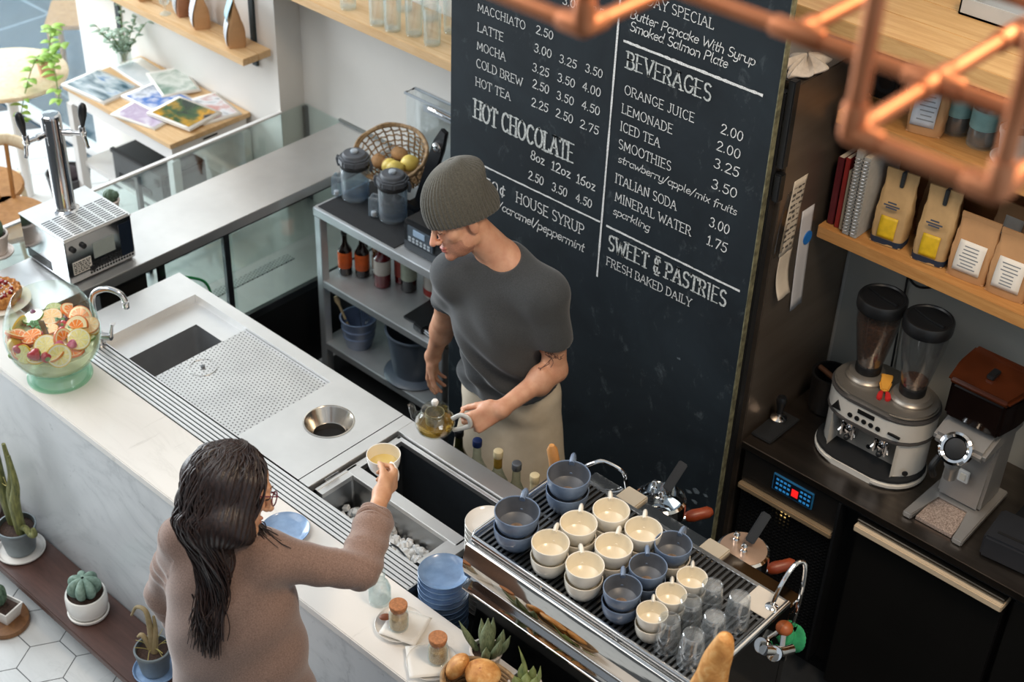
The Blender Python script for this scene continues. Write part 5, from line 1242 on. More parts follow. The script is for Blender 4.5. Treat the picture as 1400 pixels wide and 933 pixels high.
MB().prism([(-.10, -.108), (.10, -.108), (.118, .0), (.118, .108), (-.118, .108), (-.118, .0)], .50, .525, 'z', Matrix.Translation((0, .02, 0)), .01).build('hopper_lid', amber, hp)
MB().box(-.012, .012, -.02, .03, .525, .540, .003).build('lid_latch', black_pl, hp)
bm_ = thing('coffee_brewer', 'black coffee brewer at the right edge of back counter', 'coffee maker', (-1.01, 3.80, ZC))
MB().prism([(-.10, .0), (.16, .0), (.16, .40), (-.06, .40), (-.06, .30), (.02, .27), (.02, .04), (-.10, .03)], -.10, .14, 'x', Matrix.Identity(4) @ rotm(0, 0, 0), .008).build('body', black_pl, bm_)
MB().lathe([(0, .035), (.05, .035), (.058, .06), (.05, .15), (.035, .17), (.033, .17), (.047, .15), (.055, .06), (0, .04)], 28, Matrix.Translation((.02, -.04, 0))).build('carafe', smoke, bm_)
cr = thing('receipt_printer', 'small black card machine box on back counter right edge', 'card machine', (-1.055, 3.60, ZC), rz=.1)
MB().box(-.07, .10, -.09, .07, 0, .085, .008).build('body', mat('charcoal_box', '#24262b', .5, 0, .1, 10), cr); MB().box(-.04, .08, -.055, -.045, .080, .087).build('slot', dark_gap, cr)
for l, P in [('black cable drooping along the wall above grinders', [(-1.78, 3.98, 1.45), (-1.70, 3.975, 1.40), (-1.55, 3.975, 1.50), (-1.40, 3.98, 1.57), (-1.30, 3.98, 1.585)]), ('black cable looping behind the amber hopper', [(-1.28, 3.90, 1.44), (-1.18, 3.95, 1.50), (-1.05, 3.975, 1.54), (-.9, 3.98, 1.56)]), ('thin cable hanging behind the bean filled hopper', [(-1.76, 3.98, 1.59), (-1.745, 3.975, 1.3), (-1.73, 3.97, .95)])]:
    tag(MB().tube(smooth_path(P, 8), .004, 8).build('cable', black_soft), l, 'cable')
# ------------------------------------------------------------------ espresso machine
em = thing('espresso_machine', 'polished chrome espresso machine loaded with cups on the bar right end', 'espresso machine', (-1.65, 2.38, .766)); LE = (1.65, -2.38, -.766)
mx0, mx1, ZT = -2.045, -1.262, 1.25
mirror = mat('mirror_chrome', '#c9c7c4', .05, 1, .03, 4)
prof = [(2.186, 1.244), (2.170, 1.236), (2.160, 1.20), (2.158, 1.16), (2.166, 1.12), (2.190, 1.088), (2.206, 1.076), (2.222, 1.05), (2.226, 1.0), (2.216, .93), (2.200, .86), (2.190, .80), (2.60, .80), (2.60, 1.244)]
MB().prism(prof, mx0, mx1, 'x').build('body', mirror, em, loc=LE, smooth=30)
MB().box(mx0-.003, mx1+.003, 2.158, 2.20, 1.070, 1.078, .002).build('ridge_trim', chrome, em, loc=LE)
for x in (mx0+.06, mx1-.06):
    for y in (2.25, 2.54): MB().cyl(.022, .766, .80, 18, .003, Matrix.Translation((x, y, 0))).build('foot', chrome, em, loc=LE)
# cup tray: slats over a dark pan inside a chrome frame with round rails
mb = MB().box(mx0, mx1, 2.186, 2.20, 1.244, 1.256, .002).box(mx0, mx1, 2.585, 2.60, 1.244, 1.256, .002).box(mx0, mx0+.022, 2.20, 2.585, 1.244, 1.256).box(mx1-.016, mx1, 2.20, 2.585, 1.244, 1.256)
mb.build('tray_frame', steel, em, loc=LE)
MB().box(mx0+.02, mx1-.014, 2.198, 2.588, 1.2445, 1.246).build('tray_pan', dark_gap, em, loc=LE)
mb = MB(); x = mx0+.03
while x < mx1-.02: mb.box(x, x+.0085, 2.20, 2.586, 1.2475, 1.2555, .001, None, 1); x += .0165
for y in (2.30, 2.395, 2.49): mb.box(mx0+.02, mx1-.014, y-.004, y+.004, 1.247, 1.2535)
mb.build('tray_slats', steel_dark, em, loc=LE)
mb = MB().tube([(mx0+.006, 2.588, 1.262), (mx0+.006, 2.20, 1.264), (mx0+.014, 2.184, 1.264), (mx1-.008, 2.184, 1.264), (mx1-.003, 2.195, 1.264), (mx1-.003, 2.588, 1.262)], .0075, 12)
for x in (mx0+.01, -1.78, -1.52, mx1-.006): mb.cyl(.004, 1.244, 1.262, 8, M=Matrix.Translation((x, 2.186, 0)))
mb.build('cup_rail', chrome, em, loc=LE)
MB().box(mx0+.06, mx1, 2.600, 2.66, 1.205, 1.236, .004).box(mx0, mx1, 2.60, 2.63, .82, 1.205, .003).build('barista_fascia', mirror, em, loc=LE)
ivory = mat('ivory_casing', '#c9bda9', .3, .3, .06, 10)
red_wood = mat('red_brown_handle', '#8a3a1c', .4, 0, .2, 24)
def group_head(x, y, z, capm):
    MB().box(x-.085, x-.012, y-.125, y-.045, z-.05, z+.032, .004, Matrix.Identity(4)).build('group_mount', ivory, em, loc=LE)
    g_ = MB().lathe([(0, z-.10), (.045, z-.10), (.050, z-.06), (.066, z-.052), (.074, z-.045), (.076, z-.01), (.074, z+.006), (.066, z+.012)], 44, Matrix.Translation((x, y, 0))).build('group_head', chrome, em, loc=LE)
    MB().lathe([(.067, z+.011), (.066, z+.0135), (.03, z+.016), (0, z+.017)], 44, Matrix.Translation((x, y, 0))).build('group_cap', capm, g_)
    for dx, dy in ((-.030, .005), (.012, -.018)):
        MB().lathe([(.009, z+.013), (.009, z+.026), (.006, z+.030), (.008, z+.036), (.0095, z+.043), (.006, z+.050), (0, z+.052)], 16, Matrix.Translation((x+dx, y+dy, 0))).build('bolt', chrome, g_)
    MB().box(-.014, .014, -.012, .012, 0, .095, .003, Matrix.Translation((x+.005, y+.015, z+.030)) @ rotm(-.75, .35, .3)).build('paddle', black_pl, g_)
    MB().cyl(.045, z-.12, z-.075, 28, .004, Matrix.Translation((x, y, 0))).build('portafilter', chrome, em, loc=LE)
    p0 = Vector((x+.03, y+.035, z-.085)); d = Vector((.50, .75, .10)).normalized()
    MB().tube([p0, p0+d*.055], [.010, .009], 12).build('portafilter_neck', chrome, em, loc=LE)
    MB().tube([p0+d*(.035+.085*t) for t in (0, .1, .3, .6, .85, 1)], [.010, .016, .019, .0175, .018, .010], 14).build('portafilter_handle', red_wood, em, loc=LE)
group_head(-1.785, 2.715, 1.215, glass('cap_glass', (.75, .8, .82), .6, (.5, .55, .6)))
group_head(-1.487, 2.705, 1.215, mat('rosy_cap', '#c7a993', .15, .6, .06, 8))  # chrome cap, its pinkish cream reflection painted as colour
MB().tube(smooth_path([(-2.0, 2.60, 1.22), (-2.0, 2.61, 1.265), (-1.976, 2.633, 1.29), (-1.957, 2.657, 1.292), (-1.906, 2.681, 1.27), (-1.901, 2.697, 1.22), (-1.908, 2.719, 1.15), (-1.915, 2.74, 1.02)], 6), .0062, 10).build('steam_wand', chrome, em, loc=LE)
MB().tube(smooth_path([(-1.289, 2.546, 1.25), (-1.289, 2.55, 1.27), (-1.288, 2.576, 1.32), (-1.289, 2.627, 1.352), (-1.28, 2.656, 1.352), (-1.268, 2.656, 1.33), (-1.26, 2.644, 1.25), (-1.265, 2.641, 1.13), (-1.27, 2.645, .99)], 6), .0062, 10).build('steam_wand', chrome, em, loc=LE)
MB().lathe([(0, 1.2555), (.016, 1.2555), (.017, 1.262), (.008, 1.268), (0, 1.268)], 20, Matrix.Translation((-1.289, 2.546, 0))).build('wand_socket', chrome, em, loc=LE)
MB().box(-1.36, -1.275, 2.50, 2.59, 1.2562, 1.259, .001).build('pale_plate', mat('ivory_plate', '#d8cfc2', .35, .2, .05, 10), em, loc=LE)
# steam valve at the right end with wooden knob
sv = MB().tube([(-1.262, 2.50, 1.15), (-1.235, 2.545, 1.13), (-1.225, 2.58, 1.12)], .015, 14).cyl(.022, -.01, .02, 18, .003, Matrix.Translation((-1.245, 2.53, 1.13)) @ rotm(.9, .4, 0)).build('steam_valve', chrome, em, loc=LE)
MB().sph((0, 0, 0), .024, 18, (1, 1, .8), Matrix.Translation((-1.262, 2.590, 1.165))).build('valve_knob', mat('orange_wood_knob', '#a85a2c', .4, 0, .2, 20), em, loc=LE)
MB().tube([(-1.235, 2.545, 1.13), (-1.262, 2.590, 1.165)], .008, 10).build('valve_stem', chrome, em, loc=LE)
MB().tube([(-2.07, 2.58, 1.12), (-2.068, 2.575, 1.22)], .009, 12).tube([(-2.07, 2.58, 1.13), (-2.0, 2.60, 1.13)], .010, 10).build('lever_arm', chrome, em, loc=LE)
MB().tube([(-2.068, 2.574, 1.215), (-2.070, 2.573, 1.235), (-2.076, 2.572, 1.28), (-2.084, 2.570, 1.315), (-2.086, 2.569, 1.33)], [.011, .0145, .0165, .016, .008], 16).build('lever_handle', mat('honey_handle', '#c48a4e', .4, 0, .15, 20), em, loc=LE)
gc = thing('green_cloth', 'crumpled green cloth hanging on the right hand steam wand', 'cloth', (-1.262, 2.643, 1.095))
MB().grid(lambda u, v: ((.010+.024*math.sin(PI*min(1, v*1.0))**.7*(1+.55*math.sin(5*2*PI*u+5*v)))*math.cos(2*PI*u), (.010+.030*math.sin(PI*v)**.7*(1+.3*math.sin(4*2*PI*u+1)))*math.sin(2*PI*u), .035-.075*v+.01*math.sin(3*2*PI*u)), 48, 14, True).build('cloth', mat('green_microfibre', '#2f9a64', .85, 0, .2, 60, bump=.4), gc)
# ------------------------------------------------------------------ cups on the tray
def cup_obj(label, cat, loc, rz, r, h, m_out, m_in, group, residue=None, foot=.62, name='coffee_cup', handle=True):
    o = thing(name, label, cat, loc, rz, group)
    out = [(0, .003), (r*foot*.8, .003), (r*foot*.85, 0), (r*foot, .001), (r*foot*1.05, .005), (r*.86, h*.30), (r*.955, h*.58), (r, h-.003), (r*.995, h)]
    MB().lathe(out+[(r*.955, h), (r*.95, h-.003)], 40).build('body', m_out, o)
    MB().lathe([(r*.952, h-.002), (r*.905, h*.58), (r*.80, h*.30), (r*.5, h*.12), (0, h*.10)], 40).build('inside', m_in, o)
    if residue: MB().lathe([(r*.30, h*.125), (r*.18, h*.13), (0, h*.13)], 20).build('residue', residue, o)
    if handle:
        hh = h*.62; MB().tube(smooth_path([(r*.90, 0, h*.86), (r*1.22, 0, h*.92), (r*1.52, 0, h*.74), (r*1.40, 0, h*.38), (r*.86, 0, h*.26)], 5), r*.135, 10, flat=1.7).build('handle', m_out, o)
    return o
bl_out = mat('blue_stoneware', '#6c7e99', .28, 0, .25, 14, c2='#8899b2', coat=.25)
bl_in = mat('grey_blue_inside', '#50545b', .4, 0, .18, 14, c2='#686c74')
cr_in = mat('cream_inside', '#e6dbc4', .25, 0, .05, 10, coat=.2)
res = mat('coffee_residue', '#7d6754', .5, 0, .4, 60)
ZTR = 1.2560
ang = math.radians
def stack(key, x, y, r, h, step, m_o, m_i, lab_top, lab_low, grp, rz, resd=None, low_m=None):
    lo_ = cup_obj(lab_low, 'cup', (x, y, ZTR), rz-.1 if rz else 0, r, h, (low_m or (m_o, m_i))[0], (low_m or (m_o, m_i))[1], grp)
    cup_obj(lab_top, 'cup', (x+.001, y, ZTR+step), rz, r, h, m_o, m_i, grp, resd)
gb, gw_, ge = 'blue stoneware cups on the machine tray', 'cream cups on the machine tray', 'small cream espresso cups on the machine tray'
stack('A', -1.935, 2.252, .0625, .070, .052, bl_out, bl_in, 'large blue cup on top of the stack nearest plates', 'large blue cup at the bottom of the stack nearest plates', gb, ang(118), res)
stack('B', -1.932, 2.462, .0615, .070, .054, bl_out, bl_in, 'large blue cup on top of the stack nearest the barista', 'large blue cup under the stack nearest the barista', gb, ang(122), res)
for k, (x, y, nm) in enumerate([(-1.800, 2.236, 'first cream cup from the left in the front row'), (-1.795, 2.345, 'first cream cup from the left in the middle row'), (-1.765, 2.447, 'left cream cup in the back row beside the first group head'), (-1.680, 2.236, 'second cream cup from the left in the front row'), (-1.672, 2.345, 'second cream cup in the middle row'), (-1.655, 2.450, 'right cream cup in the back row below the group head')]):
    stack('C', x, y, .0515, .062, .046, white_cer if False else cream_cer, cr_in, nm, 'lower cup beneath the '+nm, gw_, ang(128+7*((k*5) % 4-1.5)))
stack('D', -1.563, 2.462, .051, .060, .047, bl_out, bl_in, 'blue cup resting on a cream cup in the back row', 'cream cup carrying a blue cup in the back row', gb, ang(105), res, (cream_cer, cr_in))
stack('D', -1.560, 2.350, .051, .060, .046, bl_out, bl_in, 'upper blue cup in the middle row near glasses', 'lower blue cup in the middle row near glasses', gb, ang(130), res)
stack('D', -1.558, 2.242, .051, .060, .046, bl_out, bl_in, 'upper blue cup in the front row near glasses', 'lower blue cup in the front row near glasses', gb, ang(128), res)
for x, y, nm in [(-1.458, 2.240, 'small espresso cup in the front row beside the glasses'), (-1.463, 2.325, 'small espresso cup in the middle row beside the glasses'), (-1.460, 2.410, 'small espresso cup in the back row beside the glasses')]:
    stack('E', x, y, .041, .052, .040, cream_cer, cr_in, 'upper '+nm, 'lower '+nm, ge, ang(125))
thick = glass('thick_tumbler_glass', (.96, .97, .98), .95, (.82, .86, .88), .06, .14, .16)
for x, y, nm in [(-1.405, 2.243, 'front left'), (-1.330, 2.243, 'front right'), (-1.328, 2.330, 'middle right'), (-1.403, 2.330, 'middle left'), (-1.398, 2.415, 'back left'), (-1.322, 2.430, 'back right')]:
    o = thing('glass_tumbler', nm+' upturned clear tumbler on the machine tray right end', 'glass', (x, y, ZTR), group='upturned tumblers on the machine tray')
    mb = MB(); n = 12
    r_, h_ = .034, .105
    mb.lathe([(r_*.80, h_*.98), (r_*.84, h_-.012), (r_*.90, h_*.62), (r_*.90, h_*.60), (r_*.95, h_*.58), (r_, .002), (r_-.0012, 0), (r_-.0035, .002), (r_*.86, h_*.60), (r_*.76, h_-.016), (0, h_-.014)], 36)
    mb.lathe([(0, h_-.003), (r_*.70, h_-.003), (r_*.74, h_), (r_*.80, h_*.98)], 36)
    mb.build('glass', thick, o)
# ------------------------------------------------------------------ plate stacks on the sunken shelf
def plate(name, label, loc, r, m, group, cat='plate', h=.016):
    o = thing(name, label, cat, loc, group=group)
    MB().lathe([(0, .003), (r*.55, .003), (r*.58, 0), (r*.62, .001), (r*.66, .005), (r*.93, h*.72), (r*.985, h-.002), (r, h), (r*.985, h+.0012), (r*.95, h*.88), (r*.70, h*.42), (r*.66, h*.36), (0, h*.34)], 48).build('plate', m, o); return o
first = plate('side_plate', 'topmost blue glazed plate of the blue stack', (-2.186, 2.226, .7655+10*.0212), .076, blue_glaze, 'stack of blue plates')
ords = ['second', 'third', 'fourth', 'fifth', 'sixth', 'seventh', 'eighth', 'ninth', 'tenth', 'bottom']
for k, w_ in enumerate(ords): dup(first, (-2.186+.0012*math.sin(k*3), 2.226+.0012*math.cos(k*2), .7655+(9-k)*.0212), k*.7, w_+(' blue plate down in the blue stack' if w_ != 'bottom' else ' blue plate of the blue stack'))
cbm = white_cer
fw = plate('side_plate', 'topmost white plate of the white stack beside the machine', (-2.151, 2.378, .7655+17*.0195), .070, cbm, 'stack of white plates')
for k in range(17): dup(fw, (-2.151, 2.378, .7655+(16-k)*.0195), k*.5, ['second', 'third', 'fourth', 'fifth', 'sixth', 'seventh', 'eighth', 'ninth', 'tenth', 'eleventh', 'twelfth', 'thirteenth', 'fourteenth', 'fifteenth', 'sixteenth', 'seventeenth', 'bottom'][k]+' white plate of the white stack beside the machine')
# ------------------------------------------------------------------ things on the marble
ZS_ = ZB+.0005
plate('saucer', 'blue glazed saucer lying alone on the marble beside the woman', (-2.703, 2.058, ZS_), .076, blue_glaze, None)
cf = thing('water_carafe', 'small clear glass bottle of water on the marble by drain rail', 'bottle', (-2.285, 2.062, ZS_))
MB().lathe([(0, .004), (.028, .002), (.031, .0), (.033, .01), (.033, .055), (.026, .075), (.016, .088), (.019, .12), (.0175, .12), (.0145, .088), (.0245, .074), (.031, .054), (.031, .012), (0, .010)], 32).build('bottle', clear, cf)
MB().cyl(.0305, .011, .050, 28).build('water', glass('water_surface', (.95, .97, .97), .3, (.8, .85, .86)), cf)
def cork_jar(label, loc):
    o = thing('cork_jar', label, 'jar', loc, group=None)
    MB().lathe([(0, .003), (.024, .002), (.027, 0), (.0285, .006), (.0285, .052), (.0245, .062), (.0245, .078), (.023, .078), (.023, .062), (.0265, .052), (.0265, .006), (0, .006)], 32).build('jar', clear, o)
    MB().cyl(.0262, .0062, .048, 28, .003).build('contents', mat('brown_sugar', '#c79a5c', .8, 0, .25, 260, c2='#e0bd85', bump=.3, bscale=300), o)
    MB().lathe([(0, .068), (.0225, .068), (.0265, .084), (.0265, .090), (.025, .092), (0, .092)], 28).build('cork', cork, o)
    return o
def napkin(label, loc, rz, s_=.062):
    o = thing('napkin', label, 'napkin', loc, rz)
    MB().grid(lambda u, v: ((u-.5)*2*s_, (v-.5)*2*s_, .0012+.0012*math.sin(u*5)*math.cos(v*4)), 10, 10).build('napkin', paper, o, solid=.001); return o
pa = plate('small_plate', 'white plate with cork jar on a napkin on the marble', (-2.168, 2.030, ZS_), .072, white_cer, None)
napkin('folded white napkin under the cork jar with wooden spoon', (-2.150, 2.035, ZS_+.0150), .35, .058)
cork_jar('cork topped glass jar of sugar standing on white plate', (-2.160, 2.018, ZS_+.019))
ws = thing('wooden_spoon', 'small brown wooden spoon resting against the left cork jar', 'spoon', (-2.208, 2.012, ZS_+.021), .9)
MB().sph((0, 0, .006), .016, 16, (1.15, .8, .35)).sph((.05, 0, .008), .016, 16, (1.0, .7, .35)).tube([(0, 0, .006), (.025, 0, .008), (.05, 0, .008)], [.006, .005, .006], 10).build('spoon', mat('reddish_wood', '#8a4a28', .5, 0, .2, 30), ws)
pb_ = plate('small_plate', 'white plate under the second cork jar near the pastries', (-2.003, 1.995, ZS_), .072, white_cer, None)
napkin('white napkin draped on the plate near the pastries', (-2.010, 1.990, ZS_+.0150), .9, .060)
cork_jar('cork topped glass jar of sugar nearest the pastries', (-1.992, 2.008, ZS_+.019))
# bread basket and plants at the bottom edge
bread = None
t = NT('bread_crust'); v = t.coord(); n = t.noise(v, 34, 6, .6, .4); t.col(t.ramp(n, [(.3, lin('#a8672c')), (.52, lin('#cf9350')), (.75, lin('#e6bd80'))])); t.set(rough=.65); t.bump(t.noise(v, 60, 6), .25); bread = t.m
bb = thing('bread_basket', 'round wicker basket holding bread rolls at the bottom of photo', 'basket', (-1.80, 1.985, ZS_))
mb = MB()
for j in range(7): mb.tube([((.075+.005*j)*math.cos(a)*1.2, (.075+.005*j)*math.sin(a)*.85, .006+.011*j) for a in [2*PI*i/40 for i in range(40)]], .0062, 8, closed=True)
mb.build('weave', wick, bb); MB().prism([(.082*1.2*math.cos(a), .082*.85*math.sin(a)) for a in [2*PI*i/32 for i in range(32)]], 0, .006).build('base', wick, bb)
def roll(label, loc, rot, a, b, c, m=None):
    o = thing('bread_roll', label, 'bread', loc, rot=rot, group=None)
    MB().grid(lambda u, v: (a*math.cos(2*PI*u)*math.sin(PI*v)*(1+.05*math.sin(6*PI*u)), b*math.sin(2*PI*u)*math.sin(PI*v), -c*math.cos(PI*v)*(1+.04*math.sin(9*u))), 32, 18, True).build('crust', m or bread, o); return o
roll('golden oval bread roll standing at the basket left edge', (-1.895, 1.985, ZS_+.085), (.25, .45, .3), .026, .038, .058)
rb = roll('round bread roll with red jam top in the basket', (-1.815, 2.0, ZS_+.105), (.2, 0, .4), .050, .045, .032)
MB().grid(lambda u, v: (.030*math.cos(2*PI*u)*v*(1+.2*math.sin(8*PI*u)), .024*math.sin(2*PI*u)*v, .031-.012*v*v), 28, 6, True).build('jam', mat('red_jam', '#8c3a22', .3, 0, .3, 40, coat=.3), rb)
roll('pale bread roll at the basket right side', (-1.745, 1.975, ZS_+.085), (.1, .2, 1.1), .045, .036, .030)
roll('bread roll at the bottom of the basket under the others', (-1.81, 1.972, ZS_+.040), (0, 0, .3), .05, .04, .03)
aloe_m = mat('striped_haworthia', '#5f6f4f', .6, 0, .3, 40, c2='#8a9470', stretch=(8, 8, 1), bump=.2)
def succulent(label, loc, spec, m, potm):
    o = thing('succulent_plant', label, 'plant', loc); z = pot(o, .045, .065, potm, None, .8)
    for (dx, dy, h, r_, lean, a) in spec:
        tip = (dx+lean*math.cos(a), dy+lean*math.sin(a), z+h)
        P = smooth_path([(dx*.6, dy*.6, z-.012), ((dx+tip[0])/2+.002, (dy+tip[1])/2, z+h*.5), tip], 6); n = len(P)
        MB().tube(P, [r_*(.75+.6*math.sin(PI*min(1, i/(n-1)*1.1))**1.0)*(1-(i/(n-1))**3*.85) for i in range(n)], 12).build('leaf', m, o)
    return o
succulent('striped green upright succulent beside the cork jar and bread', (-1.893, 2.098, ZS_), [(0, 0, .135, .017, .004, 0), (-.024, .012, .085, .010, .02, 2.6), (.030, -.005, .10, .010, .030, 0), (.018, .026, .08, .010, .016, .9), (-.012, .03, .09, .009, .016, 1.9), (-.03, -.015, .085, .008, .05, 3.4), (.02, -.026, .075, .010, .02, -.7), (.036, .01, .10, .008, .035, .3)], aloe_m, terr_white)
gs2 = mat('green_succulent', '#77864d', .55, 0, .25, 30, c2='#99a46a')
succulent('pale green finger leaved succulent near the machine at bottom', (-1.735, 2.085, ZS_), [(0, 0, .05, .012, .004, 0), (-.02, .01, .05, .011, .01, 2.6), (.022, .004, .055, .011, .012, 0), (.0, .022, .05, .010, .01, 1.6), (-.012, -.018, .045, .011, .01, -2), (.006, .012, .125, .005, -.04, .2), (.03, .01, .095, .006, .01, .4), (.03, -.006, .045, .005, .075, -.2)], gs2, terr_white)
bj = thing('bread_jar', 'tall clear glass jar holding the baguette at bottom right', 'jar', (-1.21, 2.03, ZS_))
MB().lathe([(0, .008), (.062, .006), (.068, 0), (.072, .01), (.072, .28), (.069, .28), (.069, .014), (0, .014)], 36).build('jar', clear, bj)
bg_ = thing('baguette', 'long golden baguette standing upright at the bottom edge', 'bread', (-1.212, 2.005, ZS_+.020), rot=(-.075, .115, .2))
def bag_(u, v):
    r_ = .045*(max(0, math.sin(PI*v)) if v < 1 else 0)**.32; k = 1+.04*math.sin(v*40+2*math.cos(2*PI*u))
    return (r_*k*math.cos(2*PI*u), r_*k*math.sin(2*PI*u), .700*v)
MB().grid(bag_, 32, 60, True).build('crust', bread, bg_)
# ------------------------------------------------------------------ punch bowl with fruit
pbx, pby = -3.868, 2.028
pw = thing('punch_bowl', 'large footed glass punch bowl with green base full of fruit punch', 'punch bowl', (pbx, pby, ZS_))
bowl_pf = [(.098, .052), (.128, .075), (.150, .115), (.161, .16), (.162, .195), (.155, .235), (.140, .275), (.126, .305), (.118, .318)]
punch_gl = glass('bowl_glass', (.98, .99, .98), .35, (.78, .86, .84))
MB().lathe([(0, .046), (.07, .046)]+bowl_pf+[(.115, .319), (.1235, .305), (.1375, .275), (.1525, .235), (.1592, .195), (.158, .16), (.147, .116), (.125, .078), (.096, .056), (0, .052)], 64).build('bowl', punch_gl, pw)
gft = glass('green_glass', (.84, .96, .90), .4, (.62, .86, .75), whiten=.25)
MB().lathe([(.060, .046), (.075, .044), (.094, .034), (.104, .012), (.106, .003), (.103, 0), (.098, .0), (.09, .028), (.07, .038), (0, .040)], 56).lathe([(.106, .004), (.112, .003), (.112, .0), (.09, 0)], 56).build('green_foot', gft, pw)
t = NT('punch_liquid'); v = t.coord(); n = t.noise(v, 9, 4); t.col(t.ramp(n, [(.3, lin('#d6d0a0')), (.7, lin('#e8e4c4'))])); t.set(rough=.12)
tr_ = t.add('ShaderNodeBsdfTransparent'); tr_.inputs[0].default_value = (.95, .93, .78, 1); ms_ = t.add('ShaderNodeMixShader'); ms_.inputs[0].default_value = .42
t.ln(tr_.outputs[0], ms_.inputs[1]); t.ln(t.b.outputs[0], ms_.inputs[2]); t.ln(ms_.outputs[0], t.out.inputs[0]); pl_m = t.m
ZL_ = .150
MB().lathe([(0, .054), (.095, .058), (.123, .079), (.1455, .117), (.154, ZL_), (0, ZL_)], 56).build('punch', pl_m, pw)
rindm = {'orange': mat('orange_rind', '#e2762a', .4, 0, .1, 60), 'lemon': mat('lemon_rind', '#dfb52c', .4, 0, .1, 60), 'lime': mat('lime_rind', '#6d8f3a', .4, 0, .15, 60), 'grapefruit': mat('grapefruit_rind', '#e0903f', .4, 0, .1, 60)}
def flesh(name, c, pith):
    t = NT(name); v = t.coord(); s_ = t.add('ShaderNodeSeparateXYZ'); t.ln(v, s_.inputs[0])
    an = t.math('ARCTAN2', s_.outputs[1], s_.outputs[0]); seg = t.math('ABSOLUTE', t.math('SINE', t.math('MULTIPLY', an, 4.5)))
    r_ = t.math('SQRT', t.math('ADD', t.math('MULTIPLY', s_.outputs[0], s_.outputs[0]), t.math('MULTIPLY', s_.outputs[1], s_.outputs[1])))
    k = t.math('MULTIPLY', t.math('GREATER_THAN', seg, .22), t.math('LESS_THAN', r_, .0315))
    t.col(t.mix(k, lin(pith), t.ramp(t.noise(v, 150), [(.3, lin(c)), (.7, tuple(min(1, x*1.25) for x in lin(c)))]))); t.set(rough=.25, coat=.3); return t.m
fl = {'orange': flesh('orange_flesh', '#e2781a', '#f0d9a8'), 'lemon': flesh('lemon_flesh', '#e6d88c', '#efe8c8'), 'lime': flesh('lime_flesh', '#c5d198', '#e4e8cc'), 'grapefruit': flesh('grapefruit_flesh', '#e8c08a', '#f0e0bd')}
def slice_(kind, label, x, y, z, rot, r=.029, half=False):
    q_ = math.hypot(x, y); lim = .150-(r*.35 if z > .19 else .012)
    if q_ > lim: x, y = x*lim/q_, y*lim/q_
    o = thing(kind+'_slice', label, kind+' slice', (pbx+x, pby+y, ZS_+z), rot=rot, group='fruit pieces in the punch bowl')
    k = r/.029; n = 32; a1 = PI if half else 2*PI
    def pl_(rr_): return [(rr_*math.cos(a1*i/n), rr_*math.sin(a1*i/n)) for i in range(n+(1 if half else 0))]
    MB().prism(pl_(r), -.004, .004, 'z', bev=.0012).build('rind', rindm[kind], o)
    MB().prism(pl_(r*.93), -.0043, .0043, 'z').build('flesh', fl[kind], o); return o
def berry(label, x, y, z, r, m, rot=(0, 0, 0), cat='strawberry'):
    q_ = math.hypot(x, y); lim = .156-r*1.05
    if q_ > lim: x, y = x*lim/q_, y*lim/q_
    o = thing(cat.replace(' ', '_'), label, cat, (pbx+x, pby+y, ZS_+z), rot=rot, group='fruit pieces in the punch bowl')
    MB().lathe([(0, -r*1.25), (r*.45, -r*1.0), (r*.85, -r*.3), (r, .25*r), (r*.8, r*.75), (r*.3, r*.9), (0, r*.85)], 20).build('flesh', m, o)
    if cat == 'strawberry': MB().lathe([(r*.5, r*.86), (r*.2, r*1.0), (0, r*.98)], 8).build('leaf_cap', rindm['lime'], o)
    return o
straw = mat('strawberry_red', '#b8202c', .3, 0, .2, 60, bump=.2, coat=.2); pink = mat('radish_pink', '#c45b78', .35, 0, .25, 40); plum = mat('fig_purple', '#6d3650', .4, 0, .3, 40); mint = mat('mint_leaf', '#4b7a3f', .55, 0, .3, 40)
rr = random.Random(21); zt_ = .196
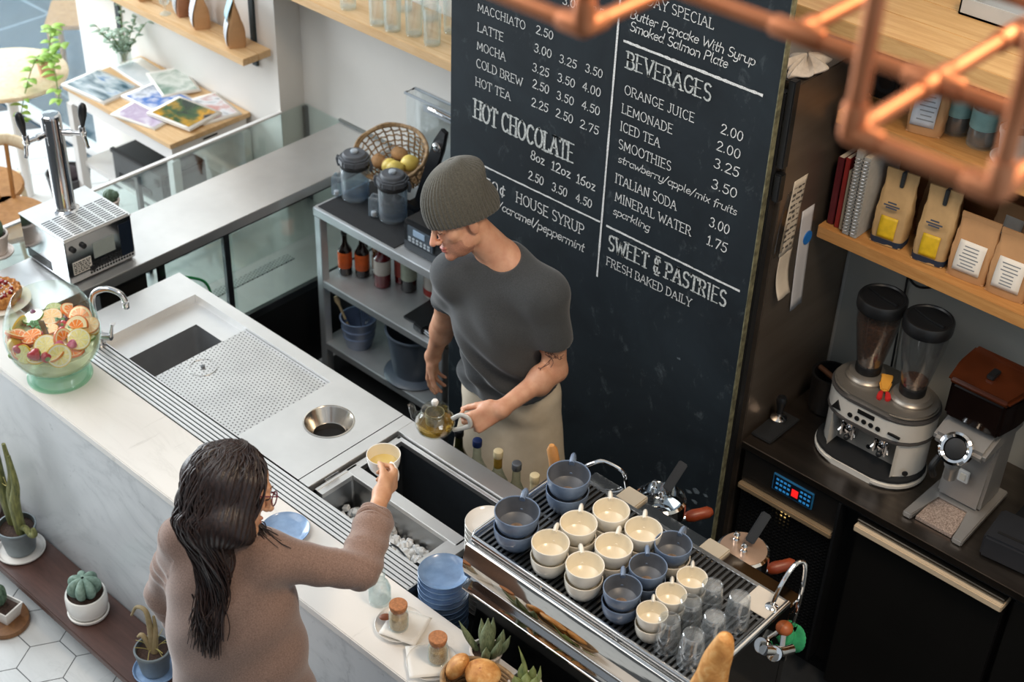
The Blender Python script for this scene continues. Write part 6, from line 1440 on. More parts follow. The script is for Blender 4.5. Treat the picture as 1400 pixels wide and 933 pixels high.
S_ = [('orange', 'orange half slice standing at the front left of the punch', -.055, -.095, zt_-.006, (.5, .25, 3.0), .040, True), ('orange', 'whole orange ring slice at the front centre of the punch', -.005, -.075, zt_+.002, (.25, -.1, .2), .032, False), ('orange', 'big orange wedge tilted at the back right of the punch', .065, .055, zt_+.006, (.7, -.3, .5), .042, True), ('orange', 'bright orange half slice floating at the back of the punch', -.03, .105, zt_+.006, (.5, .0, 2.6), .038, True), ('orange', 'bright orange chunk beside the tilted back slice', .02, .100, zt_+.008, (.9, .2, 1.2), .036, True),
 ('orange', 'orange wedge between ladle and right side of the punch', .085, -.01, zt_+.002, (1.1, .1, 1.9), .036, True), ('orange', 'small orange wedge at the front right centre of the punch', .045, -.075, zt_, (.9, .5, 1.0), .026, True), ('lemon', 'large pale lemon slice at the front right of the punch', .075, -.070, zt_+.002, (.55, .25, .6), .036, False), ('lemon', 'pale lemon slice at the right side of the punch bowl', .115, .03, zt_, (.4, .6, .2), .034, False), ('lemon', 'lemon slice pressed against the glass at front centre', .035, -.136, .175, (1.2, .0, .25), .030, False), ('lemon', 'lemon slice pressed upright on the right side glass', .128, -.058, .178, (1.2, .0, 1.15), .036, False), ('lemon', 'lemon slice pressed on the left side glass', -.128, -.05, .175, (1.2, 0, -1.2), .032, False),
 ('lime', 'pale lime slice at the left side of the punch', -.105, -.005, zt_, (.15, -.2, .3), .034, False), ('lime', 'pale lime slice at the far back left of the punch', -.09, .07, zt_-.002, (.2, .3, .3), .028, False), ('lime', 'lime slice floating in the middle right of the punch', .055, .025, zt_-.002, (.1, .1, .3), .026, False), ('grapefruit', 'round yellow citrus cut face left of the punch centre', -.055, .035, zt_+.004, (.2, .1, .3), .034, False), ('grapefruit', 'small yellow citrus ring in the punch centre', .0, -.005, zt_, (.1, 0, 0), .024, False), ('grapefruit', 'pale citrus slice at the back right rim of the punch', .075, .10, zt_+.002, (.3, .2, .2), .030, False)]
for a in S_: slice_(*a[:5], a[5], a[6]*1.14, a[7])
kinds_ = ['orange', 'lemon', 'grapefruit', 'orange', 'lime', 'lemon', 'orange', 'grapefruit', 'lemon', 'orange', 'lime', 'orange', 'lemon', 'grapefruit', 'orange', 'lemon']
dirs_ = ['front', 'front right', 'right front', 'right', 'right back', 'back right', 'back', 'back left', 'left back', 'left', 'left front', 'front left', 'inner front', 'inner right', 'inner back', 'inner left']
for k, kd in enumerate(kinds_):
    a = -PI/2+2*PI*k/12 if k < 12 else -PI/2+2*PI*(k-12)/4; q = .118 if k < 12 else .055
    slice_(kd, 'lower layer '+kd+' slice at the '+dirs_[k]+' side of the punch', q*math.cos(a), q*math.sin(a), .160+.008*(k % 3), (.35*math.sin(k*2.1), .35*math.cos(k*1.7), k), .038, False)
for l, x, y, z, r, m, ct_ in [('red strawberry at the front centre against the glass', .005, -.128, .178, .022, straw, 'strawberry'), ('red strawberry front right below the large lemon slice', .070, -.115, .182, .022, straw, 'strawberry'), ('red strawberry piece further right against the glass', .105, -.095, .178, .019, straw, 'strawberry'), ('yellow citrus piece against the front left glass', -.050, -.135, .165, .030, rindm['lemon'], 'lemon piece'), ('green lime piece low at the front left glass', -.040, -.136, .132, .020, rindm['lime'], 'lime piece'), ('pink fruit piece at the punch centre back', .005, .045, zt_, .014, straw, 'strawberry'), ('red fruit piece at the punch centre right', .03, .02, zt_, .013, straw, 'strawberry'), ('pink radish like slice right of the ladle', .095, -.035, zt_, .018, pink, 'pink fruit'), ('pink fruit piece at the right rim of the punch', .12, .0, zt_-.003, .016, pink, 'pink fruit'), ('long pink fruit piece left of the ladle', .01, -.035, zt_, .015, pink, 'pink fruit'), ('purple fruit piece at the left rim of the punch', -.125, .01, zt_-.003, .014, plum, 'purple fruit'), ('purple fruit piece at the back of the punch', -.02, .07, zt_, .012, plum, 'purple fruit')]:
    berry(l, x, y, z, r, m, (rr.uniform(.8, 2), rr.random()*3, rr.random()*3), ct_)
for k, (x, y) in enumerate([(-.085, .045), (-.06, .07), (-.02, -.03), (-.06, -.03), (.03, .06), (-.03, .055)]):
    o = thing('mint_sprig', ['left back', 'far back left', 'middle front', 'middle left', 'back right of centre', 'back centre'][k]+' mint sprig floating in the punch', 'mint', (pbx+x, pby+y, ZS_+zt_), k, 'mint sprigs in the punch')
    mb = MB()
    for q in range(5): a = q*1.3; leaf(mb, (0, 0, .004), (math.cos(a), math.sin(a), .25), .026, .009, .2)
    mb.build('leaves', mint, o, solid=.0007)
ld = thing('punch_ladle', 'clear plastic ladle handle standing in the fruit punch', 'ladle', (pbx+.045, pby-.03, ZS_+.12), rot=(.12, -.10, .5))
MB().box(-.011, .011, -.003, .003, 0, .160, .002).lathe([(.0, -.02), (.02, -.018), (.03, -.005), (.032, .012), (.030, .012), (.028, -.003), (0, -.015)], 20).build('ladle', mat('clear_brownish_plastic', '#a8957c', .15, 0, .15, 12, trans=.5), ld)
# ------------------------------------------------------------------ faucet at the sink end
fc = thing('sink_faucet', 'chrome gooseneck faucet with lever at the sink end', 'faucet', (-3.925, 2.228, ZB+.0005)); 
MB().lathe([(0, 0), (.026, 0), (.026, .006), (.02, .012), (.019, .05), (.014, .058), (0, .06)], 28).build('base', chrome, fc)
MB().tube(smooth_path([(0, 0, .05), (0, 0, .12), (0, .0, .19), (.012, .012, .225), (.045, .04, .24), (.078, .068, .222), (.088, .078, .19)], 7), .0105, 14).build('spout', chrome, fc)
MB().cyl(.0125, -.02, .006, 16, .002, Matrix.Translation((.088, .078, .182))).build('aerator', chrome, fc)
hv = MB().tube([(.0, 0, .035), (.052, .022, .045)], [.015, .013], 14).build('valve', chrome, fc)
MB().tube([(.050, .022, .045), (.052, .03, .085), (.058, .034, .10)], [.009, .007, .010], 12, flat=.6).build('lever', chrome, hv)
# ------------------------------------------------------------------ bottles in the speed rail behind the bar
srl = thing('speed_rail', 'steel speed rail holding bottles on the aisle side of bar', 'rail', (-2.45, 2.78, .62))
MB().box(-.26, .26, -.056, .056, -.004, 0).box(-.26, .26, .052, .056, 0, .10).box(-.26, .26, -.056, -.052, 0, .10).box(-.26, -.256, -.056, .056, 0, .10).box(.256, .26, -.056, .056, 0, .10).build('trough', steel_dark, srl)
olive = mat('olive_glass', '#3b3d20', .08, 0, .2, 10, trans=.4, coat=.4); clear_b = glass('clear_bottle_glass', (.9, .95, .92), .45, (.55, .65, .60))
gold_m = mat('gold_foil', '#c9a24a', .35, .6, .15, 40); navy_cap = mat('navy_cap', '#1c2c5a', .35, 0, .1, 20); grey_cap = mat('grey_screw_cap', '#7f858c', .35, .7, .08, 20); cream_cap = mat('cream_foil', '#d9c9a2', .45, .1, .1, 30)
for l, x, y, h, gl_, cp, wrap in [('olive green bottle under the teapot hand', -2.665, 2.785, .30, olive, black_pl, None), ('clear bottle with navy blue screw cap', -2.585, 2.79, .30, clear_b, navy_cap, None), ('bottle with pale cork top and gold foil neck', -2.485, 2.785, .315, clear_b, cream_cap, gold_m), ('bottle with grey metal screw cap', -2.40, 2.782, .315, clear_b, grey_cap, None), ('bottle with cream foil top half hidden by blue cup', -2.315, 2.775, .32, clear_b, cream_cap, cream_cap)]:
    o = bottle(l+' in the speed rail', (x, y, .6205), 'bottles in the speed rail', .035, h, gl_, None, cp, .40)
    if wrap: MB().lathe([(.0138, h*.80), (.0142, h*.80), (.0142, h*.935), (.0138, h*.935)], 20).build('foil', wrap, o)
# ------------------------------------------------------------------ potted plants along the bench
ZN = .1325
zinc = mat('zinc_pot', '#7d868a', .45, .55, .2, 10)
tall = mat('tall_cactus_skin', '#5b6238', .6, 0, .3, 18, c2='#8b8a50', stretch=(6, 6, 1), bump=.15)
o = thing('tall_cactus', 'tall finger cactus in zinc pot with white saucer on the bench', 'cactus', (-4.005, 1.815, ZN)); z = pot(o, .072, .12, zinc, white_matte, .76, .004)
for P, R_ in [([(-.035, .01, z-.02), (-.045, .0, z+.17), (-.06, .005, z+.34), (-.10, .01, z+.50)], [.020, .022, .019, .010]), ([(-.06, .005, z+.33), (-.045, .01, z+.41), (-.075, .015, z+.51)], [.014, .013, .006]), ([(.005, .012, z-.02), (-.004, .012, z+.15), (.018, .018, z+.27), (.005, .018, z+.40)], [.021, .022, .014, .007]), ([(.032, .0, z-.02), (.03, -.002, z+.13), (.050, .008, z+.24), (.03, .016, z+.36)], [.019, .021, .014, .006]), ([(.03, .0, z+.02), (.07, .0, z+.045), (.105, .0, z+.035), (.125, .004, z+.05), (.122, .004, z+.075)], [.012, .012, .012, .012, .007])]:
    Q = smooth_path(P, 6); n = len(Q); rad = [R_[min(len(R_)-1, int(i/(n-1)*(len(R_)-1)))]*(1-((i/(n-1)*(len(R_)-1)) % 1)) + R_[min(len(R_)-1, int(i/(n-1)*(len(R_)-1))+1)]*((i/(n-1)*(len(R_)-1)) % 1) for i in range(n)]
    MB().tube(Q, rad, 12).build('stem', tall, o)
mb = MB(); mb.tube(smooth_path([(-.05, .0, z+.20), (0, -.01, z+.22), (.04, -.02, z+.25), (.05, -.03, z+.30)], 5), .0016, 6); mb.build('twig', mat('dry_twig', '#a79b5c', .8), o)
o = thing('dark_potted_plant', 'pale pot with dark soil cut off at the left edge of bench', 'pot', (-4.275, 1.835, ZN)); z = pot(o, .075, .12, terr_white, None, .72)
MB().sph((-.02, 0, z+.01), .03, 14, (1, 1, .8)).build('cactus', dark_cactus, o)
o = thing('star_cactus', 'round ribbed star cactus in white pot in the bench middle', 'cactus', (-3.557, 1.806, ZN))
MB().lathe([(0, .012), (.048, .012), (.066, .022), (.074, .05), (.0735, .09), (.070, .102), (.064, .102), (.066, .08), (0, .08)], 40).build('pot', white_cer, o)
MB().lathe([(0, .086), (.060, .084), (.064, .090), (.04, .096), (0, .098)], 32).build('soil', soil, o)
MB().lathe([(0, 0), (.060, 0), (.072, .006), (.074, .016), (.069, .017), (.058, .008), (0, .008)], 40).build('saucer', white_cer, o)
def starf(u, v):
    a = u*2*PI; th = v*PI*.98; k = .60+.40*abs(math.cos(3.5*a))**.75
    r_ = .062*math.sin(th)**.85*(k if th > .15 else 1); return (r_*math.cos(a), r_*math.sin(a), .045*(-math.cos(th))+.008*k*math.sin(th))
MB().grid(starf, 112, 24, True, Matrix.Translation((0, 0, .128))).build('cactus', mat('star_cactus_skin', '#5a7a6b', .65, 0, .25, 40, c2='#8fa89a', bump=.15, bscale=160), o)
mb = MB(); rr = random.Random(8)
for k in range(40): a = PI+rr.uniform(-.9, .9); q = rr.uniform(.045, .06); mb.sph((q*math.cos(a), q*math.sin(a), .098+rr.uniform(0, .012)), .005, 6)
mb.build('moss', mat('green_moss', '#4f6b2c', .9, 0, .4, 60), o)
o = thing('drooping_plant', 'dry drooping plant in zinc pot beside the woman on blue saucer', 'plant', (-3.165, 1.808, ZN)); z = pot(o, .062, .105, zinc, blue_glaze, .78, .004)
dry = mat('dry_leaf', '#8a7a52', .7, 0, .3, 20, c2='#a08c68')
mb = MB()
for P in [[(0, 0, z), (-.01, .01, z+.10), (-.03, .015, z+.16), (-.075, .01, z+.15), (-.10, 0, z+.10)], [(0, 0, z), (-.03, -.01, z+.06), (-.055, -.015, z+.04)], [(.01, 0, z), (.005, .02, z+.09), (-.01, .03, z+.14)]]:
    Q = smooth_path(P, 6); n = len(Q); mb.tube(Q, [.013*(1-.7*i/n) for i in range(n)], 10)
mb.build('stems', dry, o); mb = MB()
for k in range(9): a = k*.9; mb.tube(smooth_path([(0, 0, z), (.03*math.cos(a), .03*math.sin(a), z+.03), (.06*math.cos(a), .06*math.sin(a), z+.012+.02*(k % 3))], 4), .0012, 5)
mb.build('dry_roots', mat('dry_twig', '#a79b5c', .8), o)
so = tag(MB().lathe([(0, 0), (.098, 0), (.102, .004), (.100, .022), (.095, .024), (0, .024)], 36, sx=1.05, sy=.9).build('wood_slice', wood('slice_wood', '#5a3a26', '#8a6038', 6, 2)), 'round wood slice on the tiled floor under the square pot', 'wood slice'); so.location = (-3.865, 1.625, 0.0)
o = thing('barrel_cactus', 'oval cactus in white square pot on a wood slice', 'cactus', (-3.865, 1.63, .0245), .25)
sq_ = lambda s_: [(-s_*1.25, -s_*.8), (s_*1.25, -s_*.8), (s_*1.25, s_*.8), (-s_*1.25, s_*.8)]
mb = MB(); a_ = [mb.bm.verts.new((*p, 0)) for p in sq_(.040)]; b_ = [mb.bm.verts.new((*p, .065)) for p in sq_(.054)]; c_ = [mb.bm.verts.new((*p, .065)) for p in sq_(.049)]; d_ = [mb.bm.verts.new((*p, .05)) for p in sq_(.047)]
mb.bm.faces.new(a_[::-1]); mb.bm.faces.new(d_)
for p, q in ((a_, b_), (b_, c_), (c_, d_)):
    for i in range(4): mb.bm.faces.new((p[i], p[(i+1) % 4], q[(i+1) % 4], q[i]))
mb.build('pot', white_matte, o, smooth=0)
MB().box(-.055, .055, -.035, .035, .048, .054).build('soil', soil, o)
MB().grid(ribbed(.036, .095, 10), 80, 14, True, Matrix.Translation((-.012, 0, .05))).build('cactus', dark_cactus, o)
# ------------------------------------------------------------------ copper pipe frame hanging overhead
cop = mat('copper_pipe', '#c47a52', .52, 1, .16, 9, c2='#d08e68')
cf_ = thing('copper_pipe_frame', 'hanging copper pipe lattice frame in the near top right', 'pipe frame', (-.63, 1.27, 3.44)); LCf = (.63, -1.27, -3.44)
def pipe(a, b, r_=.0095):
    MB().tube([a, b], r_, 18).build('pipe', cop, cf_, loc=LCf)
def joint(p, dirs, r_=.0125):
    mb = MB().sph(p, r_, 16)
    for d in dirs: d = Vector(d).normalized(); q = Vector(p); mb.tube([q, q+d*.030, q+d*.032], [r_, r_, r_*.9], 18)
    mb.build('joint', cop, cf_, loc=LCf)
ZP, yK, yJ, xJ, xT, xM, xA = 3.446, 1.150, 1.306, -.593, -.757, -.442, -.925
yL, yN, zc = 1.471, 1.500, 4.72
for a, b in [((xT-.36, yJ, ZP), (xJ, yJ, ZP)), ((xJ, yJ, ZP), (xM, yJ, ZP)), ((xT, yJ, ZP), (xT, yN, ZP)), ((xJ, yK, ZP), (xJ, yJ, ZP)), ((xJ, yJ, ZP), (xJ, yL, ZP)), ((xJ, yL, ZP), (xJ, 1.62, ZP)), ((xJ, yL, ZP), (xM, yL, ZP)),
             ((xJ, yK, ZP), (xM, yK, ZP)), ((xJ, yK, ZP), (xJ, yK, zc)), ((xM, yK, ZP), (xM, yK, zc)), ((xM, yK, ZP), (xM, yJ, ZP)), ((xA, yK, ZP), (xA-.3, yK, ZP)), ((xA, yK, ZP), (xA, yN, ZP)), ((xA, yK, ZP), (xA, yK, zc)), ((xT-.36, yN, ZP+.03), (xM+.05, yN, ZP+.03))]: pipe(a, b)
joint((xT, yJ, ZP), [(1, 0, 0), (-1, 0, 0), (0, 1, 0)]); joint((xJ, yJ, ZP), [(1, 0, 0), (-1, 0, 0), (0, 1, 0), (0, -1, 0)]); joint((xJ, yK, ZP), [(1, 0, 0), (0, 1, 0), (0, 0, 1)]); joint((xM, yK, ZP), [(-1, 0, 0), (0, 1, 0), (0, 0, 1)])
joint((xJ, yL, ZP), [(1, 0, 0), (0, 1, 0), (0, -1, 0)]); joint((xA, yK, ZP), [(-1, 0, 0), (0, 1, 0), (0, 0, 1)]); joint((xM, yJ, ZP), [(-1, 0, 0), (0, -1, 0)])
struct(MB().box(-2.0, .75, .6, YW, zc, zc+.15).build('ceiling', white_paint))  # unseen slab, widened to shade the right side; also carries the pipes
# ------------------------------------------------------------------ people: one continuous surface each, blended from limbs and meshed
def V3(*a): return np.array(a, float)
class SDF:
    def __init__(s): s.p = []
    def cap(s, a, b, ra, rb=None, k=.02, sub=False): s.p.append(('c', np.array(a, float), np.array(b, float), ra, ra if rb is None else rb, k, sub)); return s
    def ell(s, c, r, R=None, k=.02, sub=False): s.p.append(('e', np.array(c, float), np.array(r, float), np.eye(3) if R is None else np.array(R, float), None, k, sub)); return s
    def plane(s, p, n, k=.004): s.p.append(('h', np.array(p, float), np.array(n, float)/np.linalg.norm(n), None, None, k, True)); return s
    def grow(s, d):
        o = SDF()
        for q in s.p:
            q = list(q)
            if q[0] == 'c': q[3] += d; q[4] += d
            if q[0] == 'e': q[2] = q[2]+d
            o.p.append(tuple(q))
        return o
    def mesh(s, res):
        lo = np.full(3, 1e9); hi = -lo
        for q in s.p:
            if q[6]: continue
            if q[0] == 'c': m = max(q[3], q[4]); lo = np.minimum(lo, np.minimum(q[1], q[2])-m); hi = np.maximum(hi, np.maximum(q[1], q[2])+m)
            else: m = q[2].max(); lo = np.minimum(lo, q[1]-m); hi = np.maximum(hi, q[1]+m)
        lo -= 4*res; hi += 4*res; n = np.ceil((hi-lo)/res).astype(int)+1
        D = np.full(n, .2, np.float32)
        ax = [(lo[i]+res*np.arange(n[i])).astype(np.float32) for i in range(3)]
        for q in s.p:
            k = q[5]
            if q[0] == 'h': b0, b1 = lo, hi
            elif q[0] == 'c': m = max(q[3], q[4])+k*1.5+.02; b0 = np.minimum(q[1], q[2])-m; b1 = np.maximum(q[1], q[2])+m
            else: m = q[2].max()+k*1.5+.02; b0 = q[1]-m; b1 = q[1]+m
            i0 = np.clip(np.floor((b0-lo)/res).astype(int), 0, n-1); i1 = np.clip(np.ceil((b1-lo)/res).astype(int)+1, 1, n)
            sl = tuple(slice(a, b) for a, b in zip(i0, i1))
            X = ax[0][sl[0]][:, None, None]; Y = ax[1][sl[1]][None, :, None]; Z = ax[2][sl[2]][None, None, :]
            if q[0] == 'c':
                a, b = q[1], q[2]; d = b-a; L = float(d@d)+1e-12
                t = np.clip(((X-a[0])*d[0]+(Y-a[1])*d[1]+(Z-a[2])*d[2])/L, 0, 1)
                f = np.sqrt((X-a[0]-d[0]*t)**2+(Y-a[1]-d[1]*t)**2+(Z-a[2]-d[2]*t)**2)-(q[3]+(q[4]-q[3])*t)
            elif q[0] == 'e':
                R, r = q[3], q[2]; x, y, z = X-q[1][0], Y-q[1][1], Z-q[1][2]
                P = [(R[0, i]*x+R[1, i]*y+R[2, i]*z)/r[i] for i in range(3)]; k0 = np.sqrt(P[0]**2+P[1]**2+P[2]**2)
                k1 = np.sqrt((P[0]/r[0])**2+(P[1]/r[1])**2+(P[2]/r[2])**2)+1e-9; f = k0*(k0-1)/k1
            else: f = -((X-q[1][0])*q[2][0]+(Y-q[1][1])*q[2][1]+(Z-q[1][2])*q[2][2])
            g = D[sl]
            if q[6]: h = np.clip(.5-.5*(g+f)/k, 0, 1); D[sl] = g*(1-h)+(-f)*h+k*h*(1-h)
            else: h = np.clip(.5+.5*(g-f)/k, 0, 1); D[sl] = g*(1-h)+f*h-k*h*(1-h)
        # surface nets
        ins = D < 0; c = np.zeros(np.array(D.shape)-1, np.int8)
        for dx in (0, 1):
            for dy in (0, 1):
                for dz in (0, 1): c += ins[dx:D.shape[0]-1+dx, dy:D.shape[1]-1+dy, dz:D.shape[2]-1+dz]
        cell = np.argwhere((c > 0) & (c < 8)); idx = np.full(c.shape, -1, np.int32); idx[tuple(cell.T)] = np.arange(len(cell))
        acc = np.zeros((len(cell), 3)); cnt = np.zeros(len(cell)); cor = [(x, y, z) for x in (0, 1) for y in (0, 1) for z in (0, 1)]
        for i, p in enumerate(cor):
            for q in cor[i+1:]:
                if sum(abs(a-b) for a, b in zip(p, q)) != 1: continue
                a = D[cell[:, 0]+p[0], cell[:, 1]+p[1], cell[:, 2]+p[2]]; b = D[cell[:, 0]+q[0], cell[:, 1]+q[1], cell[:, 2]+q[2]]
                m = (a < 0) != (b < 0); t = np.where(m, a/np.where(m, a-b, 1), 0)
                acc += np.where(m[:, None], np.array(p)+t[:, None]*(np.array(q)-np.array(p)), 0); cnt += m
        vert = lo+res*(cell+acc/cnt[:, None]); F = []
        for axn in range(3):
            o = [1 if i == axn else 0 for i in range(3)]; a = ins[tuple(slice(0, D.shape[i]-o[i]) for i in range(3))]; b = ins[tuple(slice(o[i], None) for i in range(3))]
            e = np.argwhere(a != b); u, v = [i for i in range(3) if i != axn]
            e = e[(e[:, u] > 0) & (e[:, v] > 0)]; U = np.eye(3, dtype=int)[u]; W = np.eye(3, dtype=int)[v]
            ok = (e[:, u] < c.shape[u]) & (e[:, v] < c.shape[v]); e = e[ok]
            qd = np.stack([idx[tuple((e-U-W).T)], idx[tuple((e-W).T)], idx[tuple(e.T)], idx[tuple((e-U).T)]], 1)
            fl_ = a[tuple(e.T)] ^ (axn == 1); qd = np.where(fl_[:, None], qd, qd[:, ::-1]); F.append(qd)
        F = np.concatenate(F); F = F[(F >= 0).all(1)]
        return vert, F
def mesh_obj(name, vert, F, mats, parent, fmat=None, smooth_it=1, disp=None):
    me = bpy.data.meshes.new(name); me.from_pydata(vert.tolist(), [], F.tolist())
    for m in mats: me.materials.append(m)
    if smooth_it:
        bm = bmesh.new(); bm.from_mesh(me)
        for _ in range(smooth_it): bmesh.ops.smooth_vert(bm, verts=bm.verts, factor=.5, use_axis_x=True, use_axis_y=True, use_axis_z=True)
        bm.to_mesh(me); bm.free()
    if disp is not None:
        co = np.zeros(len(me.vertices)*3); me.vertices.foreach_get('co', co); co = co.reshape(-1, 3); no = np.zeros(len(me.vertices)*3); me.vertices.foreach_get('normal', no); no = no.reshape(-1, 3)
        co = co+no*disp(co)[:, None]; me.vertices.foreach_set('co', co.ravel())
    if fmat is not None:
        co = np.zeros(len(me.vertices)*3); me.vertices.foreach_get('co', co); cen = co.reshape(-1, 3)[F].mean(1); me.polygons.foreach_set('material_index', fmat(cen).astype(np.int32))
    me.polygons.foreach_set('use_smooth', [True]*len(me.polygons)); me.update()
    o = bpy.data.objects.new(name, me); COL.objects.link(o); o.parent = parent
    if parent is not None: o.matrix_parent_inverse = Matrix.Translation(-Vector(parent.location))
    return o
def unit(v): v = np.array(v, float); return v/np.linalg.norm(v)
def frame(fwd, up):
    f = unit(fwd); l = unit(np.cross(up, f)); u = np.cross(f, l); return l, f, u   # left, forward, up
def hand(s, wrist, D, N, left, curl, spread=.02, sc=1.0, thumb=None, k=.006):
    """palm, four separate fingers with knuckle bends and a side thumb. D: along fingers, N: out of the palm, thumb side from handedness"""
    D = unit(D); N = unit(np.array(N)-D*np.dot(N, D)); T = np.cross(D, N)*(-1 if left else 1)    # towards the thumb
    w_ = np.array(wrist, float); pl_ = .088*sc
    for q in (-.026, -.009, .009, .026): s.cap(w_+T*q*.65*sc+D*.012*sc, w_+D*pl_+T*q*1.05*sc, .0135*sc, .0115*sc, k=.012)
    s.ell(w_+D*.035*sc+T*.026*sc+N*.008*sc, V3(.015, .03, .014)*sc, np.stack([T, D, N], 1), k=.012)
    for i, (q, L) in enumerate(zip((.0295, .010, -.0095, -.028), (.070, .078, .073, .057))):
        p = w_+D*(pl_-(.004 if i in (0, 2) else 0 if i == 1 else .010))*1.0+T*q*sc; a = 0; c = curl[i] if hasattr(curl[i], '__len__') else (curl[i]*.8, curl[i]*1.1, curl[i]*.8)
        r0 = (.0088 if i < 3 else .0076)*sc; dirT = T*(1.5-i)*spread
        for j, fr in enumerate((.46, .30, .24)):
            a += c[j]; d = unit(D*math.cos(a)+N*math.sin(a)+dirT); q2 = p+d*L*fr*sc; s.cap(p, q2, r0*(1-.09*j), r0*(.91-.09*j), k=.0035); p = q2
    th = thumb or (.75, .35, .35, .3); p = w_+D*.022*sc+T*.030*sc+N*.008*sc
    d = unit(D*th[0]+T*th[1]+N*th[2]); q2 = p+d*.045*sc; s.cap(p, q2, .0125*sc, .0105*sc, k=.008); p = q2
    d = unit(d+N*th[3]-T*th[3]*.6); q2 = p+d*.030*sc; s.cap(p, q2, .0102*sc, .0095*sc, k=.004); p = q2
    d = unit(d+N*th[3]*.6-T*th[3]*.4); s.cap(p, p+d*.024*sc, .0094*sc, .0078*sc, k=.004)
def head_prims(s, c, l, f, u, sc=1.0, female=False):
    R = np.stack([l, f, u], 1)
    def P(x, y, z): return c+(l*x+f*y+u*z)*sc
    def E(x, y, z, a, b, d, k=.015, sub=False): s.ell(P(x, y, z), V3(a, b, d)*sc, R, k*sc, sub)
    j = .9 if female else 1
    E(0, -.010, .015, .076, .097, .089); E(0, .034, -.052, .060*j, .054, .074); E(0, .036, -.092, .050*j, .050, .044); E(0, .080, -.116, .021, .016, .017)
    for q in (-1, 1):
        E(q*.044, .056, -.040, .020, .022, .020); E(q*.050*j, .012, -.080, .016, .036, .028); E(q*.078, -.008, -.035, .008, .017, .030, .006)
    s.cap(P(-.034, .079, .006), P(0, .088, .004), .0115*sc, .012*sc, k=.012); s.cap(P(.034, .079, .006), P(0, .088, .004), .0115*sc, .012*sc, k=.012)
    for q in (-1, 1): E(q*.031, .098, -.017, .015, .012, .0095, .010, True)
    for q in (-1, 1): E(q*.031, .0805, -.0145, .0145, .0125, .0115, .004)
    s.cap(P(0, .090, -.010), P(0, .1155, -.050), .0085*sc, .0112*sc, k=.008)
    for q in (-1, 1): E(q*.0115, .100, -.054, .0085, .011, .0075, .005)
    E(0, .090, -.0795, .021, .0105, .0058, .005); E(0, .0885, -.0905, .018, .0105, .0066, .005); E(0, .104, -.0848, .022, .012, .0012, .0025, True)
    return P
skin_m = NT('skin'); v = skin_m.coord(); n = skin_m.noise(v, 28, 5); n2 = skin_m.noise(v, 300, 3)
skin_m.col(skin_m.ramp(n, [(.3, lin('#c98f72')), (.7, lin('#dba98a'))])); skin_m.set(rough=.48, sss=.12); skin_m.b.inputs['Subsurface Radius'].default_value = (.012, .005, .003); skin_m.bump(n2, .06, .001); skin = skin_m.m
stub = mat('stubbled_skin', '#b98269', .55, 0, .14, 220, sss=.08); lipm = mat('lip_skin', '#b5655a', .4, 0, .08, 60, sss=.1); flush = mat('flushed_skin', '#d39a7f', .48, 0, .10, 40, sss=.12)
# ---- barista
LS, RS = V3(-2.502, 3.030, 1.425), V3(-2.852, 2.930, 1.400)
PV = V3(-2.690, 3.075, .920); NB = (LS+RS)/2+V3(0, .035, .105)
EL, WL = V3(-2.478, 3.045, 1.140), V3(-2.495, 2.802, 1.100)
ER, WR = V3(-2.945, 3.000, 1.130), V3(-3.040, 3.035, .905)
hl, hf, hu = frame(-.82*np.array(_r)-.50*np.array(_u)-.24*np.array(_f)*1.0, -.42*np.array(_r)+.78*np.array(_u)-.46*np.array(_f))
HC = V3(-2.795, 2.900, 1.672)
bar_root = thing('person', 'man in grey beanie and charcoal tee pouring tea behind the bar', 'person', (-2.69, 3.07, .0085))
tl, tf, tu = frame((.27, -.96, 0), (.0, .05, 1)); TR = np.stack([tl, tf, tu], 1)
def torso(s, g=0):
    s.ell(PV+V3(0, 0, -.02), V3(.160+g, .110+g, .12+g), TR, .05); mid = PV*.5+(LS+RS)/4+tf*.01
    s.ell(PV*.62+(LS+RS)/2*.38, V3(.148+g, .108+g, .16+g), TR, .06); s.ell(PV*.3+(LS+RS)/2*.70+tf*.012, V3(.158+g, .112+g, .17+g), TR, .06)
    s.cap(LS+(RS-LS)*.12, RS+(LS-RS)*.12, .060+g, .060+g, .05); s.cap(NB+V3(0, 0, -.035), LS+V3(-.03, 0, .02), .050+g, .05+g, .05); s.cap(NB+V3(0, 0, -.035), RS+V3(.03, 0, .02), .050+g, .05+g, .05)
    return s
b = SDF(); torso(b)
b.cap(NB+V3(0, .01, -.05), HC-hf*.028*1-hu*.085, .062, .054, .03)
for Sx, Ex, Wx in ((LS, EL, WL), (RS, ER, WR)):
    b.cap(Sx, Sx*.45+Ex*.55, .053, .045, .03); b.cap(Sx*.5+Ex*.5, Ex, .044, .040, .02); b.ell(Ex*.72+Wx*.28, V3(.043, .043, .06), None, .03); b.cap(Ex, Wx, .040, .0265, .02)
    b.ell(Wx, V3(.029, .025, .025), None, .02)
for q in (-1, 1):
    hp_ = PV+tl*.085*q+V3(0, 0, -.05); kn = V3(hp_[0], hp_[1]-.01, .48); an = V3(hp_[0]+tl[0]*.02*q, hp_[1]+.02, .09)
    b.cap(hp_, kn, .082, .056, .04); b.cap(kn, an, .056, .038, .03); b.cap(an+V3(0, 0, -.04), an+tf*.13+V3(0, 0, -.052), .036, .028, .02)
head_prims(b, HC, hl, hf, hu)
hand(b, WL, V3(-.46, -.80, -.38), V3(-.70, .55, -.34), True, [(.45, .95, .6), (.55, 1.05, .7), (.65, 1.1, .7), (.75, 1.1, .7)], .02, 1.06, (.85, .15, .40, .22))
hand(b, WR, V3(-.10, .05, -.97), V3(.80, .25, -.05), False, [(.25, .35, .25), (.35, .45, .3), (.45, .5, .35), (.5, .55, .4)], .03, 1.0, (.85, .30, .3, .15))
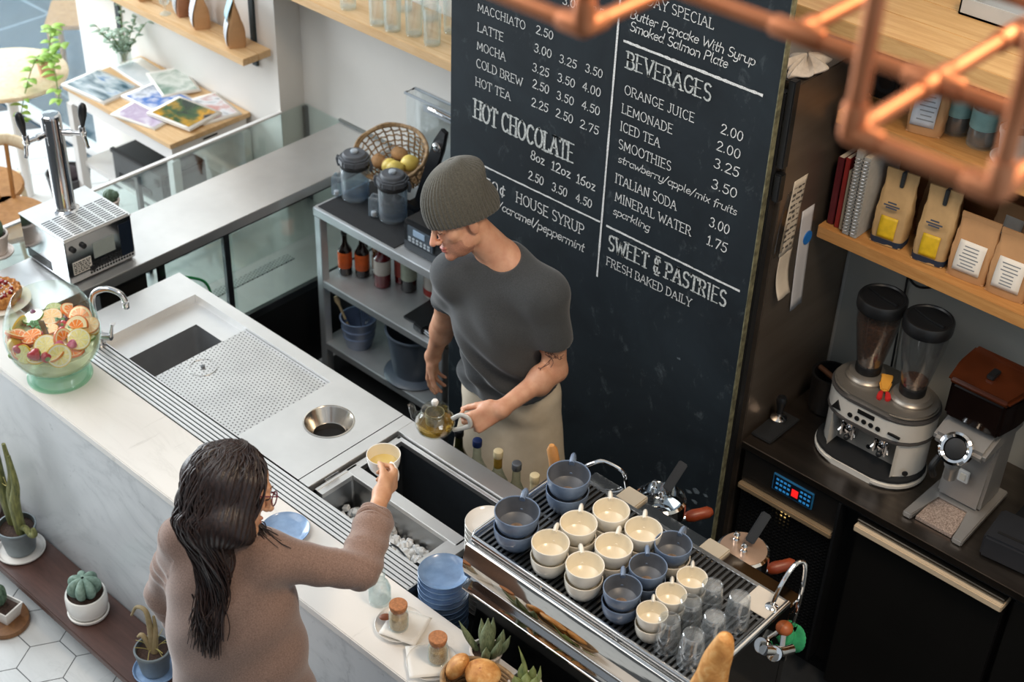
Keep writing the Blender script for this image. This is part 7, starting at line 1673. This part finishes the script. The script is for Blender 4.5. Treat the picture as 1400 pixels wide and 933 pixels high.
vb, fb = b.mesh(.0033)
def bmat(cn):
    d = cn-HC; x, y, z = d@hl, d@hf, d@hu; m = np.zeros(len(cn))
    near = (np.linalg.norm(d, axis=1) < .19)
    m[near & (z < -.062) & (z > -.15) & (y > .01) & (np.abs(x) < .062)] = 1
    m[near & (np.abs(x) < .0205) & (y > .0905) & (z > -.0965) & (z < -.0745)] = 2
    m[near & (y > .104) & (z > -.066) & (z < -.03) & (np.abs(x) < .02)] = 3
    return m
mesh_obj('body', vb, fb, [skin, stub, lipm, flush], bar_root, bmat)
HP = lambda x, y, z: Vector(HC+hl*x+hf*y+hu*z) - Vector(bar_root.location)
brow_m = mat('brown_brow', '#7a5238', .8, 0, .2, 200)
for q in (-1, 1):
    MB().tube(smooth_path([HP(q*.014, .0975, .004), HP(q*.030, .0935, .011), HP(q*.046, .082, .007)], 4), [.003, .0035, .0038, .0038, .0035, .003, .0025, .002, .0012], 8, flat=.5).build('eyebrow', brow_m, bar_root)
    MB().tube(smooth_path([HP(q*.018, .0895, -.018), HP(q*.031, .0928, -.0205), HP(q*.044, .0865, -.018)], 4), .0012, 6).build('eyelash', mat('dark_lash', '#3a261c', .7), bar_root)
# beanie in ribbed knit
knit = NT('knit_beanie'); v = knit.coord(); n = knit.noise(v, 220, 3); knit.col(knit.ramp(n, [(.3, lin('#413f38')), (.7, lin('#5d5a50'))])); knit.set(rough=.95, sheen=.3); knit.bump(n, .4, .002)
def beanie(u, v):
    a = 2*PI*u; cx_, sy_ = math.cos(a), math.sin(a)              # a=90deg: forward
    ph = v*PI/2*.995; rad = math.cos(ph)**.72; hgt = math.sin(ph)
    rib = 1+.022*math.cos(46*a)*(1-.4*v); z0 = .020*sy_-.022
    bulge = 1+.05*math.sin(PI*min(1, v*1.5)); back = -.030*v*v*1.4
    fold = .012*math.sin(13*v+2*a)*max(0, -sy_)
    x = .0915*cx_*rad*rib*bulge; y = .113*sy_*rad*rib*bulge+back-.010+(-.018 if sy_ < 0 else 0)*abs(sy_)*math.sin(PI*v)+fold*sy_*-1; z = z0+(.162-z0)*hgt
    return HP(x, y, z)
MB().grid(beanie, 324, 40, True).build('beanie', knit.m, bar_root, smooth=180, solid=.004)
# t-shirt
cl = NT('charcoal_jersey'); v = cl.coord(); n = cl.noise(v, 240, 4); n2 = cl.noise(v, 7, 4); cl.col(cl.mix(n2, cl.ramp(n, [(.3, lin('#2b2d2f')), (.7, lin('#454749'))]), lin('#3f4244'))); cl.set(rough=.92, sheen=.25); cl.bump(n, .12, .001)
sh = SDF()
for Sx, Ex in ((LS, EL), (RS, ER)): sh.cap(Sx+V3(0, 0, .002), Sx*.42+Ex*.58, .062, .060, .03)
dL = unit(EL-LS); dR = unit(ER-RS)
for Sx, d in ((LS, dL), (RS, dR)): sh.ell(Sx+d*.265, V3(.11, .11, .11), None, .004, True)
torso(sh, .013); sh.ell(PV+V3(0, 0, .03), V3(.188, .140, .14), TR, .06)
sh.plane(PV+V3(0, 0, .065), V3(.10, .15, -1), .004)
nk = NB+tf*.052+V3(0, 0, .050); sh.ell(nk, V3(.072, .078, .078), TR, .006, True)
vs1, fs1 = sh.mesh(.0042)
def folds(co):
    d = co-PV; z = d[:, 2]; x = d@tl; y = d@tf
    w_ = .011*np.sin(42*(z+.55*x)+3*np.sin(9*x+4*z))*np.exp(-((z-.16)/.16)**2)*(y > -.05)
    w_ += .008*np.sin(60*(z-.5*x)+2*np.sin(14*x))*np.exp(-((z-.07)/.07)**2); w_ += .007*np.sin(34*x+20*z)*np.exp(-((z-.34)/.14)**2)
    return w_
mesh_obj('t_shirt', vs1, fs1, [cl.m], bar_root, None, 1, folds)
ring = [Vector(nk+tl*.0745*math.cos(a)+tf*.084*math.sin(a)+V3(0, 0, -.030-.018*math.sin(a)+.012*math.cos(a)**2)) for a in [2*PI*i/40 for i in range(40)]]
# trousers and long cream apron
tr2 = SDF()
for q in (-1, 1):
    hp_ = PV+tl*.085*q+V3(0, 0, -.05); kn = V3(hp_[0], hp_[1]-.01, .48); an = V3(hp_[0]+tl[0]*.02*q, hp_[1]+.02, .09)
    tr2.cap(hp_, kn, .088, .066, .03); tr2.cap(kn, an, .070, .058, .03)
tr2.ell(PV+V3(0, 0, -.05), V3(.160, .112, .10), TR, .03)
vt, ft = tr2.mesh(.008); mesh_obj('trousers', vt, ft, [mat('dark_trousers', '#24262a', .9, 0, .15, 60)], bar_root)
for q in (-1, 1):
    hp_ = PV+tl*.085*q; an = V3(hp_[0]+tl[0]*.02*q, hp_[1]+.02, .0085)
    MB().grid(lambda u, v: Vector(an+tf*(.05+.13*math.sin(2*PI*u)*math.sin(PI*v*.5+.0)**.3)*1+tl*.048*math.cos(2*PI*u)+V3(0, 0, .0+.085*(v) if v < .99 else .085))-Vector(bar_root.location), 24, 6, True).build('shoe', black_pl, bar_root)
ap = NT('cream_canvas'); v = ap.coord(); n = ap.noise(v, 200, 3); ap.col(ap.ramp(ap.noise(v, 9, 4), [(.3, lin('#c4b69f')), (.7, lin('#d8ccb8'))])); ap.set(rough=.9); ap.bump(n, .15, .001)
aps = SDF(); top_ = PV+V3(0, 0, .10); lowp = V3(PV[0], PV[1], .42)
for q in (-1, 0, 1): aps.cap(PV+tl*.075*q+V3(0, 0, .0), lowp+tl*.105*q-tf*.0, .098, .130, .06)
aps.ell(PV+V3(0, 0, .02), V3(.174, .126, .12), TR, .04); aps.plane(PV+V3(0, 0, .095), V3(0, -.10, 1), .004); aps.plane(V3(0, 0, .42), V3(0, 0, -1), .004)
va, fa = aps.mesh(.0055)
def afold(co):
    d = co-PV; x = d@tl; z = d[:, 2]; return .005*np.sin(26*x+5*np.sin(6*z))*np.clip(-z*3+.3, 0, 1)+.0025*np.sin(40*z+20*x)*np.exp(-((z+.02)/.06)**2)
apo = mesh_obj('apron', va, fa, [ap.m], bar_root, None, 1, afold)
# tattoo drawn into the skin of the left upper arm as fine ink lines following the surface
ink = mat('tattoo_ink', '#6f5145', .6, 0, .2, 120)
ua = unit(EL-LS); s1 = unit(np.cross(ua, tf)); s2 = np.cross(ua, s1); mb = MB(); rr = random.Random(12)
cen_v = vb
def on_arm(t, a):
    p = LS+(EL-LS)*t; d = s1*math.cos(a)+s2*math.sin(a); rad = ((cen_v-p)@d); off = np.linalg.norm((cen_v-p)-np.outer(rad, d), axis=1); k = (off < .006) & (rad > 0) & (rad < .08)
    r0 = rad[k].max() if k.any() else .045
    return p+d*(r0+.0004)
aim = unit(np.array(CAM)-(LS+EL)/2); a0 = math.atan2(aim@s2, aim@s1)
for kx in range(15):
    t = rr.uniform(.60, .84); a = a0+rr.uniform(-.75, .75); pts = []
    for i in range(5): pts.append(Vector(on_arm(t, a))-Vector(bar_root.location)); t = min(.88, max(.56, t+rr.uniform(-.05, .05))); a += rr.uniform(-.28, .28)
    mb.tube(smooth_path(pts, 3), .0011, 5)
mb.build('tattoo', ink, bar_root)
# ---- teapot in his hand
tpx = thing('glass_teapot', 'clear glass teapot of amber tea held by the man', 'teapot', (-2.650, 2.655, 1.000), .42)
tg = glass('teapot_glass', (.98, .98, .97), .55, (.72, .74, .70))
MB().lathe([(0, .004), (.035, .002), (.040, 0), (.058, .018), (.066, .040), (.063, .060), (.050, .078), (.044, .086), (.044, .094), (.042, .094), (.042, .086), (.048, .077), (.061, .059), (.064, .040), (.056, .020), (.038, .003), (0, .007)], 44).build('body', tg, tpx)
t = NT('amber_tea'); v = t.coord(); t.col(t.ramp(t.noise(v, 10), [(.3, lin('#a98427')), (.7, lin('#c9a03f'))])); t.set(rough=.05); x1_ = t.add('ShaderNodeBsdfTransparent'); x1_.inputs[0].default_value = (.93, .80, .42, 1); x2_ = t.add('ShaderNodeMixShader'); x2_.inputs[0].default_value = .35
t.ln(x1_.outputs[0], x2_.inputs[1]); t.ln(t.b.outputs[0], x2_.inputs[2]); t.ln(x2_.outputs[0], t.out.inputs[0])
MB().lathe([(0, .0075), (.037, .004), (.054, .020), (.0625, .038), (.0625, .043), (0, .043)], 40).build('tea', t.m, tpx)
MB().lathe([(.026, .020), (.030, .030), (.032, .086), (.030, .086), (.028, .030), (0, .022)], 32).cyl(.026, .022, .036, 24, .004).build('infuser', mat('tea_leaves_mesh', '#8f8766', .4, .2, .35, 120), tpx)
l_ = MB().lathe([(.043, .094), (.046, .095), (.044, .099), (.028, .106), (.010, .110), (.007, .116), (0, .116)], 36).build('lid', tg, tpx)
MB().lathe([(0, .112), (.008, .113), (.011, .120), (.012, .128), (.009, .134), (0, .135)], 20).build('knob', white_cer, l_)
MB().tube(smooth_path([(-.058, 0, .045), (-.075, 0, .060), (-.082, 0, .085), (-.090, 0, .092)], 5), [.016]*5+[.011]*6+[.008]*5, 14).build('spout', tg, tpx)
MB().tube(smooth_path([(.060, 0, .074), (.090, 0, .098), (.116, 0, .090), (.118, 0, .060), (.064, 0, .028)], 6), .0058, 12, flat=1.4).build('handle', mat('milky_glass_handle', '#dfe0dc', .15, 0, .05, 12, trans=.2, coat=.4), tpx)
# ---- customer
WRS, WLS = V3(-2.275, 1.680, 1.360), V3(-2.510, 1.575, 1.345)
WPV = V3(-2.350, 1.605, .88); WNB = (WRS+WLS)/2+V3(.0, .015, .05)
WER, WWR = V3(-2.145, 1.865, 1.288), V3(-2.300, 2.095, 1.312)
WEL, WWL = V3(-2.615, 1.560, 1.085), V3(-2.570, 1.600, .895)
wl, wf, wu = frame((-.40, .92, 0), (0, 0, 1)); WTR = np.stack([wl, wf, wu], 1)
WHC = V3(-2.372, 1.660, 1.578)
gl_, gf_, gu_ = frame(.82*np.array(_r)-.20*np.array(_u)+.54*np.array(_f), .05*np.array(_r)+.80*np.array(_u)-.0*np.array(_f)+.2*V3(0, 0, 1))
wom = thing('person', 'woman with long dark hair in brown sweater reaching out a cup', 'person', (-2.43, 1.59, 0))
WO = Vector(wom.location)
def wtorso(s, g=0):
    s.ell(WPV+V3(0, 0, -.02), V3(.172+g, .118+g, .13+g), WTR, .05); s.ell(WPV*.55+(WLS+WRS)/2*.45, V3(.138+g, .098+g, .16+g), WTR, .06); s.ell(WPV*.28+(WLS+WRS)/2*.72, V3(.142+g, .102+g, .15+g), WTR, .05)
    s.cap(WLS+(WRS-WLS)*.12, WRS+(WLS-WRS)*.12, .050+g, .050+g, .05); s.cap(WNB+V3(0, 0, -.04), WLS+V3(.03, 0, .015), .04+g, .042+g, .05); s.cap(WNB+V3(0, 0, -.04), WRS+V3(-.03, 0, .015), .04+g, .042+g, .05); return s
b = SDF(); wtorso(b)
b.cap(WNB+V3(0, 0, -.05), WHC-gf_*.028-gu_*.085, .052, .046, .03)
for Sx, Ex, Wx in ((WLS, WEL, WWL), (WRS, WER, WWR)):
    b.cap(Sx, Ex, .044, .035, .03); b.ell(Ex*.72+Wx*.28, V3(.030, .030, .05), None, .015); b.cap(Ex, Wx, .033, .0225, .02); b.ell(Wx, V3(.025, .022, .022), None, .02)
for q in (-1, 1):
    hp_ = WPV+wl*.085*q+V3(0, 0, -.05); kn = V3(hp_[0], hp_[1]+.01, .46); an = V3(hp_[0]+wl[0]*.01*q, hp_[1]-.02, .085)
    b.cap(hp_, kn, .082, .052, .04); b.cap(kn, an, .052, .036, .03); b.cap(an+V3(0, 0, -.045), an+wf*.11+V3(0, 0, -.055), .033, .025, .02)
head_prims(b, WHC, gl_, gf_, gu_, .96, True)
hand(b, WWR, V3(-.42, .66, -.16)+V3(.10, .12, .0), V3(-.85, -.25, -.05), False, [(.65, 1.1, .8), (.75, 1.2, .8), (.85, 1.2, .8), (.9, 1.2, .8)], .0, .95, (.95, .10, .40, .20))
hand(b, WWL, V3(.25, .30, -.85), V3(.9, -.3, .1), True, [.35, .4, .45, .5], .02, .93)
vw, fw_ = b.mesh(.0033)
wskin = NT('warm_skin'); v = wskin.coord(); n = wskin.noise(v, 28, 5); wskin.col(wskin.ramp(n, [(.3, lin('#c08a66')), (.7, lin('#d6a582'))])); wskin.set(rough=.48, sss=.12); wskin.b.inputs['Subsurface Radius'].default_value = (.012, .005, .003)
def wmat(cn):
    d = (cn-WHC)/.96; x, y, z = d@gl_, d@gf_, d@gu_; m = np.zeros(len(cn)); m[(np.abs(x) < .0205) & (y > .0905) & (z > -.0965) & (z < -.0745) & (y < .13)] = 1; return m
mesh_obj('body', vw, fw_, [wskin.m, lipm], wom, wmat)
WP = lambda x, y, z: Vector(WHC+(gl_*x+gf_*y+gu_*z)*.96) - WO
for q in (-1, 1): MB().tube(smooth_path([WP(q*.014, .0975, .006), WP(q*.030, .0935, .013), WP(q*.046, .082, .009)], 4), .0022, 8, flat=.5).build('eyebrow', mat('dark_brow', '#2b1d18', .8), wom)
for q in (-1, 1): MB().sph(WP(q*.031, .083, -.0165), .0115, 16).build('eye', mat('eye_dark', '#4a3a34', .1, 0, .3, 60), wom)
# glasses
gm = mat('plum_glasses', '#6d1f35', .3, 0, .1, 40)
gls = MB()
for q in (-1, 1):
    gls.tube([WP(q*.034+.024*math.cos(a), .112-.010*abs(q*.034+.024*math.cos(a))/.05, -.018+.020*math.sin(a)) for a in [2*PI*i/24 for i in range(24)]], .0018, 8, closed=True)
    gls.tube([WP(q*.058, .104, -.008), WP(q*.077, .06, -.010), WP(q*.081, .0, -.018), WP(q*.078, -.02, -.035)], .0017, 8)
gls.tube(smooth_path([WP(-.011, .113, -.012), WP(0, .118, -.006), WP(.011, .113, -.012)], 4), .0017, 8)
gls.build('glasses', gm, wom)
# sweater: knitted body with rolled right cuff
sw = NT('brown_sweater'); v = sw.coord(); n = sw.noise(v, 260, 4); sw.col(sw.ramp(n, [(.25, lin('#71574b')), (.75, lin('#9a7d6e'))])); sw.set(rough=.95, sheen=.35); sw.bump(n, .2, .001)
s = SDF(); wtorso(s, .016)
for q in (-1, 0, 1): s.cap(WPV+wl*.085*q+V3(0, 0, .12), V3(WPV[0], WPV[1], .60)+wl*.105*q, .105, .125, .06)
s.ell(WPV*.5+(WLS+WRS)/4-wf*.012, V3(.178, .122, .24), WTR, .08)
cuffR = WER*.36+WWR*.64
s.cap(WRS, WER, .060, .050, .035); s.cap(WER, cuffR, .056, .053, .02); s.cap(WLS, WEL, .062, .054, .035); s.cap(WEL, WWL*.9+WEL*.1, .052, .044, .02)
s.plane(V3(0, 0, .62), V3(0, 0, -1), .004); s.ell(WNB+V3(.01, .02, .055), V3(.082, .085, .062), WTR, .006, True)
dc_ = unit(WWR-WER); s.ell(cuffR+dc_*.075, V3(.08, .08, .08), None, .003, True)
vs2, fs2 = s.mesh(.0042)
def wfold(co):
    d = co-WPV; x = d@wl; z = d[:, 2]; out = .006*np.sin(20*x+7*z+4*np.sin(5*z))*np.clip(.30-z, 0, .3)*3+.003*np.sin(38*(x*.6+z)+2*np.sin(9*x))
    for A, B in ((WRS, WER), (WER, cuffR), (WLS, WEL), (WEL, WWL)):
        ax = unit(B-A); t = (co-A)@ax; rad = np.linalg.norm((co-A)-np.outer(t, ax), axis=1); L = np.linalg.norm(B-A)
        out += np.where((rad < .085) & (t > -.02) & (t < L+.02), (.0024*np.sin(80*t+3*np.sin(30*(co[:, 2]-A[2])))), 0)*np.clip(np.where(A is WRS, t/L, 1), 0, 1)
    return out
mesh_obj('sweater', vs2, fs2, [sw.m], wom, None, 1, wfold)
c0 = cuffR-dc_*.004; n1 = unit(np.cross(dc_, V3(0, 0, 1))); n2 = np.cross(dc_, n1); mb = MB()
for k, (o_, r0, rr_) in enumerate(((-.018, .042, .010), (.0, .042, .012), (.016, .039, .010))): mb.tube([Vector(c0+dc_*(o_+.004*math.sin(3*a+k))+n1*(r0+.002*math.sin(5*a))*math.cos(a)+n2*(r0+.002*math.cos(4*a+k))*math.sin(a))-WO for a in [2*PI*i/36 for i in range(36)]], rr_, 10, closed=True)
mb.build('rolled_cuff', sw.m, wom)
s = SDF()
for q in (-1, 1):
    hp_ = WPV+wl*.085*q+V3(0, 0, -.05); kn = V3(hp_[0], hp_[1]+.01, .46); an = V3(hp_[0]+wl[0]*.01*q, hp_[1]-.02, .085)
    s.cap(hp_, kn, .090, .064, .03); s.cap(kn, an, .064, .05, .03)
vt, ft = s.mesh(.008); mesh_obj('trousers', vt, ft, [mat('dark_denim', '#2a2f3a', .9, 0, .2, 80)], wom)
for q in (-1, 1):
    hp_ = WPV+wl*.085*q; an = V3(hp_[0]+wl[0]*.01*q, hp_[1]-.02, 0)
    MB().grid(lambda u, v: Vector(an+wf*(.045+.115*math.sin(2*PI*u)*math.sin(PI*v*.5)**.3)+wl*.043*math.cos(2*PI*u)+V3(0, 0, .08*v))-WO, 24, 6, True).build('shoe', black_pl, wom)
# necklace
MB().tube([Vector(WNB+wl*.066*math.cos(a)+wf*(.060*math.sin(a)+.012)+V3(0, 0, .012-.02*math.sin(a)))-WO for a in [2*PI*i/40 for i in range(40)]], .0022, 8, closed=True).build('necklace', mat('gold_chain', '#c9a24a', .3, 1, .1, 60), wom)
# long dark hair: a full mass plus loose strands
hm = NT('dark_hair'); v = hm.coord((60, 60, 5)); n = hm.noise(v, 3, 5); hm.col(hm.ramp(n, [(.3, lin('#120c0d')), (.72, lin('#38251f'))])); hm.set(rough=.38); hm.bump(n, .35, .003)
def W3(x, y, z): return WHC+(gl_*x+gf_*y+gu_*z)*.96
DN = V3(0, 0, -1)
hs = SDF(); HR = np.stack([gl_, gf_, gu_], 1)
hs.ell(W3(0, -.020, .020), V3(.082, .097, .091), HR, .02)
hs.cap(W3(.030, -.080, .0), W3(.0, -.062, -.10)+DN*.04, .056, .046, .04); hs.cap(W3(-.045, -.055, .0), W3(-.040, -.045, -.11)+DN*.03, .046, .038, .04); hs.cap(W3(.055, -.015, .0), W3(.042, -.02, -.10)+DN*.02, .030, .028, .03); hs.cap(W3(-.068, .005, .015), W3(-.070, .0, -.10)+DN*.02, .028, .036, .03)
bk_ = -wf
hs.cap(W3(0, -.070, -.12), WNB+bk_*.075+V3(.01, 0, -.03), .050, .044, .04); hs.cap(WNB+bk_*.085+V3(.01, 0, -.02), WNB+bk_*.112+V3(.01, -.005, -.17), .044, .030, .03); hs.cap(WNB+bk_*.118+V3(-.01, -.005, -.17), WNB+bk_*.120+V3(.0, 0, -.25), .034, .014, .02)
hs.cap(W3(-.060, -.03, -.10), WRS*.55+WNB*.45+V3(.01, .01, .055), .046, .034, .03); hs.cap(WRS*.55+WNB*.45+V3(.01, .01, .055), WRS+V3(.02, .02, .042), .030, .012, .02)
hs.ell(W3(0, .120, -.05), V3(.062, .085, .105), HR, .015, True)
vh, fh = hs.mesh(.0036)
def hdisp(co):
    d = co-WHC; a = np.arctan2(d@gl_, -(d@gf_)); z = co[:, 2]; return .0016*np.sin(40*a+5*np.sin(7*z))+.0010*np.sin(93*a+9*np.sin(5*z)+2)
mesh_obj('hair', vh, fh, [hm.m], wom, None, 2, hdisp)
rr = random.Random(77); mb = MB()
part = [W3(.0, .03-.02*i, .108) for i in range(4)]
for k in range(190):
    a = rr.uniform(-2.3, 2.3); top_ = W3(.0+.02*math.sin(a), -.01, .112)
    r1 = W3(.094*math.sin(a), -.020-.110*math.cos(a), .025) ; r2 = W3(.086*math.sin(a), -.030-.106*math.cos(a), -.07)+DN*.015
    r3 = W3(.074*math.sin(a), -.038-.092*math.cos(a), -.125)+DN*.03
    e1 = WNB+bk_*(.120+.02*rr.random())+wl*(.040*math.sin(a)*1.0)+V3(.02, 0, 0)+V3(0, 0, -.06); e2 = WNB+bk_*(.176+.01*rr.random())+wl*(.025*math.sin(a)+rr.uniform(-.03, .03))+V3(.015, 0, 0)+V3(0, 0, -.15-rr.random()*.13)
    if abs(a) > 1.5 and a < 0: e1 = WRS*.4+WNB*.6+V3(.02*rr.random(), .01, .085); e2 = WRS+V3(rr.uniform(-.03, .04), rr.uniform(-.02, .04), rr.uniform(.045, .065))
    r0_ = W3(.062*math.sin(a), -.018-.074*math.cos(a), .088)
    P = smooth_path([Vector(p)-WO for p in (top_, r0_, r1, r2, r3, e1, e2)], 6); n = len(P); r0 = rr.uniform(.0012, .0030)
    w_ = rr.uniform(.003, .009); fq = rr.uniform(2, 5); P = [p+Vector((math.sin(i*.9*fq/4)*w_, math.cos(i*.8*fq/4)*w_, 0)) for i, p in enumerate(P)]
    mb.tube(P, [r0*(.5+.8*math.sin(PI*min(1, .12+i/(n-1)*.86))) for i in range(n)], 6)
# a few curling loose ends
for k in range(9):
    s0 = WNB+bk_*.145+wl*rr.uniform(-.05, .06)+V3(0, 0, -.10); a = rr.uniform(0, 6.28)
    mb.tube(smooth_path([Vector(s0)-WO, Vector(s0+V3(0, 0, -.06)+wl*.02*math.sin(a))-WO, Vector(s0+V3(0, 0, -.12)+wl*.035*math.cos(a)+bk_*.01)-WO, Vector(s0+V3(0, 0, -.14)+wl*(.05*math.cos(a)+.03)+bk_*.01)-WO], 6), [.0022]*16+[.001]*3, 6)
mb.build('loose_strands', hm.m, wom)
# cup she holds
cpx = cup_obj('white cup with green tea held out by the woman', 'cup', (-2.428, 2.222, 1.238), -.25, .050, .064, white_cer, cr_in, None, None, name='tea_cup')
t = NT('green_tea'); v = t.coord(); t.col(t.ramp(t.noise(v, 10), [(.3, lin('#cfb468')), (.7, lin('#dcc687'))])); t.set(rough=.04, coat=.5)
MB().cyl(.0425, .020, .028, 36).build('tea', t.m, cpx)
